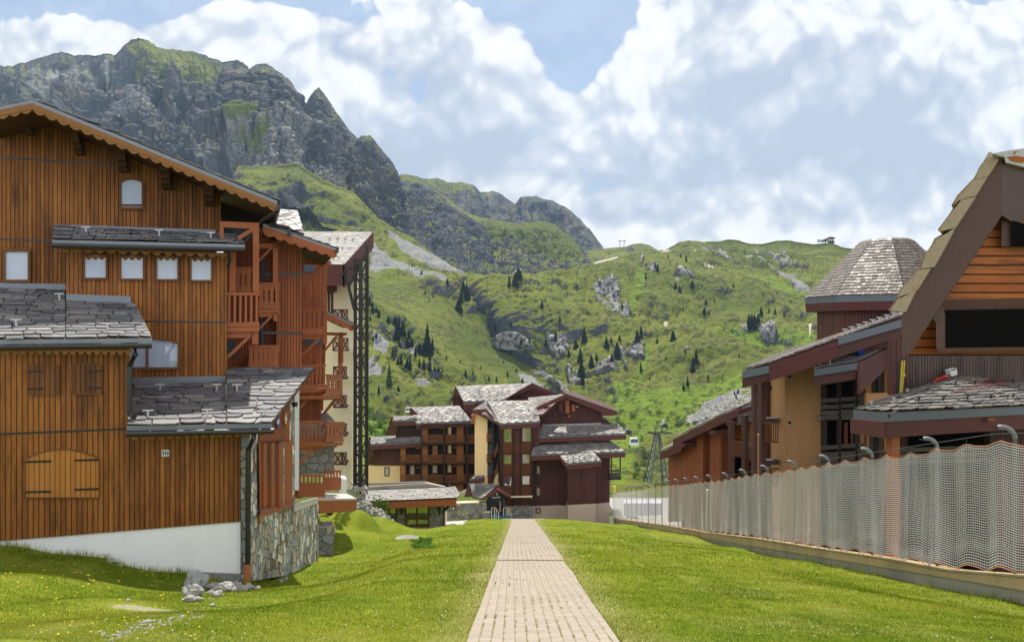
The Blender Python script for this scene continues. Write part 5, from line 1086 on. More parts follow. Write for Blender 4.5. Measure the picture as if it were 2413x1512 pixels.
# garden wall, lantern, steps and handrails beside the porch
GW = tag(MB().poly(FR(93), q(c5, (752, 1112), (1104, 1096), (1104, 1300), (752, 1300)), 0, .6).build('stone_wall', M_STONE2), 'grey fieldstone garden wall with pale coping left of the hotel porch', 'stone wall', None, 'thing')
MB().poly(FR(93), q(c5, (790, 1106), (1042, 1092), (1042, 1104), (790, 1116)), .1, .8).build('coping', M_CREAM, GW)
tag(MB().poly(FR(91.5), q(c5, (1072, 1188), (1134, 1184), (1134, 1300), (1072, 1300)), 0, .8).build('stone_pier', M_STONE2), 'short stone pier at the foot of the hotel entrance steps', 'stone pier', None, 'thing')
LN = MB().poly(FR(92.7), q(c5, (806, 1138), (820, 1128), (834, 1138), (834, 1168), (806, 1168)), .1, .3).build('wall_lantern', M_IRON); tag(LN, 'black wall lantern on the grey garden wall', 'lantern'); MB().rect(FR(92.5), c5(813, 1142), c5(827, 1160), .02, .03).build('glass', M_WHP, LN)
ST = thing('entrance_steps', 'green carpeted entrance steps below the dark porch', 'steps', at(*c5(1200, 1245), 92))
t = plain('teal_carpet', (.06, .16, .16), .9, .1); tc = t
for k in range(3): MB().rect(FR(91+k*.5), c5(1140, 1240-k*10), c5(1310, 1300), 0, .5).build('step', tc, ST)
for nm, xs_, lb in (('handrail', (1146, 1170, 1200), 'white tubular handrail with wooden top on the near side of the steps'), ('handrail', (1248, 1280, 1305), 'white tubular handrail on the far side of the steps')):
    mb = MB(); pl = FR(90.6 if xs_[0] < 1200 else 92.5); y_ = 1148
    hr = thing(nm, lb, 'handrail', pl.p(c5(xs_[1], 1245)))
    mb.tube([pl.p(c5(xs_[0], 1250)), pl.p(c5(xs_[0], y_)), pl.p(c5(xs_[1]+10, y_)), pl.p(c5(xs_[2]+6, y_+38)), pl.p(c5(xs_[2]+6, 1250))], .045, 6)
    mb.tube([pl.p(c5(xs_[1], 1250)), pl.p(c5(xs_[1], y_))], .04, 6).tube([pl.p(c5((xs_[1]+xs_[2])/2, 1250)), pl.p(c5((xs_[1]+xs_[2])/2, y_+15))], .03, 6)
    mb.build('tube_frame', M_WHP, hr); MB().tube([pl.p(c5(xs_[0], y_-4)), pl.p(c5(xs_[1]+10, y_-4)), pl.p(c5(xs_[2]+6, y_+34))], .06, 6).build('grip', M_DOOR, hr)
PVm = plaster('pale_paving', (.5, .46, .4), 3., .9, .2)
tag(MB().prism([at(*c5(752, 1290), 78), at(*c5(850, 1300), 77), at(*c5(945, 1250), 90), at(*c5(760, 1262), 90)], V((0, 0, -.3))).build('paving', PVm), None, None, None, 'structure')
tag(MB().prism([at(*c5(800, 1310), 76.5), at(*c5(870, 1300), 76.5), at(*c5(950, 1262), 84), at(*c5(850, 1265), 84)], V((0, 0, -.25))).build('paving', PVm), None, None, None, 'structure')
tag(MB().prism([at(*c5(1250, 1248), 86), at(*c5(1640, 1248), 86), at(*c5(1600, 1238), 90), at(*c5(1240, 1238), 90)], V((0, 0, -.4))).build('paving', PVm), None, None, None, 'structure')

# ================================================================ low glazed pavilion
PV = thing('glazed_pavilion', 'low stone pavilion with slate skirt roof and large brown framed windows', 'pavilion', at(960, 1248, 76))
kw = dict(par=PV)
roof5((68, 1092), (846, 1060), (732, 975), (70, 1000), 74, .42, 9, .75, par=PV, m=M_SL4, seed=41, zinc=0, fas=.75, jit=.5, pt=0, g_=False, fm=M_WRD)
A, B, C, D = at(*c5(846, 1060), 74), at(*c5(872, 1035), 80), at(*c5(832, 962), 83), at(*c5(732, 975), 77.6)
x_ = slab(PV, 'roof', M_FAS, A, B, C, D, .2, .02); slates('roof_slates', M_SL4, x_, A, B, C, D, 9, .75, .045, jit=.5, seed=42)
PM = FR(74.0); x_ = None
for x in (100, 195, 290, 385, 475, 580, 670, 770):
    p_ = at(*c5(x, 1068-(x-70)*.04), 74.6); MB().beam(p_, p_+V((0, -.05, .22)), .16, .1).build('snow_guard', M_IRON, PV)
wl(FR(78), [(70, 1000), (735, 985), (735, 965), (570, 935), (70, 970)], M_CONC, 0, .2, par=PV, name='parapet'); wl(FR(77.8), [(60, 1002), (560, 978), (735, 968), (735, 992), (560, 1002), (60, 1028)], M_ZINC, 0, .2, par=PV, name='parapet_flashing')
wl(FR(84), [(70, 945), (580, 925), (580, 980), (70, 1000)], M_PINK, 0, .2, par=PV, name='parapet'); wl(FR(83.9), [(70, 936), (580, 922), (580, 930), (70, 946)], M_ZINC, 0, .3, par=PV, name='parapet_flashing')
MB().prism([at(*c5(575, 925), 83.9), at(*c5(735, 962), 78), at(*c5(735, 975), 78), at(*c5(575, 980), 83.9)], V((.2, .1, 0))).build('parapet', M_PINK, PV)
wl(FR(76), [(60, 1080), (735, 1060), (735, 1340), (60, 1345)], M_CREAM, -.4, 4, par=PV)
for x0, x1 in ((340, 402), (616, 736), (60, 160)): wl(FR(76), [(x0, 1098), (x1, 1090), (x1, 1345), (x0, 1345)], M_STONE2, 0, 1.2, par=PV, name='stone_pier')
for x0, x1, y0, mu in ((400, 617, 1120, (.5,)), (262, 342, 1132, ())):
    (a, b), (c_, d_) = c5(x0, y0), c5(x1, 1312); window(PV, FR(76.3), (a, b, c_, d_), 0, .2, M_FRAME, M_ROOM, mull=mu, bars=(.62,), glass=M_GLASS2)
for x in (374, 696): MB().poly(FR(74.6), q(c5, (x-12, 1095), (x+12, 1095), (x+6, 1205), (x-6, 1205)), 0, 1.0).build('bracket', M_BLK, PV)
MB().rect(FR(75), c5(733, 1085), c5(745, 1310), 0, .4).build('post', M_BLK, PV); MB().pbeam(FR(75), c5(738, 1170), c5(810, 1095), .28).build('brace', M_BLK, PV)
# ================================================================ brown wing far right
BW = thing('brown_wing', 'low brown timber wing with a long sloping roof behind the net fence', 'apartment wing', at(1650, 1160, 62))
W1 = Pl2(1575, 68, 1775, 56)
def w6(pl, c, pts, m, out=0., th=5., name='wall', par=BW): return MB().poly(pl, q(c, *pts), out, th).build(name, m, par)
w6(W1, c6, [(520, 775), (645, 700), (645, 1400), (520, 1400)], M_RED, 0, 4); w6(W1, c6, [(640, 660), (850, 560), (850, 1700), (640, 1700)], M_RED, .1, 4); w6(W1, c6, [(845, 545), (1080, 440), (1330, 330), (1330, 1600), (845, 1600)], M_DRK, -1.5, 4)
w6(W1, c6, [(910, 560), (1018, 530), (1018, 1700), (910, 1700)], M_RED, -.1, 1.3)
for pts in ([(442, 745), (645, 655), (645, 730), (445, 810)], [(562, 622), (1185, 322), (1190, 398), (565, 690)]):
    a, b, c_, d_ = [W1.p(c6(*p), 1.0) for p in pts]
    r_ = MB().prism([a, b, c_, d_], V((.3, .1, 0))).build('verge_board', M_FAS, BW)
    A, B = a+V((0, 0, .02)), b+V((0, 0, .02)); bk = V((.46, 1, 0))*7; n_ = (B-A).cross(bk).normalized(); n_ = n_ if n_.z > 0 else -n_
    slab(BW, 'roof', M_FAS, A-V((0, 0, .1)), B-V((0, 0, .1)), B+bk-V((0, 0, .1)), A+bk-V((0, 0, .1)), .2)
    slates('roof_slates', M_SL3, BW, A+bk+n_*.03, A+n_*.03, B+n_*.03, B+bk+n_*.03, 12, .7, .05, jit=.9, seed=51)
A, B, C, D = at(*c6(1172, 362), 54), at(*c6(1330, 310), 54), at(*c6(1330, 275), 56), at(*c6(1250, 318), 56)
r_ = slab(BW, 'porch_roof', M_FAS, A, B, C, D, .2); slates('roof_slates', M_SL2, r_, A, B, C, D, 4, .6, .04, seed=52); strip3(A, B, 0, .9, W1.n, .3).build('fascia', M_ZINC, r_)
for x0, x1, yt, Y in ((1082, 1115, 450, 56), (1210, 1244, 395, 53)): w6(Pl2(1700, Y, 1775, Y-2), c6, [(x0, yt), (x1, yt), (x1, 1500), (x0, 1500)], M_WDK, 0, .4, 'post')
for x0, x1, y in ((905, 960, 540), (1065, 1085, 455), (632, 668, 660)): w6(W1, c6, [(x0, y), (x1, y-4), (x1, y+36), (x0, y+36)], M_WDK, 1.2, 1.6, 'purlin_end')
w6(W1, c6, [(865, 805), (908, 800), (908, 880), (865, 885)], M_DOOR, -1.4, .1, 'shutter'); w6(W1, c6, [(1132, 500), (1210, 480), (1210, 625), (1132, 630)], M_HOR, -1.4, .1, 'shutter'); w6(W1, c6, [(1285, 480), (1320, 478), (1320, 700), (1285, 700)], M_DOOR, -1.4, .1, 'door')
(x0, y0), (x1, y1) = c6(1140, 795), c6(1210, 950); window(BW, W1, (x0, y0, x1, y1), 0, .1, M_FRAME, M_CURT, out=-1.35)
PR = Pl2(1700, 56, 1775, 54)
for a in (((1112, 638), (1210, 638), (1210, 780), (1115, 780)), ((1244, 640), (1322, 690), (1322, 838), (1248, 790)), ((1025, 945), (1080, 945), (1080, 1010), (1025, 1010))): railing(BW, Q4(PR, c6, a), 7 if a[0][0] > 1100 else 4, M_RAIL, sw=.5)

# ================================================================ tan rendered apartments with octagonal tower
TB = thing('tan_apartment_building', 'tan rendered apartment building with sloping slate roof and octagonal shingled tower', 'apartment building', at(1900, 1260, 45))
T2 = FR(46); T3 = FR(44.6); T4 = FR(48.5)
def w7(pl, pts, m, out=0., th=.3, name='wall', c=c16): return MB().poly(pl, q(c, *pts), out, th).build(name, m, TB)
w7(T2, [(655, 600), (1145, 420), (1145, 500), (890, 610), (965, 690), (965, 2300), (655, 2300)], M_TAN, 0, 4)
MB().prism([T2.p(c16(655, 660)), at(*c16(610, 668), 47.2), at(*c16(610, 2300), 47.2), T2.p(c16(655, 2300))], V((.2, .3, 0))).build('wall_return', M_TANL, TB)
w7(T4, [(480, 660), (660, 640), (660, 2300), (480, 2300)], M_DRK, 0, 2)
for y in (675, 1046): f_ = w7(T2, [(674, y-20), (714, y-20), (714, y+20), (674, y+20)], M_PINK, .03, .05, 'vent_frame'); MB().rect(T2, c16(679, y-14), c16(709, y+14), .04, .03).build('vent_grille', M_WDK, f_)
# roof with its stepped verge
def verge(pts_top, h, pl, m=M_FAS, zinc=False, sl=True, dep=10., rows=14, name='verge_board', seed=0, fd=.15):
    a, b = [pl.p(c16(*p)) for p in pts_top]
    r_ = MB().prism([a, b, b-Zv*h[1], a-Zv*h[0]], V((0, fd, 0))).build(name, m, TB)
    if sl:
        bk = V((.60*dep, dep, .075*dep)); n_ = (b-a).cross(bk).normalized(); n_ = n_ if n_.z > 0 else -n_
        slab(r_, 'roof_deck', M_FAS, a-Zv*.05, b-Zv*.05, b+bk-Zv*.05, a+bk-Zv*.05, .2)
        slates('roof_slates', M_SL3, r_, a+bk+n_*.04, a-V((0, .15, 0))+n_*.04, b-V((0, .15, 0))+n_*.04, b+bk+n_*.04, rows, .5, .06, jit=1.1, seed=seed)
    return r_
VR = FR(43.4)
verge([(316, 628), (527, 572)], (.95, .9), VR, M_WDK, seed=61); verge([(527, 572), (1085, 372)], (.95, 1.0), FR(43.3), M_FAS, seed=62, rows=26); verge([(1085, 372), (1605, 188)], (1.0, 1.05), FR(43.4), M_WDK, seed=63, rows=22)
for a, b in (((318, 625), (526, 583)), ((1086, 358), (1600, 212))): A, B = FR(43.25).p(c16(*a)), FR(43.25).p(c16(*b)); MB().prism([A, B, B-Zv*.42, A-Zv*.42], V((0, .1, 0))).build('zinc_edge', M_ZINCB, TB)
for i in range(9): 
    p_ = lerp(FR(43.6).p(c16(1140, 318)), FR(43.6).p(c16(1590, 165)), i/8); mb = MB(); mb.beam(p_-Zv*.15, p_+Zv*.2, .04).beam(p_+Zv*.2-V((.16, 0, 0)), p_+Zv*.2+V((.16, 0, 0)), .04); mb.build('snow_guard', M_ZINCL, TB)
w7(FR(45.9), [(1110, 430), (1590, 300), (1590, 420), (1145, 500)], M_DRK, -.1, 2)
for x, y in ((1195, 400), (1320, 365), (1350, 362), (1402, 345), (1500, 335)): w7(FR(45.8), [(x, y), (x+26, y-6), (x+26, y+50), (x, y+58)], M_RAIL, 0, .1, 'upper_window')
# stair porch
P3_ = FR(44.2)
for x0, x1, yt in ((402, 434, 690), (466, 504, 672)): w7(P3_ if x0 < 450 else FR(45), [(x0, yt), (x1, yt), (x1, 2300), (x0, 2300)], M_WDK, 0, .45, 'post')
w7(P3_, [(382, 690), (660, 640), (660, 672), (382, 712)], M_WDK, .1, .5, 'beam')
railing(TB, Q4(FR(44.8), c16, [(490, 1046), (608, 1046), (605, 1210), (490, 1205)]), 7, M_RAIL, sw=.55); railing(TB, Q4(FR(44.8), c16, [(490, 1402), (608, 1402), (605, 1560), (490, 1560)]), 7, M_RAIL, sw=.55)
for y in (0, 345): railing(TB, Q4(Pl2(1850, 46.5, 1876, 44.5), c16, [(420, 875+y), (468, 960+y), (468, 1140+y), (420, 1010+y)]), 8, M_RAIL, sw=.5)
w7(FR(46.4), [(432, 1140), (466, 1140), (466, 1560), (432, 1560)], M_TANL, 0, .3, 'stair_soffit')
for y in (1010, 1350): w7(FR(46.6), [(500, y), (608, y), (608, y+36), (500, y+36)], M_GRAIL, 0, .6, 'landing')
MB().rect(FR(48.3), c16(530, 750), c16(606, 782), 0, .2).build('shelf', M_BLK, TB)
# loggia
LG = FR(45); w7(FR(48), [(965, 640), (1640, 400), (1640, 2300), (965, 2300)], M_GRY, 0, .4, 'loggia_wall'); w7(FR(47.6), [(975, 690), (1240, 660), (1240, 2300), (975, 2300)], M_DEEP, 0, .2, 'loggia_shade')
for x0, x1, yt in ((965, 996, 680), (1090, 1114, 660), (1225, 1265, 640)): w7(LG, [(x0, yt), (x1, yt), (x1, 2300), (x0, 2300)], M_BLK, 0, .35, 'post')
for x0, x1 in ((950, 1090), (1112, 1226), (1250, 1312)):
    for y in (852, 905, 952, 990, 1232, 1290, 1322, 1360): sl_ = (x0-950)*-.06; w7(LG, [(x0, y+sl_), (x1, y+sl_-6), (x1, y+sl_+26), (x0, y+sl_+32)], M_GRAIL, .1, .1, 'balcony_board')
for y in (1012, 1390): w7(LG, [(960, y), (1312, y-14), (1312, y), (960, y+14)], M_CONC, 0, 2.5, 'balcony_floor')
for x0, x1, y0, y1, m in ((1310, 1355, 640, 810, M_DOOR), (1462, 1510, 612, 810, M_DOOR), (1405, 1440, 630, 810, M_BLK), (1265, 1300, 1040, 1280, M_DOOR), (1315, 1350, 1060, 1300, M_DOOR), (1135, 1165, 1050, 1220, M_RAIL), (1190, 1222, 1040, 1220, M_RAIL), (1460, 1510, 1050, 1280, M_DOOR), (1525, 1560, 610, 810, M_DOOR)): w7(FR(47.3), [(x0, y0), (x1, y0-8), (x1, y1), (x0, y1)], m, 0, .15, 'door')
w7(FR(44.2), [(1315, 812), (1520, 806), (1520, 905), (1318, 905)], M_TAN, 0, .3, 'parapet')
# lean-to canopy over the loggia
A, B, C, D = FR(43.6).p(c16(893, 612)), FR(43.6).p(c16(1240, 558)), at(*c16(1528, 412), 47.8), at(*c16(1190, 480), 47.8)
r_ = slab(TB, 'canopy_roof', M_FAS, A, B, C, D, .2); slates('roof_slates', M_SL2, r_, A, B, C, D, 11, .55, .045, jit=1., seed=64)
strip3(A, B, .0, .4, V((0, -1, 0)), .08).build('zinc_edge', M_ZINCB, r_); strip3(A+V((0, .1, 0)), B+V((0, .1, 0)), .4, .95, V((0, -1, 0)), .1).build('fascia', M_WDK, r_)
MB().prism([B, C, C-Zv*1.0, B-Zv*1.75], V((.15, 0, 0))).build('verge_board', M_FAS, r_)
for x, y in ((938, 575), (1020, 555)): p_ = FR(43.9).p(c16(x, y+20)); mb = MB(); mb.beam(p_, p_+Zv*.35, .05).beam(p_+Zv*.35-V((.12, 0, 0)), p_+Zv*.35+V((.12, 0, 0)), .05); mb.build('snow_guard', M_ZINCL, r_)
w7(FR(47), [(1520, 400), (1605, 360), (1605, 812), (1525, 812)], M_DRK, 0, .3)
tag(MB().tube([at(*c16(1234, 478), 45.5), at(*c16(1272, 466), 45.5)], .26, 10).build('plastic_drum', M_BLUE), 'bright blue plastic drum lying on the lean-to slate roof', 'drum')
# octagonal tower
c_ = at(2090, HY, 55); Rw, Re = 4.6, 5.4; ze = at(2078, 693, 50).z; zt = at(2078, 567, 55).z
an = [math.radians(22.5+45*k+8) for k in range(8)]
ring = lambda r_, z: [V((c_.x+r_*math.cos(a), c_.y+r_*math.sin(a), z)) for a in an]
tw = MB(); lo, hi = ring(Rw, ze-5.5), ring(Rw, ze-.2)
for k in range(8): j = (k+1) % 8; tw.add([lo[k], lo[j], hi[j], hi[k]], [(0, 1, 2, 3)])
tower = tw.build('tower', M_TWR, TB)
ea, e2, e3, tp = ring(Re, ze), ring(Re, ze-.42), ring(Re-.06, ze-1.0), ring(1.6, zt)
z_ = MB(); f_ = MB(); s_ = MB(); so_ = MB()
for k in range(8):
    j = (k+1) % 8; z_.add([ea[k], ea[j], e2[j], e2[k]], [(0, 1, 2, 3)]); f_.add([e2[k], e2[j], e3[j], e3[k]], [(0, 1, 2, 3)]); s_.add([ea[k], ea[j], tp[j], tp[k]], [(0, 1, 2, 3)])
    h0 = hi; so_.add([e3[k], e3[j], hi[j]-Zv*.5, hi[k]-Zv*.5], [(0, 1, 2, 3)])
z_.build('zinc_edge', M_ZINCB, tower); f_.build('fascia', M_FAS, tower); so_.build('soffit', M_FAS, tower)
s_.add(tp, [tuple(range(8))]); rt = s_.build('tower_roof', M_SL3, tower)
for k in range(8):
    j = (k+1) % 8
    if ((ea[k]+ea[j])/2).y > c_.y+3: continue
    n_ = (ea[j]-ea[k]).cross(tp[k]-ea[k]).normalized(); n_ = n_ if n_.z > 0 else -n_
    slates('roof_shingles', M_SL3, tower, ea[j]+n_*.03 if ea[j].x < ea[k].x else ea[k]+n_*.03, ea[k]+n_*.03 if ea[j].x < ea[k].x else ea[j]+n_*.03, (tp[k] if ea[j].x < ea[k].x else tp[j])+n_*.03, (tp[j] if ea[j].x < ea[k].x else tp[k])+n_*.03, 19, .26, .03, jit=.6, seed=70+k)

# ================================================================ foreground gabled chalet at the right edge
GC = thing('gabled_chalet', 'brown chalet with a steep gable of thick stone slabs at the right edge', 'chalet', at(2300, 1180, 30))
G = FR(25)
BAR = [(855, 160), (870, 168), (868, 515), (480, 1090), (290, 1380), (250, 1412), (236, 1385), (236, 1150), (330, 990), (430, 840), (575, 595), (705, 400), (780, 265)]
def w3(pl, pts, m, out=0., th=.2, name='wall', par=GC, c=c13): return MB().prism([pl.p(p, out) for p in q(c, *pts)], V((.68*th, th, 0)) if c is c13 else V((0, th, 0))).build(name, m, par)
bb = w3(G, BAR, M_BARGE, 0, .14, 'bargeboard')
w3(Pl2(2360, 25, 2480, 27), [(870, 165), (1250, 290), (1250, 760), (868, 515)], M_BARGE, .0, .14, 'bargeboard')
r_ = w3(G, [(800, 150), (865, 150), (330, 985), (255, 1120), (200, 1110)], M_BLK, -.15, 6, 'roof')
for i, pts in enumerate(([(800, 125), (850, 165), (782, 268), (700, 288), (735, 215)], [(702, 283), (783, 264), (706, 392), (600, 420), (562, 458), (600, 400)], [(612, 420), (706, 397), (577, 594), (474, 618), (480, 600)], [(575, 593), (522, 702), (418, 732), (455, 670)], [(420, 728), (520, 703), (442, 842), (358, 852), (390, 760)], [(345, 858), (422, 850), (336, 987), (210, 1034), (240, 980)], [(330, 985), (262, 1124), (163, 1118), (215, 1045)])):
    w3(G, pts, M_SLAB, .12-.02*(i % 2), 1.2, 'stone_slab', r_)
    for k in range(1, 5): w3(G, [(x-R.uniform(0, 14), y+R.uniform(-10, 4)) for x, y in pts], M_SLAB, -k*1.15, 1.1, 'stone_slab', r_)
r2 = w3(Pl2(2360, 25, 2480, 27), [(805, 128), (900, 110), (1250, 60), (1250, 300), (1030, 218), (890, 182), (886, 150)], M_SL4, .15, 3, 'roof')
LI = MB(); pl = Pl2(2360, 25, 2480, 27)
for pts in ([(905, 150), (950, 142), (1010, 150), (1008, 185), (960, 182), (925, 172)], [(940, 128), (960, 110), (965, 112), (950, 132)]): LI.poly(pl, q(c13, *pts), .165, .01)
LI.build('lichen', plain('orange_lichen', (.42, .13, .03), .9, .1, 0, .5, 20.), r2)
w3(FR(25.8), [(868, 500), (1250, 620), (1250, 1390), (280, 1390), (500, 1040)], M_HOR, 0, .3, 'gable_infill')
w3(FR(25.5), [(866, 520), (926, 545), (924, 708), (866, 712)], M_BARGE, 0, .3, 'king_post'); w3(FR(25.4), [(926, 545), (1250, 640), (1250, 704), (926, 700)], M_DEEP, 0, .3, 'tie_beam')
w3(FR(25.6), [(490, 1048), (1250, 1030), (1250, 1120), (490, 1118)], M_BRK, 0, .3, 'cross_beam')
w3(FR(25.2), [(453, 1150), (490, 1088), (508, 1140), (508, 1380), (455, 1378)], M_BARGE, 0, 1.0, 'frame_post'); w3(FR(25.35), [(508, 1112), (1250, 1100), (1250, 1355), (508, 1355)], M_DEEP, 0, .3, 'opening_shade'); w3(FR(25.15), [(460, 1352), (1250, 1342), (1250, 1366), (468, 1382)], M_BRK, 0, .8, 'bottom_rail')  # the opening is a flat panel with its inner shade painted on
w3(G, [(432, 1170), (486, 1090), (486, 1140), (455, 1190)], M_BARGE, -.1, .3, 'knee')
w3(FR(26), [(280, 1375), (1250, 1360), (1250, 1400), (280, 1400)], M_BLK, 0, 8, 'floor_beam')
w3(FR(36.5), [(600, 60), (1600, 40), (1600, 900), (600, 900)], M_GRY, 0, .5, c=c14); w3(FR(36.4), [(516, -20), (605, -20), (605, 340), (516, 340)], M_DRK, 0, .5, c=c14)
# lower slate roof with hip
A, B = at(*c14(490, 448), 31), at(*c14(1700, 392), 35.5); C, D = at(*c14(1700, 60), 42), at(*c14(1200, 96), 41)
L_ = at(*c14(282, 432), 34.5); E_ = at(*c14(600, 330), 36.6)
lo_ = slab(GC, 'porch_roof', M_FAS, A, B, C, D, .2, .05)
slates('roof_slates', M_SL2, lo_, A, B, C, D, 20, .55, .05, jit=1.1, seed=81)
slates('roof_slates', M_SL2, lo_, L_, A, D, E_, 18, .55, .05, jit=1.1, seed=82)
slab(lo_, 'roof_deck', M_FAS, L_, A, D, E_, .15, .05)
for a, b in ((A, B), (L_, A)):
    n_ = (b-a).cross(Zv).normalized(); n_ = n_ if n_.y < 0 else -n_
    strip3(a-n_*.02, b-n_*.02, .0, .36, n_, .08).build('zinc_edge', M_ZINCB, lo_); strip3(a-n_*.1, b-n_*.1, .36, 1.0, n_, .12).build('fascia', M_FAS, lo_)
fl = MB(); e0, e1 = E_+Zv*.08, D+Zv*.1; fl.prism([e0, e1, e1-Zv*.05+V((.1, -.35, 0)), e0-Zv*.05+V((.1, -.35, 0))], V((0, 0, .16))).build('ridge_flashing', M_ZINCL, lo_)
guards(lo_, A, B, C, D, [(.06+.13*i+.04*(j % 2), .12+.26*j) for j in range(3) for i in range(6)], M_IRON, .22); guards(lo_, L_, A, D, E_, ((.3, .1), (.7, .15), (.5, .4)), M_ZINCL, .22)
PP = FR(31.6); w3(PP, [(512, 515), (562, 515), (562, 1700), (512, 1700)], M_WRD, 0, .5, 'post', c=c14); w3(PP, [(490, 512), (562, 512), (562, 545), (490, 545)], M_WRD, .1, .6, 'post_cap', c=c14)
for x in (395, 1130): w3(FR(34), [(x, 500), (x+35, 500), (x+35, 1500), (x, 1500)], M_BLK, 0, .4, 'post', c=c14)
w3(FR(36), [(560, 480), (1700, 440), (1700, 1700), (560, 1700)], M_DRK, 0, .3, 'porch_wall', c=c14); w3(FR(35.9), [(620, 500), (1120, 480), (1120, 1700), (620, 1700)], M_DEEP, 0, .1, 'porch_shade', c=c14)  # flat near-black sheet painted as the shade inside the porch
w3(FR(33), [(1118, 485), (1160, 485), (1160, 498), (1118, 498)], M_WRD, 0, 2, 'purlin_end', c=c14)
for y in (670, 710, 750): w3(FR(33), [(560, y), (1130, y-15), (1130, y+8), (560, y+28)], M_GRAIL, 0, .1, 'balcony_board', c=c14)
# things left on and by the roof
sk = thing('ski_pair', 'pair of yellow and black skis leaning by the dark wall above the slate roof', 'skis', at(*c14(572, 330), 36))
for x0, x1, m in ((575, 562, M_YEL), (590, 572, M_YEL), (550, 545, M_IRON)): MB().poly(FR(35.8), q(c14, (x0, 120), (x0+7, 120), (x1+7, 330), (x1, 330)), 0, .05).poly(FR(35.8), q(c14, (x0-4, 200), (x0+8, 200), (x0+6, 222), (x0-6, 222)), .06, .06).build('ski', m, sk)
bx = MB().poly(FR(36), q(c14, (878, 180), (920, 168), (926, 208), (888, 220)), 0, .45).build('cardboard_box', M_WHP); tag(bx, 'white box left on the slate roof below the weathered boards', 'box'); MB().poly(FR(36), q(c14, (885, 178), (915, 170), (917, 178), (887, 186)), .01, .02).build('box_label', M_STEEL, bx)
tag(MB().tube([at(*c14(822, 240), 36.2), at(*c14(842, 222), 36.1), at(*c14(868, 226), 36.1), at(*c14(872, 212), 36.1)], .1, 7).tube([at(*c14(780, 258), 36.2), at(*c14(800, 236), 36.1), at(*c14(825, 238), 36.2)], .09, 7).build('red_hose', M_REDP), 'red hose coiled beside the white box on the slate roof', 'hose')
# ================================================================ retaining wall and net fence along the right of the lawn
YS = list(np.arange(11.5, 40, .5))+list(np.arange(40, 97.5, 1.5))
def wallstrip(fa, fb, off0, off1, mb):    # from fa(Y) down to fb(Y), lawn side at off0, back at off1
    vs = []
    for Y in YS: vs += [(fx(Y)+off0, Y, fa(Y)), (fx(Y)+off0, Y, fb(Y)), (fx(Y)+off1, Y, fb(Y)), (fx(Y)+off1, Y, fa(Y))]
    fs = []
    for i in range(len(YS)-1):
        for j in range(4): fs.append((4*i+j, 4*i+(j+1) % 4, 4*i+4+(j+1) % 4, 4*i+4+j))
    fs += [(0, 1, 2, 3), tuple(range(4*len(YS)-4, 4*len(YS)))]
    return mb.add(vs, fs)
RW = wallstrip(lambda Y: f_wallmid(Y)-.005, lambda Y: f_wallbot(Y)-.8, .05, .4, MB()).build('retaining_wall', M_CONC); tag(RW, 'long low concrete retaining wall with sunlit ochre cap running under the white net fence', 'wall', None, 'thing')
wallstrip(lambda Y: f_netbot(Y)-.03, f_wallmid, .0, .42, MB()).build('wall_cap', M_CONCY, RW)
NF = thing('net_fence', 'tall white safety net fence on hooked grey poles along the right side of the lawn', 'net fence', (fx(50), 50, f_wallbot(50)))
def fold(Y, t): return .022*np.sin(Y*2.1+.8*np.sin(Y*.7))*(0.4+t)+.04*np.sin(Y*.63+t*2.5)+.012*np.sin(Y*5.3)*t-.10
def ztop(Y): return f_nettop(Y)-.02-.12*np.abs(np.sin(Y*math.pi/1.45))
def zbot(Y): return f_netbot(Y)-.02+.14*np.abs(np.sin(Y*math.pi/1.3))
def zz(Y, t): 
    w_ = .012*np.sin(Y*9)+.03*np.sin(Y*1.7+t*4)*np.sin(t*math.pi)+.05*np.exp(-((t-.88)/.07)**2)*np.sin(Y*1.1)
    return ztop(Y)*(1-t)+zbot(Y)*t+w_
def cords(lines, r, name, mt, parent, n=3):
    """Many cords at once: a list of (k,3) arrays swept into thin n-sided tubes."""
    V_, F_, b = [], [], 0
    for P in lines:
        k = len(P); d = np.gradient(P, axis=0); d /= np.linalg.norm(d, axis=1, keepdims=True)
        ref = np.array([1., .05, .02]); a = np.cross(d, ref); a /= np.linalg.norm(a, axis=1, keepdims=True); c = np.cross(d, a)
        V_.append(np.stack([P+(a*math.cos(2*math.pi*j/n)+c*math.sin(2*math.pi*j/n))*r for j in range(n)], 1).reshape(-1, 3))
        i = np.arange(k-1)[:, None]*n; j = np.arange(n)[None]
        F_.append((np.stack([i+j, i+(j+1) % n, i+n+(j+1) % n, i+n+j], -1).reshape(-1, 4)+b)); b += k*n
    v = np.concatenate(V_)-np.array(worldloc(parent)); f = np.concatenate(F_)
    me = bpy.data.meshes.new(name); me.vertices.add(len(v)); me.vertices.foreach_set('co', v.ravel())
    me.loops.add(f.size); me.loops.foreach_set('vertex_index', f.ravel().astype(np.int32)); me.polygons.add(len(f))
    me.polygons.foreach_set('loop_start', np.arange(0, f.size, 4, dtype=np.int32)); me.polygons.foreach_set('loop_total', np.full(len(f), 4, np.int32))
    me.update(); me.materials.append(mt); o = bpy.data.objects.new(name, me); COL.objects.link(o); o.parent = parent; return o
Yh = np.concatenate([np.arange(11.5, 45, .22), np.arange(45, 96.6, .5)])
NR = 50
lines = [np.stack([fx(Yh)+fold(Yh, k/NR), Yh, zz(Yh, k/NR)], 1) for k in range(1, NR)]
cords(lines, .0092, 'net', M_NET, NF)
tt = np.linspace(0, 1, 14); lines = []
for Y in np.arange(11.5, 96, .075):
    if Y > 55 and int(Y*13.34) % 2: continue
    Yt = Y+.05*np.sin(tt*5+Y*.9)+.012*np.sin(tt*40); lines.append(np.stack([fx(Yt)+fold(Yt, tt), Yt, zz(Yt, tt)], 1))
cords(lines, .0032, 'net', M_NET, NF)
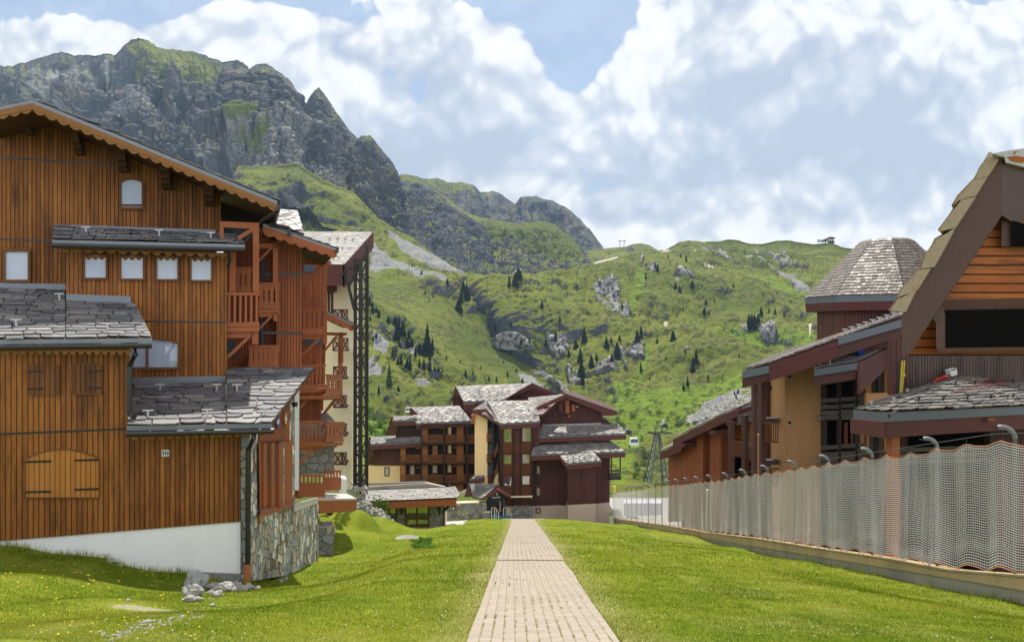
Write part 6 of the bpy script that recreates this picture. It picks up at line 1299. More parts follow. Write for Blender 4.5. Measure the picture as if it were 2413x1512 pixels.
cords([np.stack([fx(Yh)+fold(Yh, t_)-.01, Yh, zz(Yh, t_)], 1) for t_ in (0., 1.)], .012, 'edge_rope', M_NETR, NF, 5)
cords([np.stack([fx(Yh)-.08, Yh, f_cable(Yh)], 1)], .009, 'cable', M_STEEL, NF, 5); cords([np.stack([fx(Yh)-.05, Yh, f_netbot(Yh)-.08], 1)], .007, 'cable', M_IRON, NF, 5)
for Y in np.arange(16, 66, 1.45):
    p_ = V((fx(Y)-.09, Y, float(f_cable(Y)))); MB().beam(p_, V((fx(Y)+float(fold(Y, 0)), Y, float(ztop(Y)))), .012).build('hanger', M_IRON, NF)
    if Y < 36: q_ = V((fx(Y)-.06, Y+.4, float(f_netbot(Y)))); MB().beam(q_+Zv*.04, q_-Zv*.12, .014).build('ground_hook', M_IRON, NF)
YP = [13.0]+[FP.p(c8(x+25, 300)).y for x in (2280, 1850, 1490, 1250, 1065, 912, 790, 690, 600, 530, 470, 415, 370, 325, 290, 250, 215, 185, 155, 130)]
for Y in YP:
    x = fx(Y)+.22; zt_ = float(f_cable(Y)); z0 = float(f_netbot(Y))-.1; pts = [V((x, Y, z0)), V((x, Y, zt_-.1))]
    for k in range(1, 8): a = k/7*math.pi*.62; pts.append(V((x-.20*(1-math.cos(a)), Y+.12*(1-math.cos(a)), zt_-.1+.24*math.sin(a))))
    po = MB().tube(pts[:2], .042, 8).build('pole', M_STEEL, NF); MB().tube(pts[1:], .054, 8).build('hook_tube', M_HOSE, po)
    MB().beam(pts[-1]-V((.12, 0, .02)), pts[-1]+V((.1, 0, -.02)), .03).build('cable_clamp', M_IRON, po)
tag(MB().tube([V((fx(95)-.1, 95, float(f_cable(95))-.3)), V((fx(95)-.1, 95, float(f_cable(95))+.5))], .22, 8).build('yellow_pad', M_YEL), 'yellow pad wrapped on the far end post of the net fence', 'pad')
# cars and pale gear glimpsed through the far end of the net stay behind it
bp = plain('pale_panel', (.62, .66, .72), .5, .4, 0, .1)
tag(MB().prism([at(1470, 1185, 100), at(1560, 1185, 92), at(1560, 1212, 92), at(1470, 1218, 100)], V((.3, 2, 0))).build('barrier', bp), 'long pale barrier seen through the far end of the net', 'barrier')
tag(MB().tube([V((fx(52)+1.2, 52, float(f_netbot(52))-.1)), V((fx(52)+.9, 50.5, float(f_cable(52))-.3))], .07, 6).build('white_pole', M_WHP), 'leaning white pole behind the middle of the net fence', 'pole')

# ================================================================ vegetation
def rnd(a, b): return R.uniform(a, b)
def conifer_mesh(name, seed, wide=.2, nb=260, mt=None, sparse=1.):
    r = random.Random(seed); mb = MB(); mb.tube([V((0, 0, -.03)), V((0, 0, .5)), V((0, 0, .97))], .02, 5, [.022, .014, .003]); nt_ = len(mb.f)
    for i in range(nb):
        z = 1-(1-r.random()**1.25*.93)**1.0; z = .05+.93*r.random()**.85
        rad = wide*(1-z)**.8*(.75+.4*r.random())*(1 if z > .12 else .8)+.008; a = r.uniform(0, 2*math.pi); ca, sa = math.cos(a), math.sin(a); dz = -rad*r.uniform(.25, .75)
        p0 = V((ca*rad*.05, sa*rad*.05, z)); tip = V((ca*rad, sa*rad, z+dz)); s = V((-sa, ca, 0))*rad*r.uniform(.25, .42); m_ = lerp(p0, tip, .6)
        mb.add([p0+V((0, 0, .012)), m_-s+V((0, 0, -.02)), tip, m_+s+V((0, 0, -.02))], [(0, 1, 2, 3)])
        mb.add([p0, m_+V((0, 0, .02)), tip, m_+V((0, 0, -.05-.04*r.random()))], [(0, 1, 2, 3)])
    me = bpy.data.meshes.new(name); me.from_pydata([tuple(v) for v in mb.v], [], mb.f); me.materials.append(M_BLK); me.materials.append(mt)
    me.polygons.foreach_set('material_index', [0]*nt_+[1]*(len(mb.f)-nt_)); return me
M_CON = leafmat('conifer_needles', (.010, .022, .012), (.024, .045, .018), .2); M_LAR = leafmat('larch_needles', (.06, .10, .03), (.10, .15, .05)); M_SHR = leafmat('willow_leaves', (.05, .085, .03), (.12, .17, .07)); M_SHG = leafmat('alder_leaves', (.045, .10, .02), (.10, .20, .035))
CON = [conifer_mesh('conifer', 100+i, w_, 230, M_CON) for i, w_ in enumerate((.17, .22, .27))]
T9 = [(108, 690, 75), (135, 750, 85), (165, 742, 45), (187, 785, 60), (112, 812, 40), (270, 838, 55), (330, 855, 70), (345, 985, 130), (362, 940, 125), (398, 950, 105), (450, 965, 60), (165, 970, 50), (137, 990, 45), (278, 985, 40), (372, 1055, 45), (437, 1050, 75), (472, 1045, 70), (610, 930, 75), (610, 1110, 180), (580, 1110, 90), (545, 1110, 90), (655, 1075, 95), (632, 1160, 60), (305, 1125, 50), (505, 1130, 75), (353, 1195, 50), (382, 1200, 70), (435, 1225, 70), (460, 1250, 95), (541, 1220, 65), (580, 1240, 80), (632, 1255, 80), (675, 1255, 40), (710, 1260, 35), (945, 1305, 55), (1008, 1285, 30), (1078, 1240, 35), (1147, 1340, 40), (1214, 1350, 50), (1273, 1190, 30), (1405, 1165, 35), (1386, 1260, 30), (1310, 1310, 50), (1440, 1360, 40), (778, 1155, 30), (703, 1100, 30), (187, 1455, 70), (358, 1435, 45), (925, 570, 90), (955, 580, 85), (905, 660, 90), (885, 740, 110), (965, 640, 80), (943, 620, 60), (1325, 525, 90), (1378, 520, 110), (1405, 460, 100), (1425, 470, 80), (1380, 470, 60), (785, 505, 50), (712, 540, 30), (592, 590, 40), (628, 655, 30), (662, 615, 35), (1200, 905, 65), (1765, 830, 45), (1730, 995, 85), (1980, 1005, 110), (1907, 1060, 65), (1845, 1130, 50), (1650, 1035, 60), (1945, 1180, 110), (1955, 1300, 110), (1965, 1380, 120), (2172, 1060, 90), (2045, 1230, 90), (2085, 1150, 40), (2215, 1010, 40), (1610, 700, 50), (1640, 650, 30), (1430, 1020, 50), (1500, 1010, 45), (1340, 870, 50), (1000, 1250, 22), (900, 1180, 22), (560, 410, 30), (500, 350, 22), (480, 345, 25), (1050, 300, 45)]
T10 = [(172, 1040, 75), (213, 1010, 45), (287, 990, 45), (265, 1150, 125), (440, 1000, 90), (475, 975, 100), (755, 1000, 85), (615, 1015, 45), (473, 1260, 75), (220, 1170, 60), (90, 1170, 50), (40, 1220, 90), (925, 1260, 110), (955, 1190, 110), (935, 1272, 60), (880, 1380, 60), (845, 1420, 60), (1280, 525, 35), (820, 268, 35), (868, 300, 45), (708, 275, 30), (522, 350, 35), (600, 355, 40), (620, 390, 60), (515, 455, 50), (925, 530, 60), (912, 535, 45), (775, 540, 55), (812, 570, 50), (1040, 680, 50), (1028, 760, 55), (1065, 765, 35), (1115, 660, 30), (1415, 900, 120), (1440, 890, 110), (1465, 880, 100), (1495, 840, 70), (1500, 880, 50), (1522, 780, 75), (1590, 745, 30), (1645, 765, 55), (1722, 780, 50), (1270, 915, 35), (1330, 1140, 35), (860, 1095, 35), (757, 1070, 25), (1305, 1500, 40), (1290, 1460, 35), (1320, 1450, 35), (680, 690, 20), (310, 710, 45), (240, 610, 30), (270, 600, 30), (840, 735, 25), (550, 1330, 30), (690, 1160, 28), (1060, 1330, 40)]
def tree(me, px, py, hpx, name, label, cat, group, sx=1.):
    p_ = onhill(px, py)
    if p_ is None: return
    h = hpx/F*p_.y*1.02
    o = bpy.data.objects.new(name, me); COL.objects.link(o); o.location = p_-V((0, 0, h*.03)); o.scale = (h*sx, h*sx, h); o.rotation_euler = (0, 0, rnd(0, 6.28)); tag(o, label, cat, group); return o
for lst, c, s_ in ((T9, c9, .27015), (T10, c10, .27008)):
    for x, y, h in lst:
        px, py = c(x, y)
        if px < 1130: lb, gr = 'small dark conifer on the slope between the cream tower and the valley crease', 'conifers on the left slope'
        elif px < 1720: lb, gr = 'dark conifer on the middle hillside among grey rock outcrops above the hotel', 'conifers on the middle hillside'
        else: lb, gr = 'dark conifer on the hillside left of the octagonal tower', 'conifers left of the octagonal tower'
        tree(R.choice(CON), px, py, h*s_*1.2, 'conifer', lb, 'conifer', gr, rnd(1., 1.5))
lm = conifer_mesh('larch', 77, .17, 150, M_LAR)
tree(lm, *c9(278, 1392), 55, 'larch', 'tall feathery larch standing alone on the grass just right of the lattice support', 'larch', None, 1.1)
def shrub_mesh(name, seed, mt, nb=420, ell=(.5, .5, .5)):
    r = random.Random(seed); mb = MB(); cl = [(r.uniform(-.3, .3), r.uniform(-.3, .3), r.uniform(.15, .75), r.uniform(.16, .32)) for _ in range(11)]
    for i in range(6): mb.tube([V((0, 0, -.08)), V((r.uniform(-.25, .25), r.uniform(-.25, .25), r.uniform(.5, .8)))], .014, 4)
    nt_ = len(mb.f)
    for i in range(nb):
        x, y, z, s = r.choice(cl); d = V((r.gauss(0, 1), r.gauss(0, 1), r.gauss(0, 1))).normalized()*s*r.random()**.4
        p_ = V((x, y, z))+d; l = r.uniform(.03, .06); a = V((r.gauss(0, 1), r.gauss(0, 1), r.gauss(0, 1))).normalized()*l; b = a.orthogonal().normalized()*l*.6
        mb.add([p_-a, p_+b, p_+a, p_-b], [(0, 1, 2, 3)])
    me = bpy.data.meshes.new(name); me.from_pydata([tuple(v) for v in mb.v], [], mb.f); me.materials.append(M_BRK); me.materials.append(mt)
    me.polygons.foreach_set('material_index', [0]*nt_+[1]*(len(mb.f)-nt_)); return me
SH = [shrub_mesh('shrub', 200+i, m) for i, m in enumerate((M_SHR, M_SHG, M_SHR))]
for x, y, h, k in ((310, 805, 150, 0), (180, 412, 60, 1), (640, 492, 75, 0), (345, 378, 45, 2), (270, 625, 60, 1), (220, 875, 60, 1), (290, 865, 60, 0), (310, 995, 120, 0), (205, 985, 65, 1), (230, 935, 70, 2), (430, 382, 50, 0), (820, 312, 30, 1), (770, 475, 40, 1), (700, 490, 35, 0), (60, 490, 60, 0), (40, 440, 50, 2), (100, 500, 45, 0), (380, 740, 50, 1), (470, 1000, 60, 1), (600, 490, 40, 1), (240, 500, 40, 1), (150, 700, 30, 1), (420, 470, 35, 2)):
    tree(SH[k], *c6(x, y), h*.24935, 'shrub', 'leafy green shrub in the meadow around the lift pylon', 'shrub', 'shrubs around the lift pylon', rnd(1., 1.5))
for x, y, h, k in ((355, 345, 70, 0), (150, 400, 130, 0), (200, 470, 110, 1), (120, 520, 120, 1), (240, 520, 90, 1), (180, 600, 120, 1), (220, 395, 100, 0), (640, 265, 30, 2), (110, 330, 60, 1), (280, 330, 50, 0), (100, 640, 110, 1)):
    tree(SH[k], *c5(x, y), h*.27604, 'shrub', 'bushy green shrub between the lattice support and the hotel', 'shrub', 'shrubs left of the hotel', rnd(1.1, 1.6))
p_ = at(*c5(208, 1243), 71.5); o = bpy.data.objects.new('shrub', shrub_mesh('shrub', 300, M_SHG, 700)); COL.objects.link(o); o.location = p_; o.scale = (1.7, 1.5, 2.2); tag(o, 'leafy young shrub in front of the pavilion window beside the grass bank', 'shrub')
def onground(px, py):
    h = LBV.ray_cast(V((0, 0, 0)), V(((px-CX)/F, 1, (HY-py)/F)).normalized())[0]
    return h if h is not None else at(px, py, 80)
import bmesh
t = NT('pale_stone'); n = t.noise(t.pos, 5., 6, .65); M_ROCK = t.pbr(t.mix(n, (.20, .19, .18), (.46, .44, .41)), .85, .2, t.bump(n, .6, .04))
t = NT('grey_boulder'); n = t.noise(t.map(t.pos, (1, 1, 3)), 4., 6, .7); M_ROCKG = t.pbr(t.mix(n, (.16, .17, .18), (.42, .42, .40)), .85, .2, t.bump(n, .7, .05))
def rock_geo(seed, sx, sy, sz, sub=2):
    bm = bmesh.new(); bmesh.ops.create_icosphere(bm, subdivisions=sub, radius=1); r = random.Random(seed); o_ = V((r.uniform(-50, 50), r.uniform(-50, 50), 0))
    for v in bm.verts:
        d = v.co.copy(); k = 1+.5*mn.noise(d*1.1+o_)+.3*mn.noise(d*2.4+o_)+.12*mn.noise(d*6+o_); k = round(k*7)/7*.5+k*.5; v.co = V((d.x*k*sx, d.y*k*sy, max(-.6, d.z*k)*sz))
    vs = [v.co.copy() for v in bm.verts]; fs = [tuple(v.index for v in f.verts) for f in bm.faces]; bm.free(); return vs, fs
def rock(px, py, w_, asp, seed, mt, name, label, cat, group=None):
    p_ = onground(px, py); s = w_/2/F*p_.y; vs, fs = rock_geo(seed, s, s*.8, s*asp, 3)
    me = bpy.data.meshes.new(name); me.from_pydata([tuple(v) for v in vs], [], fs); me.materials.append(mt); o = bpy.data.objects.new(name, me); COL.objects.link(o); o.location = p_+V((0, s*.3, s*asp*.45)); o.rotation_euler = (0, 0, rnd(0, 6)); tag(o, label, cat, group); return o
rock(*c19(440, 905), 56, 1.05, 1, M_ROCKG, 'boulder', 'large slabby grey boulder at the corner of the concrete blocks', 'boulder'); rock(*c19(415, 985), 42, .85, 2, M_ROCK, 'boulder', 'rounded pale boulder in the grass in front of the slabby grey one', 'boulder')
for i, (x, y, w_) in enumerate(((560, 870, 18), (600, 880, 16), (640, 865, 18), (690, 872, 22), (735, 850, 16), (785, 880, 26), (900, 868, 22), (970, 860, 24), (1015, 865, 18), (860, 925, 38), (760, 905, 34), (1000, 905, 30), (1070, 915, 24), (1150, 890, 24), (1255, 895, 16), (660, 955, 16), (740, 985, 24), (620, 955, 12), (670, 1110, 14), (370, 1050, 30), (480, 1042, 22), (830, 860, 20), (930, 890, 16), (690, 900, 16), (1620, 765, 12), (1560, 800, 14))):
    rock(*c19(x, y), w_, rnd(.5, .8), 20+i, M_ROCK, 'stone', 'pale loose stone in the heap at the foot of the white plinth', 'stone', 'stones heaped by the plinth')
for i, (x, y, w_) in enumerate(((345, 1090, 20), (370, 1105, 14), (520, 1140, 26), (565, 1155, 22), (800, 1165, 20), (830, 1170, 16), (860, 1190, 20), (600, 1320, 14), (240, 1092, 12), (885, 1165, 16), (770, 1160, 14), (500, 1410, 10))):
    rock(*c2(x, y), w_*.8, rnd(.5, .75), 60+i, M_ROCK, 'stone', 'pale stone half sunk in the shaded grass below the white plinth', 'stone', 'stones in the shaded grass')
for i, (x, y, w_) in enumerate(((690, 1420, 34), (720, 1415, 18), (665, 1425, 20), (655, 1418, 12), (800, 1405, 20), (860, 1390, 18), (690, 1450, 14), (750, 1410, 14), (515, 1505, 14), (780, 1420, 10), (900, 1378, 14), (830, 1410, 10), (600, 1440, 10), (630, 1435, 10))):
    rock(*c2(x, y), w_*.55, .4, 90+i, M_ROCK, 'stone', 'small pale stone on the bare patch at the lower left of the lawn', 'stone', 'stones on the bare patch')
# pebbles of the bare patch, rubble edge of the bank, flowers and grass: nobody could count them
def stuff(vs, fs, name, mt, label, cat):
    mb = MB(); mb.v = vs; mb.f = fs; o = mb.build(name, mt, None, uv=False); tag(o, label, cat, None, 'stuff'); return o
vs, fs = [], []
for i in range(170):
    t_ = R.random(); x, y = lerp(V(c2(470, 1490)), V(c2(940, 1370)), t_); p_ = onground(x+R.gauss(0, 16), y+R.gauss(0, 9)); s = rnd(.008, .03); v_, f_ = rock_geo(400+i, s, s, s*.5, 1); b = len(vs); vs += [tuple(v+p_) for v in v_]; fs += [tuple(k+b for k in f) for f in f_]
stuff(vs, fs, 'gravel', M_ROCK, 'scattered pale gravel on the bare strip of the lawn', 'gravel')
vs, fs = [], []
for i in range(330):
    t_ = R.random(); a, b_ = ((c5(0, 1095), c5(150, 1180)) if t_ < .5 else (c5(150, 1180), c5(300, 1310))); p_ = at(*lerp(V(a), V(b_), (t_*2) % 1), lerp(58, 70, t_)); p_ = p_+V((rnd(-.5, .5), rnd(-1, 1), rnd(-.5, .05))); s = rnd(.08, .26); v_, f_ = rock_geo(900+i, s, s, s*.7, 1); b = len(vs); vs += [tuple(v+p_) for v in v_]; fs += [tuple(k+b for k in f) for f in f_]
stuff(vs, fs, 'rubble', M_ROCK, 'pale rubble edging the top of the grass bank by the pavilion', 'rubble')
vs, fs = [], []
for i in range(900):
    p_ = onhill(*c6(rnd(690, 1330), rnd(250, 520))) if True else None
    x, y = rnd(0, 1), rnd(-1, 1); cx_l = lerp(V(c6(700, 440)), V(c6(1330, 240)), x); p_ = onhill(cx_l.x, cx_l.y+y*13*(.6+x))
    if p_ is None: continue
    s = rnd(.25, 1.)*p_.y/420; v_, f_ = rock_geo(1500+i % 60, s, s, s*.65, 1); b = len(vs); vs += [tuple(v+p_) for v in v_]; fs += [tuple(k+b for k in f) for f in f_]
stuff(vs, fs, 'rubble', M_ROCK, 'field of pale boulders on the slope above the brown wing', 'boulder field')
def blades(n, xr, yr, h0, h1, w0, mt, name, label, cat, dens=None, lean=.5, seed=3):
    g_ = np.random.default_rng(seed); px = g_.uniform(xr[0], xr[1], n); iy = g_.uniform(1/yr[1], 1/yr[0], n); Y = 1/iy; X = (px-CX)/F*Y
    l_, r_ = pathx(Y); ok = ((X < l_-.02-g_.exponential(.03, n)*0) | (X > r_+.02)) & (X < fx(Y)-.02)
    pn = (X-P1.o.x)*P1.n.x+(Y-P1.o.y)*P1.n.y; ok &= (pn > .05) | (X > -8.0); ps_ = (X-PS.o.x)*PS.n.x+(Y-PS.o.y)*PS.n.y
    ok &= ~((Y > 23.9) & (X < -8.0))
    X, Y = X[ok], Y[ok]; Z = ground_z(X, Y)
    P = np.stack([X, Y, 0*X], 1)
    if dens is not None: k = dens(X, Y, P, g_); X, Y, Z, P = X[k], Y[k], Z[k], P[k]
    n = len(X); a = g_.uniform(0, 2*np.pi, n); h = g_.uniform(h0, h1, n)*np.clip(Y/12, .8, 2.2); w_ = w0*np.clip(Y/10, .8, 4.)*g_.uniform(.7, 1.3, n)
    la = g_.uniform(0, 2*np.pi, n); ll = h*g_.uniform(0, lean, n)
    A = np.stack([X-np.cos(a)*w_, Y-np.sin(a)*w_, Z-.01], 1); B = np.stack([X+np.cos(a)*w_, Y+np.sin(a)*w_, Z-.01], 1); C = np.stack([X+np.cos(la)*ll, Y+np.sin(la)*ll, Z+h], 1)
    v = np.stack([A, B, C], 1).reshape(-1, 3); org = v.mean(0); org[2] = v[:, 2].min()
    me = bpy.data.meshes.new(name); me.vertices.add(3*n); me.vertices.foreach_set('co', (v-org).ravel()); me.loops.add(3*n); me.loops.foreach_set('vertex_index', np.arange(3*n, dtype=np.int32))
    me.polygons.add(n); me.polygons.foreach_set('loop_start', np.arange(0, 3*n, 3, dtype=np.int32)); me.polygons.foreach_set('loop_total', np.full(n, 3, np.int32)); me.update(); me.materials.append(mt)
    o = bpy.data.objects.new(name, me); COL.objects.link(o); o.location = org; tag(o, label, cat, None, 'stuff'); return o
t = NT('grass_blades'); c = t.ramp(t.m_('ADD', t.m_('MULTIPLY', t.isl, .36), t.m_('ADD', t.m_('MULTIPLY', t.sm(t.m_('ADD', t.m_('MULTIPLY', t.noise(t.pos, .38, 5, .65), .6), t.m_('MULTIPLY', t.noise(t.pos, 2.4, 4, .6), .4)), .36, .64), .52), t.m_('MULTIPLY', t.sm(t.noise(t.map(t.pos, (1.5, .05, 1), (0, 0, -.03)), 1., 3, .5), .52, .68), .16))), [(.14, (.07, .118, .007)), (.40, (.16, .21, .013)), (.66, (.28, .295, .03)), (.92, (.47, .42, .13))])
M_BLADE = t.out(t.n('MixShader', {0: .32, 1: t.n('BsdfDiffuse', {0: c}).outputs[0], 2: t.n('BsdfTranslucent', {0: c}).outputs[0]}).outputs[0])
def dens(X, Y, P, g_):
    l_, r_ = pathx(Y); d_ = np.minimum(np.abs(X-l_), np.abs(X-r_)); ba_ = np.exp(-(((X-ba.x+.35*(Y-ba.y))/1.1)**2+((Y-ba.y)/.55)**2))
    return g_.random(len(X)) < np.clip(.85+fbm(P, 1.1, 3, 5)*.5-np.exp(-(d_/.4)**2)*.35-ba_, 0, 1)
blades(430000, (-60, 2480), (8.4, 84), .016, .042, .0033, M_BLADE, 'grass', 'short mown grass of the lawn on both sides of the path', 'grass', dens, .9)
def tufts():
    g_ = np.random.default_rng(12); n = 60000; Y = 1/g_.uniform(1/40, 1/8.4, n); l_, r_ = pathx(Y); k = g_.integers(1, 14, n); X = l_+k*.142+g_.normal(0, .006, n)
    ok = (X < r_-.03); X, Y = X[ok], Y[ok]; P = np.stack([X, Y, 0*X], 1); ok = fbm(P, .16, 2, 61)+fbm(P, 1.5, 2, 62)*.8 > .34; X, Y = X[ok], Y[ok]; n = len(X); a = g_.uniform(0, 6.28, n)
    Z = ground_z(X, Y)+.03; h = g_.uniform(.006, .02, n); w_ = .003*np.clip(Y/10, .8, 3)
    A = np.stack([X-np.cos(a)*w_, Y-np.sin(a)*w_, Z-.02], 1); B = np.stack([X+np.cos(a)*w_, Y+np.sin(a)*w_, Z-.02], 1); C = np.stack([X+g_.normal(0, .01, n), Y+g_.normal(0, .01, n), Z+h], 1)
    v = np.stack([A, B, C], 1).reshape(-1, 3); stuff([tuple(q_) for q_ in v], [(3*i, 3*i+1, 3*i+2) for i in range(n)], 'grass_tufts', M_BLADE, 'tiny grass tufts growing in the joints of the path', 'grass')
tufts()
def densl(X, Y, P, g_): return (np.abs((X-P1.o.x)*P1.n.x+(Y-P1.o.y)*P1.n.y) < 1.6*g_.random(len(X))) & (X < -7.6) | (np.abs(X-fx(Y)) < .28*g_.random(len(X))) & (fbm(P, 1.3, 3, 31) > -.1)
blades(200000, (-40, 2480), (13, 50), .05, .15, .005, M_BLADE, 'tall_grass', 'longer uncut grass along the wall feet', 'grass', densl, .9, 8)
M_DAN = plain('yellow_petals', (.75, .52, .02), .7, .2, 0, .1); M_CLO = plain('white_petals', (.75, .74, .70), .7, .2, 0, .1)
def flowers(n, box, size, mt, name, label, seed):
    g_ = random.Random(seed); vs, fs = [], []
    for i in range(n):
        px, py = g_.uniform(box[0], box[1]), g_.uniform(box[2], box[3]); p_ = onground(px, py); l_, r_ = pathx(p_.y)
        if l_-.05 < p_.x < r_+.05 or p_.x > fx(p_.y): continue
        s = size*g_.uniform(.6, 1.2)*max(.8, p_.y/13); z = V((0, 0, g_.uniform(.03, .055))); b = len(vs); n_ = 6
        vs += [tuple(p_+z+V((s*math.cos(2*math.pi*k/n_), s*math.sin(2*math.pi*k/n_), -s*.25))) for k in range(n_)]+[tuple(p_+z+V((0, 0, s*.4)))]; fs += [(b+k, b+(k+1) % n_, b+n_) for k in range(n_)]
    stuff(vs, fs, name, mt, label, 'flowers')
flowers(110, (0, 470, 1325, 1510), .017, M_DAN, 'dandelions', 'yellow dandelions in the grass at the lower left', 5); flowers(130, (480, 1190, 1300, 1510), .010, M_CLO, 'clover', 'tiny white clover heads dotting the left lawn', 6); flowers(90, (1380, 2400, 1280, 1510), .010, M_CLO, 'clover', 'tiny white clover heads dotting the right lawn', 7)
mh = onground(*c17(450, 648)); tag(MB().tube([mh+V((0, 0, -.1)), mh+V((0, 0, .04))], .62, 20).build('manhole_cover', M_CONC), 'round pale manhole cover in the lawn hollow before the pavilion', 'manhole cover')
vs, fs = [], []
for i in range(26):
    p_ = onground(*c17(R.uniform(480, 660), R.uniform(665, 735))); 
    for k in range(9):
        a = R.uniform(0, 6.28); l = R.uniform(.12, .3); d_ = V((math.cos(a), math.sin(a), R.uniform(.4, 1.2))).normalized()*l; s_ = V((-math.sin(a), math.cos(a), 0))*l*.35; b = len(vs); vs += [tuple(p_), tuple(p_+d_*.6+s_), tuple(p_+d_), tuple(p_+d_*.6-s_)]; fs.append((b, b+1, b+2, b+3))
stuff(vs, fs, 'weeds', M_SHG, 'broad leaved weeds in the lawn hollow', 'weeds')

# ================================================================ lifts, huts
PY = thing('lift_pylon', 'tall grey lattice cable car pylon in the valley meadow', 'pylon', at(1546, 1150, 270))
pl = FR(270); b4 = []
for sx_ in (-1, 1):
    for sy in (-1, 1): a = at(*c6(405+sx_*95, 1080), 270)+V((0, sy*6, 0)); t_ = at(*c6(420+sx_*14, 560), 270)+V((0, sy*1.2, 0)); b4.append((a, t_)); MB().tube([a, t_], .26, 5).build('leg', M_STEEL, PY)
mb = MB()
for k in range(9):
    u0, u1 = k/9, (k+1)/9; u0, u1 = 1-(1-u0)**1.2, 1-(1-u1)**1.2
    for i, j in ((0, 1), (1, 3), (3, 2), (2, 0)):
        A, B, C, D = lerp(*b4[i], u0), lerp(*b4[j], u0), lerp(*b4[i], u1), lerp(*b4[j], u1); mb.beam(A, B, .14); mb.beam(A, D, .12); mb.beam(B, C, .12)
mb.build('bracing', M_STEEL, PY)
mb = MB()
for a, b in (((390, 520), (415, 590)), ((465, 510), (440, 590)), ((385, 518), (470, 512)), ((322, 550), (440, 575)), ((322, 560), (440, 585)), ((420, 548), (560, 570)), ((450, 540), (560, 560))): mb.beam(pl.p(c6(*a)), pl.p(c6(*b)), .3)
mb.build('crossarm', M_STEEL, PY)
mb = MB()
for x in range(325, 560, 17): mb.rect(pl, c6(x, 548+(x-325)*.06), c6(x+9, 560+(x-325)*.06), 1, .4)
mb.build('sheave_train', M_IRON, PY)
def gondola(px, py, w_, Y, lb):
    s = w_/F*Y; p0 = at(px, py, Y); g_ = thing('gondola', lb, 'gondola', p0, 'gondola cabins of the cable car')
    pr = [(-.5, .1), (-.42, .72), (-.3, .82), (.3, .82), (.42, .72), (.5, .1), (.42, 0), (-.42, 0)]
    MB().prism([p0+V((x*s, -.35*s, z*s)) for x, z in pr], V((0, .7*s, 0))).build('body', M_GOND, g_)
    for x0, x1 in ((-.40, -.16), (-.13, .05), (.09, .40)): MB().prism([p0+V((x0*s, -.36*s, .34*s)), p0+V((x1*s, -.36*s, .34*s)), p0+V(((x1*.88)*s, -.36*s, .70*s)), p0+V(((x0*.88)*s, -.36*s, .70*s))], V((0, -.02*s, 0))).build('window', M_ROOM, g_)
    MB().tube([p0+V((0, 0, .8*s)), p0+V((0, 0, 1.35*s))], .035*s, 5).beam(p0+V((-.2*s, 0, 1.36*s)), p0+V((.2*s, 0, 1.36*s)), .07*s).build('hanger', M_STEEL, g_)
gondola(*c6(195, 675), 21, 240, 'white gondola cabin hanging in the valley right of the hotel'); gondola(*c5(436, 330), 14, 300, 'small white gondola cabin above the roof at the left of the hotel')
CB = thing('lift_cables', 'thin grey lift cables strung across the valley to the pylon', 'cables', at(*c6(420, 520), 270))
mb = MB()
for a, b in (((c6(-3000, 330), 420), (c6(395, 518), 270)), ((c6(-3000, 360), 420), (c6(330, 548), 270)), ((c6(470, 515), 270), (c6(900, 720), 150)), ((c6(545, 565), 270), (c6(900, 760), 150)), ((c5(20, 120), 330), (c5(1000, 300), 300)), ((c5(20, 140), 330), (c5(1000, 330), 300))):
    A, B = at(*a[0], a[1]), at(*b[0], b[1]); mb.tube([lerp(A, B, k/10)-Zv*(3*(k/10)*(1-k/10)) for k in range(11)], .045, 4)
mb.build('cable', M_STEEL, CB)
def hut(px, py, w_, h_, lb, nm='hut'):
    p_ = onhill(px, py); s = w_/F*p_.y; h = h_/F*p_.y; g_ = thing(nm, lb, 'hut', p_)
    MB().prism([p_+V((-.42*s, 0, -.3*h)), p_+V((.42*s, 0, -.3*h)), p_+V((.42*s, 0, .55*h)), p_+V((0, 0, .9*h)), p_+V((-.42*s, 0, .55*h))], V((0, s, 0))).build('wall', M_GRY, g_)
    MB().prism([p_+V((-.55*s, -.1*s, .45*h)), p_+V((0, -.1*s, 1.*h)), p_+V((.55*s, -.1*s, .45*h)), p_+V((0, -.1*s, .88*h))], V((0, 1.2*s, 0))).build('roof', M_ZINC, g_)
    MB().rect(FR(p_.y-.05), (px-w_*.1, py-h_*.4), (px+w_*.12, py+1), 0, .1).build('door', M_BLK, g_)
hut(*c6(145, 570), 17, 12, 'small dark hut in the meadow left of the pylon'); hut(*c6(487, 508), 16, 10, 'small dark hut below a white tank in the meadow')
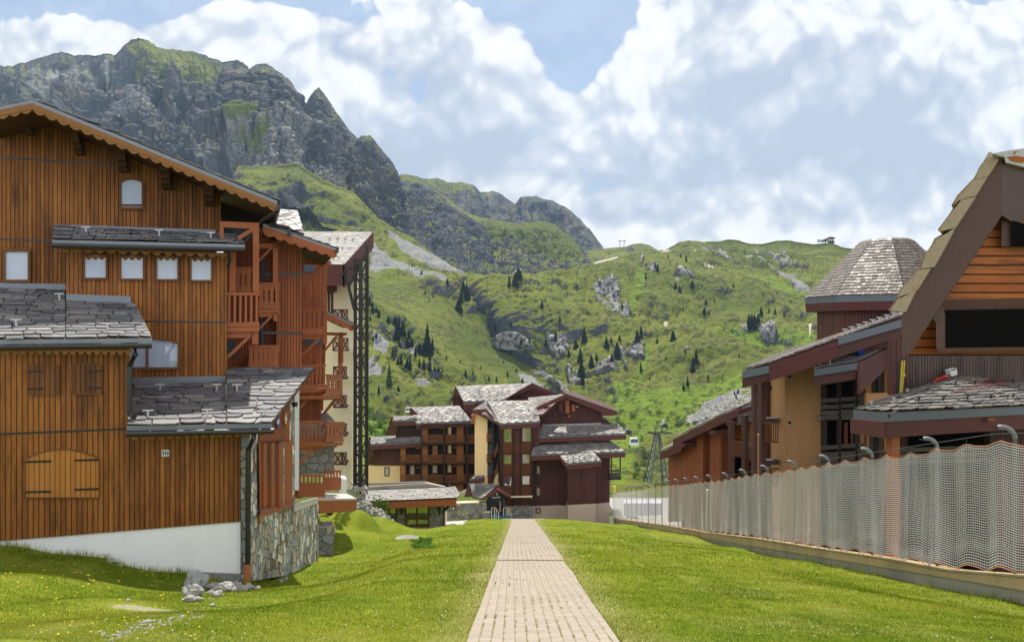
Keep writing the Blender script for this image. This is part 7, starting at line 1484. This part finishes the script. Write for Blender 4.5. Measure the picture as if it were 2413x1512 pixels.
p_ = onhill(*c6(472, 474)); s = 6.5/F*p_.y; tk = MB().tube([p_-Zv*s, p_+Zv*s*1.3], s*.55, 10).build('water_tank', M_WHP); tag(tk, 'white tank standing behind the small hut in the meadow', 'tank')
for x, lb in ((290, 'left one of two thin T shaped lift masts on the skyline saddle'), (324, 'right one of two thin T shaped lift masts on the skyline saddle')):
    g_ = at(*c10(x, 190), 1880); mb = MB(); k = 1880/F*.27; top = g_+V((4*k if x > 300 else 0, 0, 66*k)); o = thing('lift_mast', lb, 'lift mast', g_, 'masts on the skyline')
    MB().tube([g_, top], 2.2*k, 6).build('pole', M_LAT, o); MB().beam(top+V((-16*k, 0, 0)), top+V((18*k, 0, -4*k)), 4.*k).beam(top+V((-4*k, 0, 5*k)), top+V((6*k, 0, 5*k)), 4*k).build('crossarm', M_LAT, o)
g_ = at(1950, 574, 1560); LS = thing('lift_station', 'chairlift top station with slanted rust brown roof on the right skyline', 'lift station', g_); pl = FR(1555)
MB().poly(pl, q(c7, (680, 98), (708, 78), (740, 66), (768, 72), (768, 80), (735, 80), (716, 98)), 0, 14).build('roof', plain('rust_steel', (.16, .06, .045), .6, .3), LS)
mb = MB()
for a, b in (((650, 98), (700, 98)), ((652, 88), (690, 92)), ((705, 95), (705, 112)), ((738, 80), (738, 112)), ((752, 78), (752, 112)), ((730, 100), (765, 100)), ((655, 86), (655, 105)), ((725, 70), (768, 78))): mb.pbeam(pl, c7(*a), c7(*b), 1.4)
mb.build('frame', M_LAT, LS)
MB().rect(pl, c7(726, 92), c7(762, 112), -2, 6).build('cabin', M_GRY, LS)
# ================================================================ thin mountain air
t = NT('mountain_air'); pv = t.n('VolumePrincipled', {'Color': (.50, .72, 1.0, 1), 'Density': .000055, 'Anisotropy': .2}); o_ = t.n('OutputMaterial'); t.t.links.new(pv.outputs[0], o_.inputs[1])
tag(MB().prism([V((-3000, 4200, -140)), V((3000, 4200, -140)), V((3000, -60, -140)), V((-3000, -60, -140))], V((0, 0, 1250))).build('haze', t.m, None, uv=False), None, None, None, 'stuff')
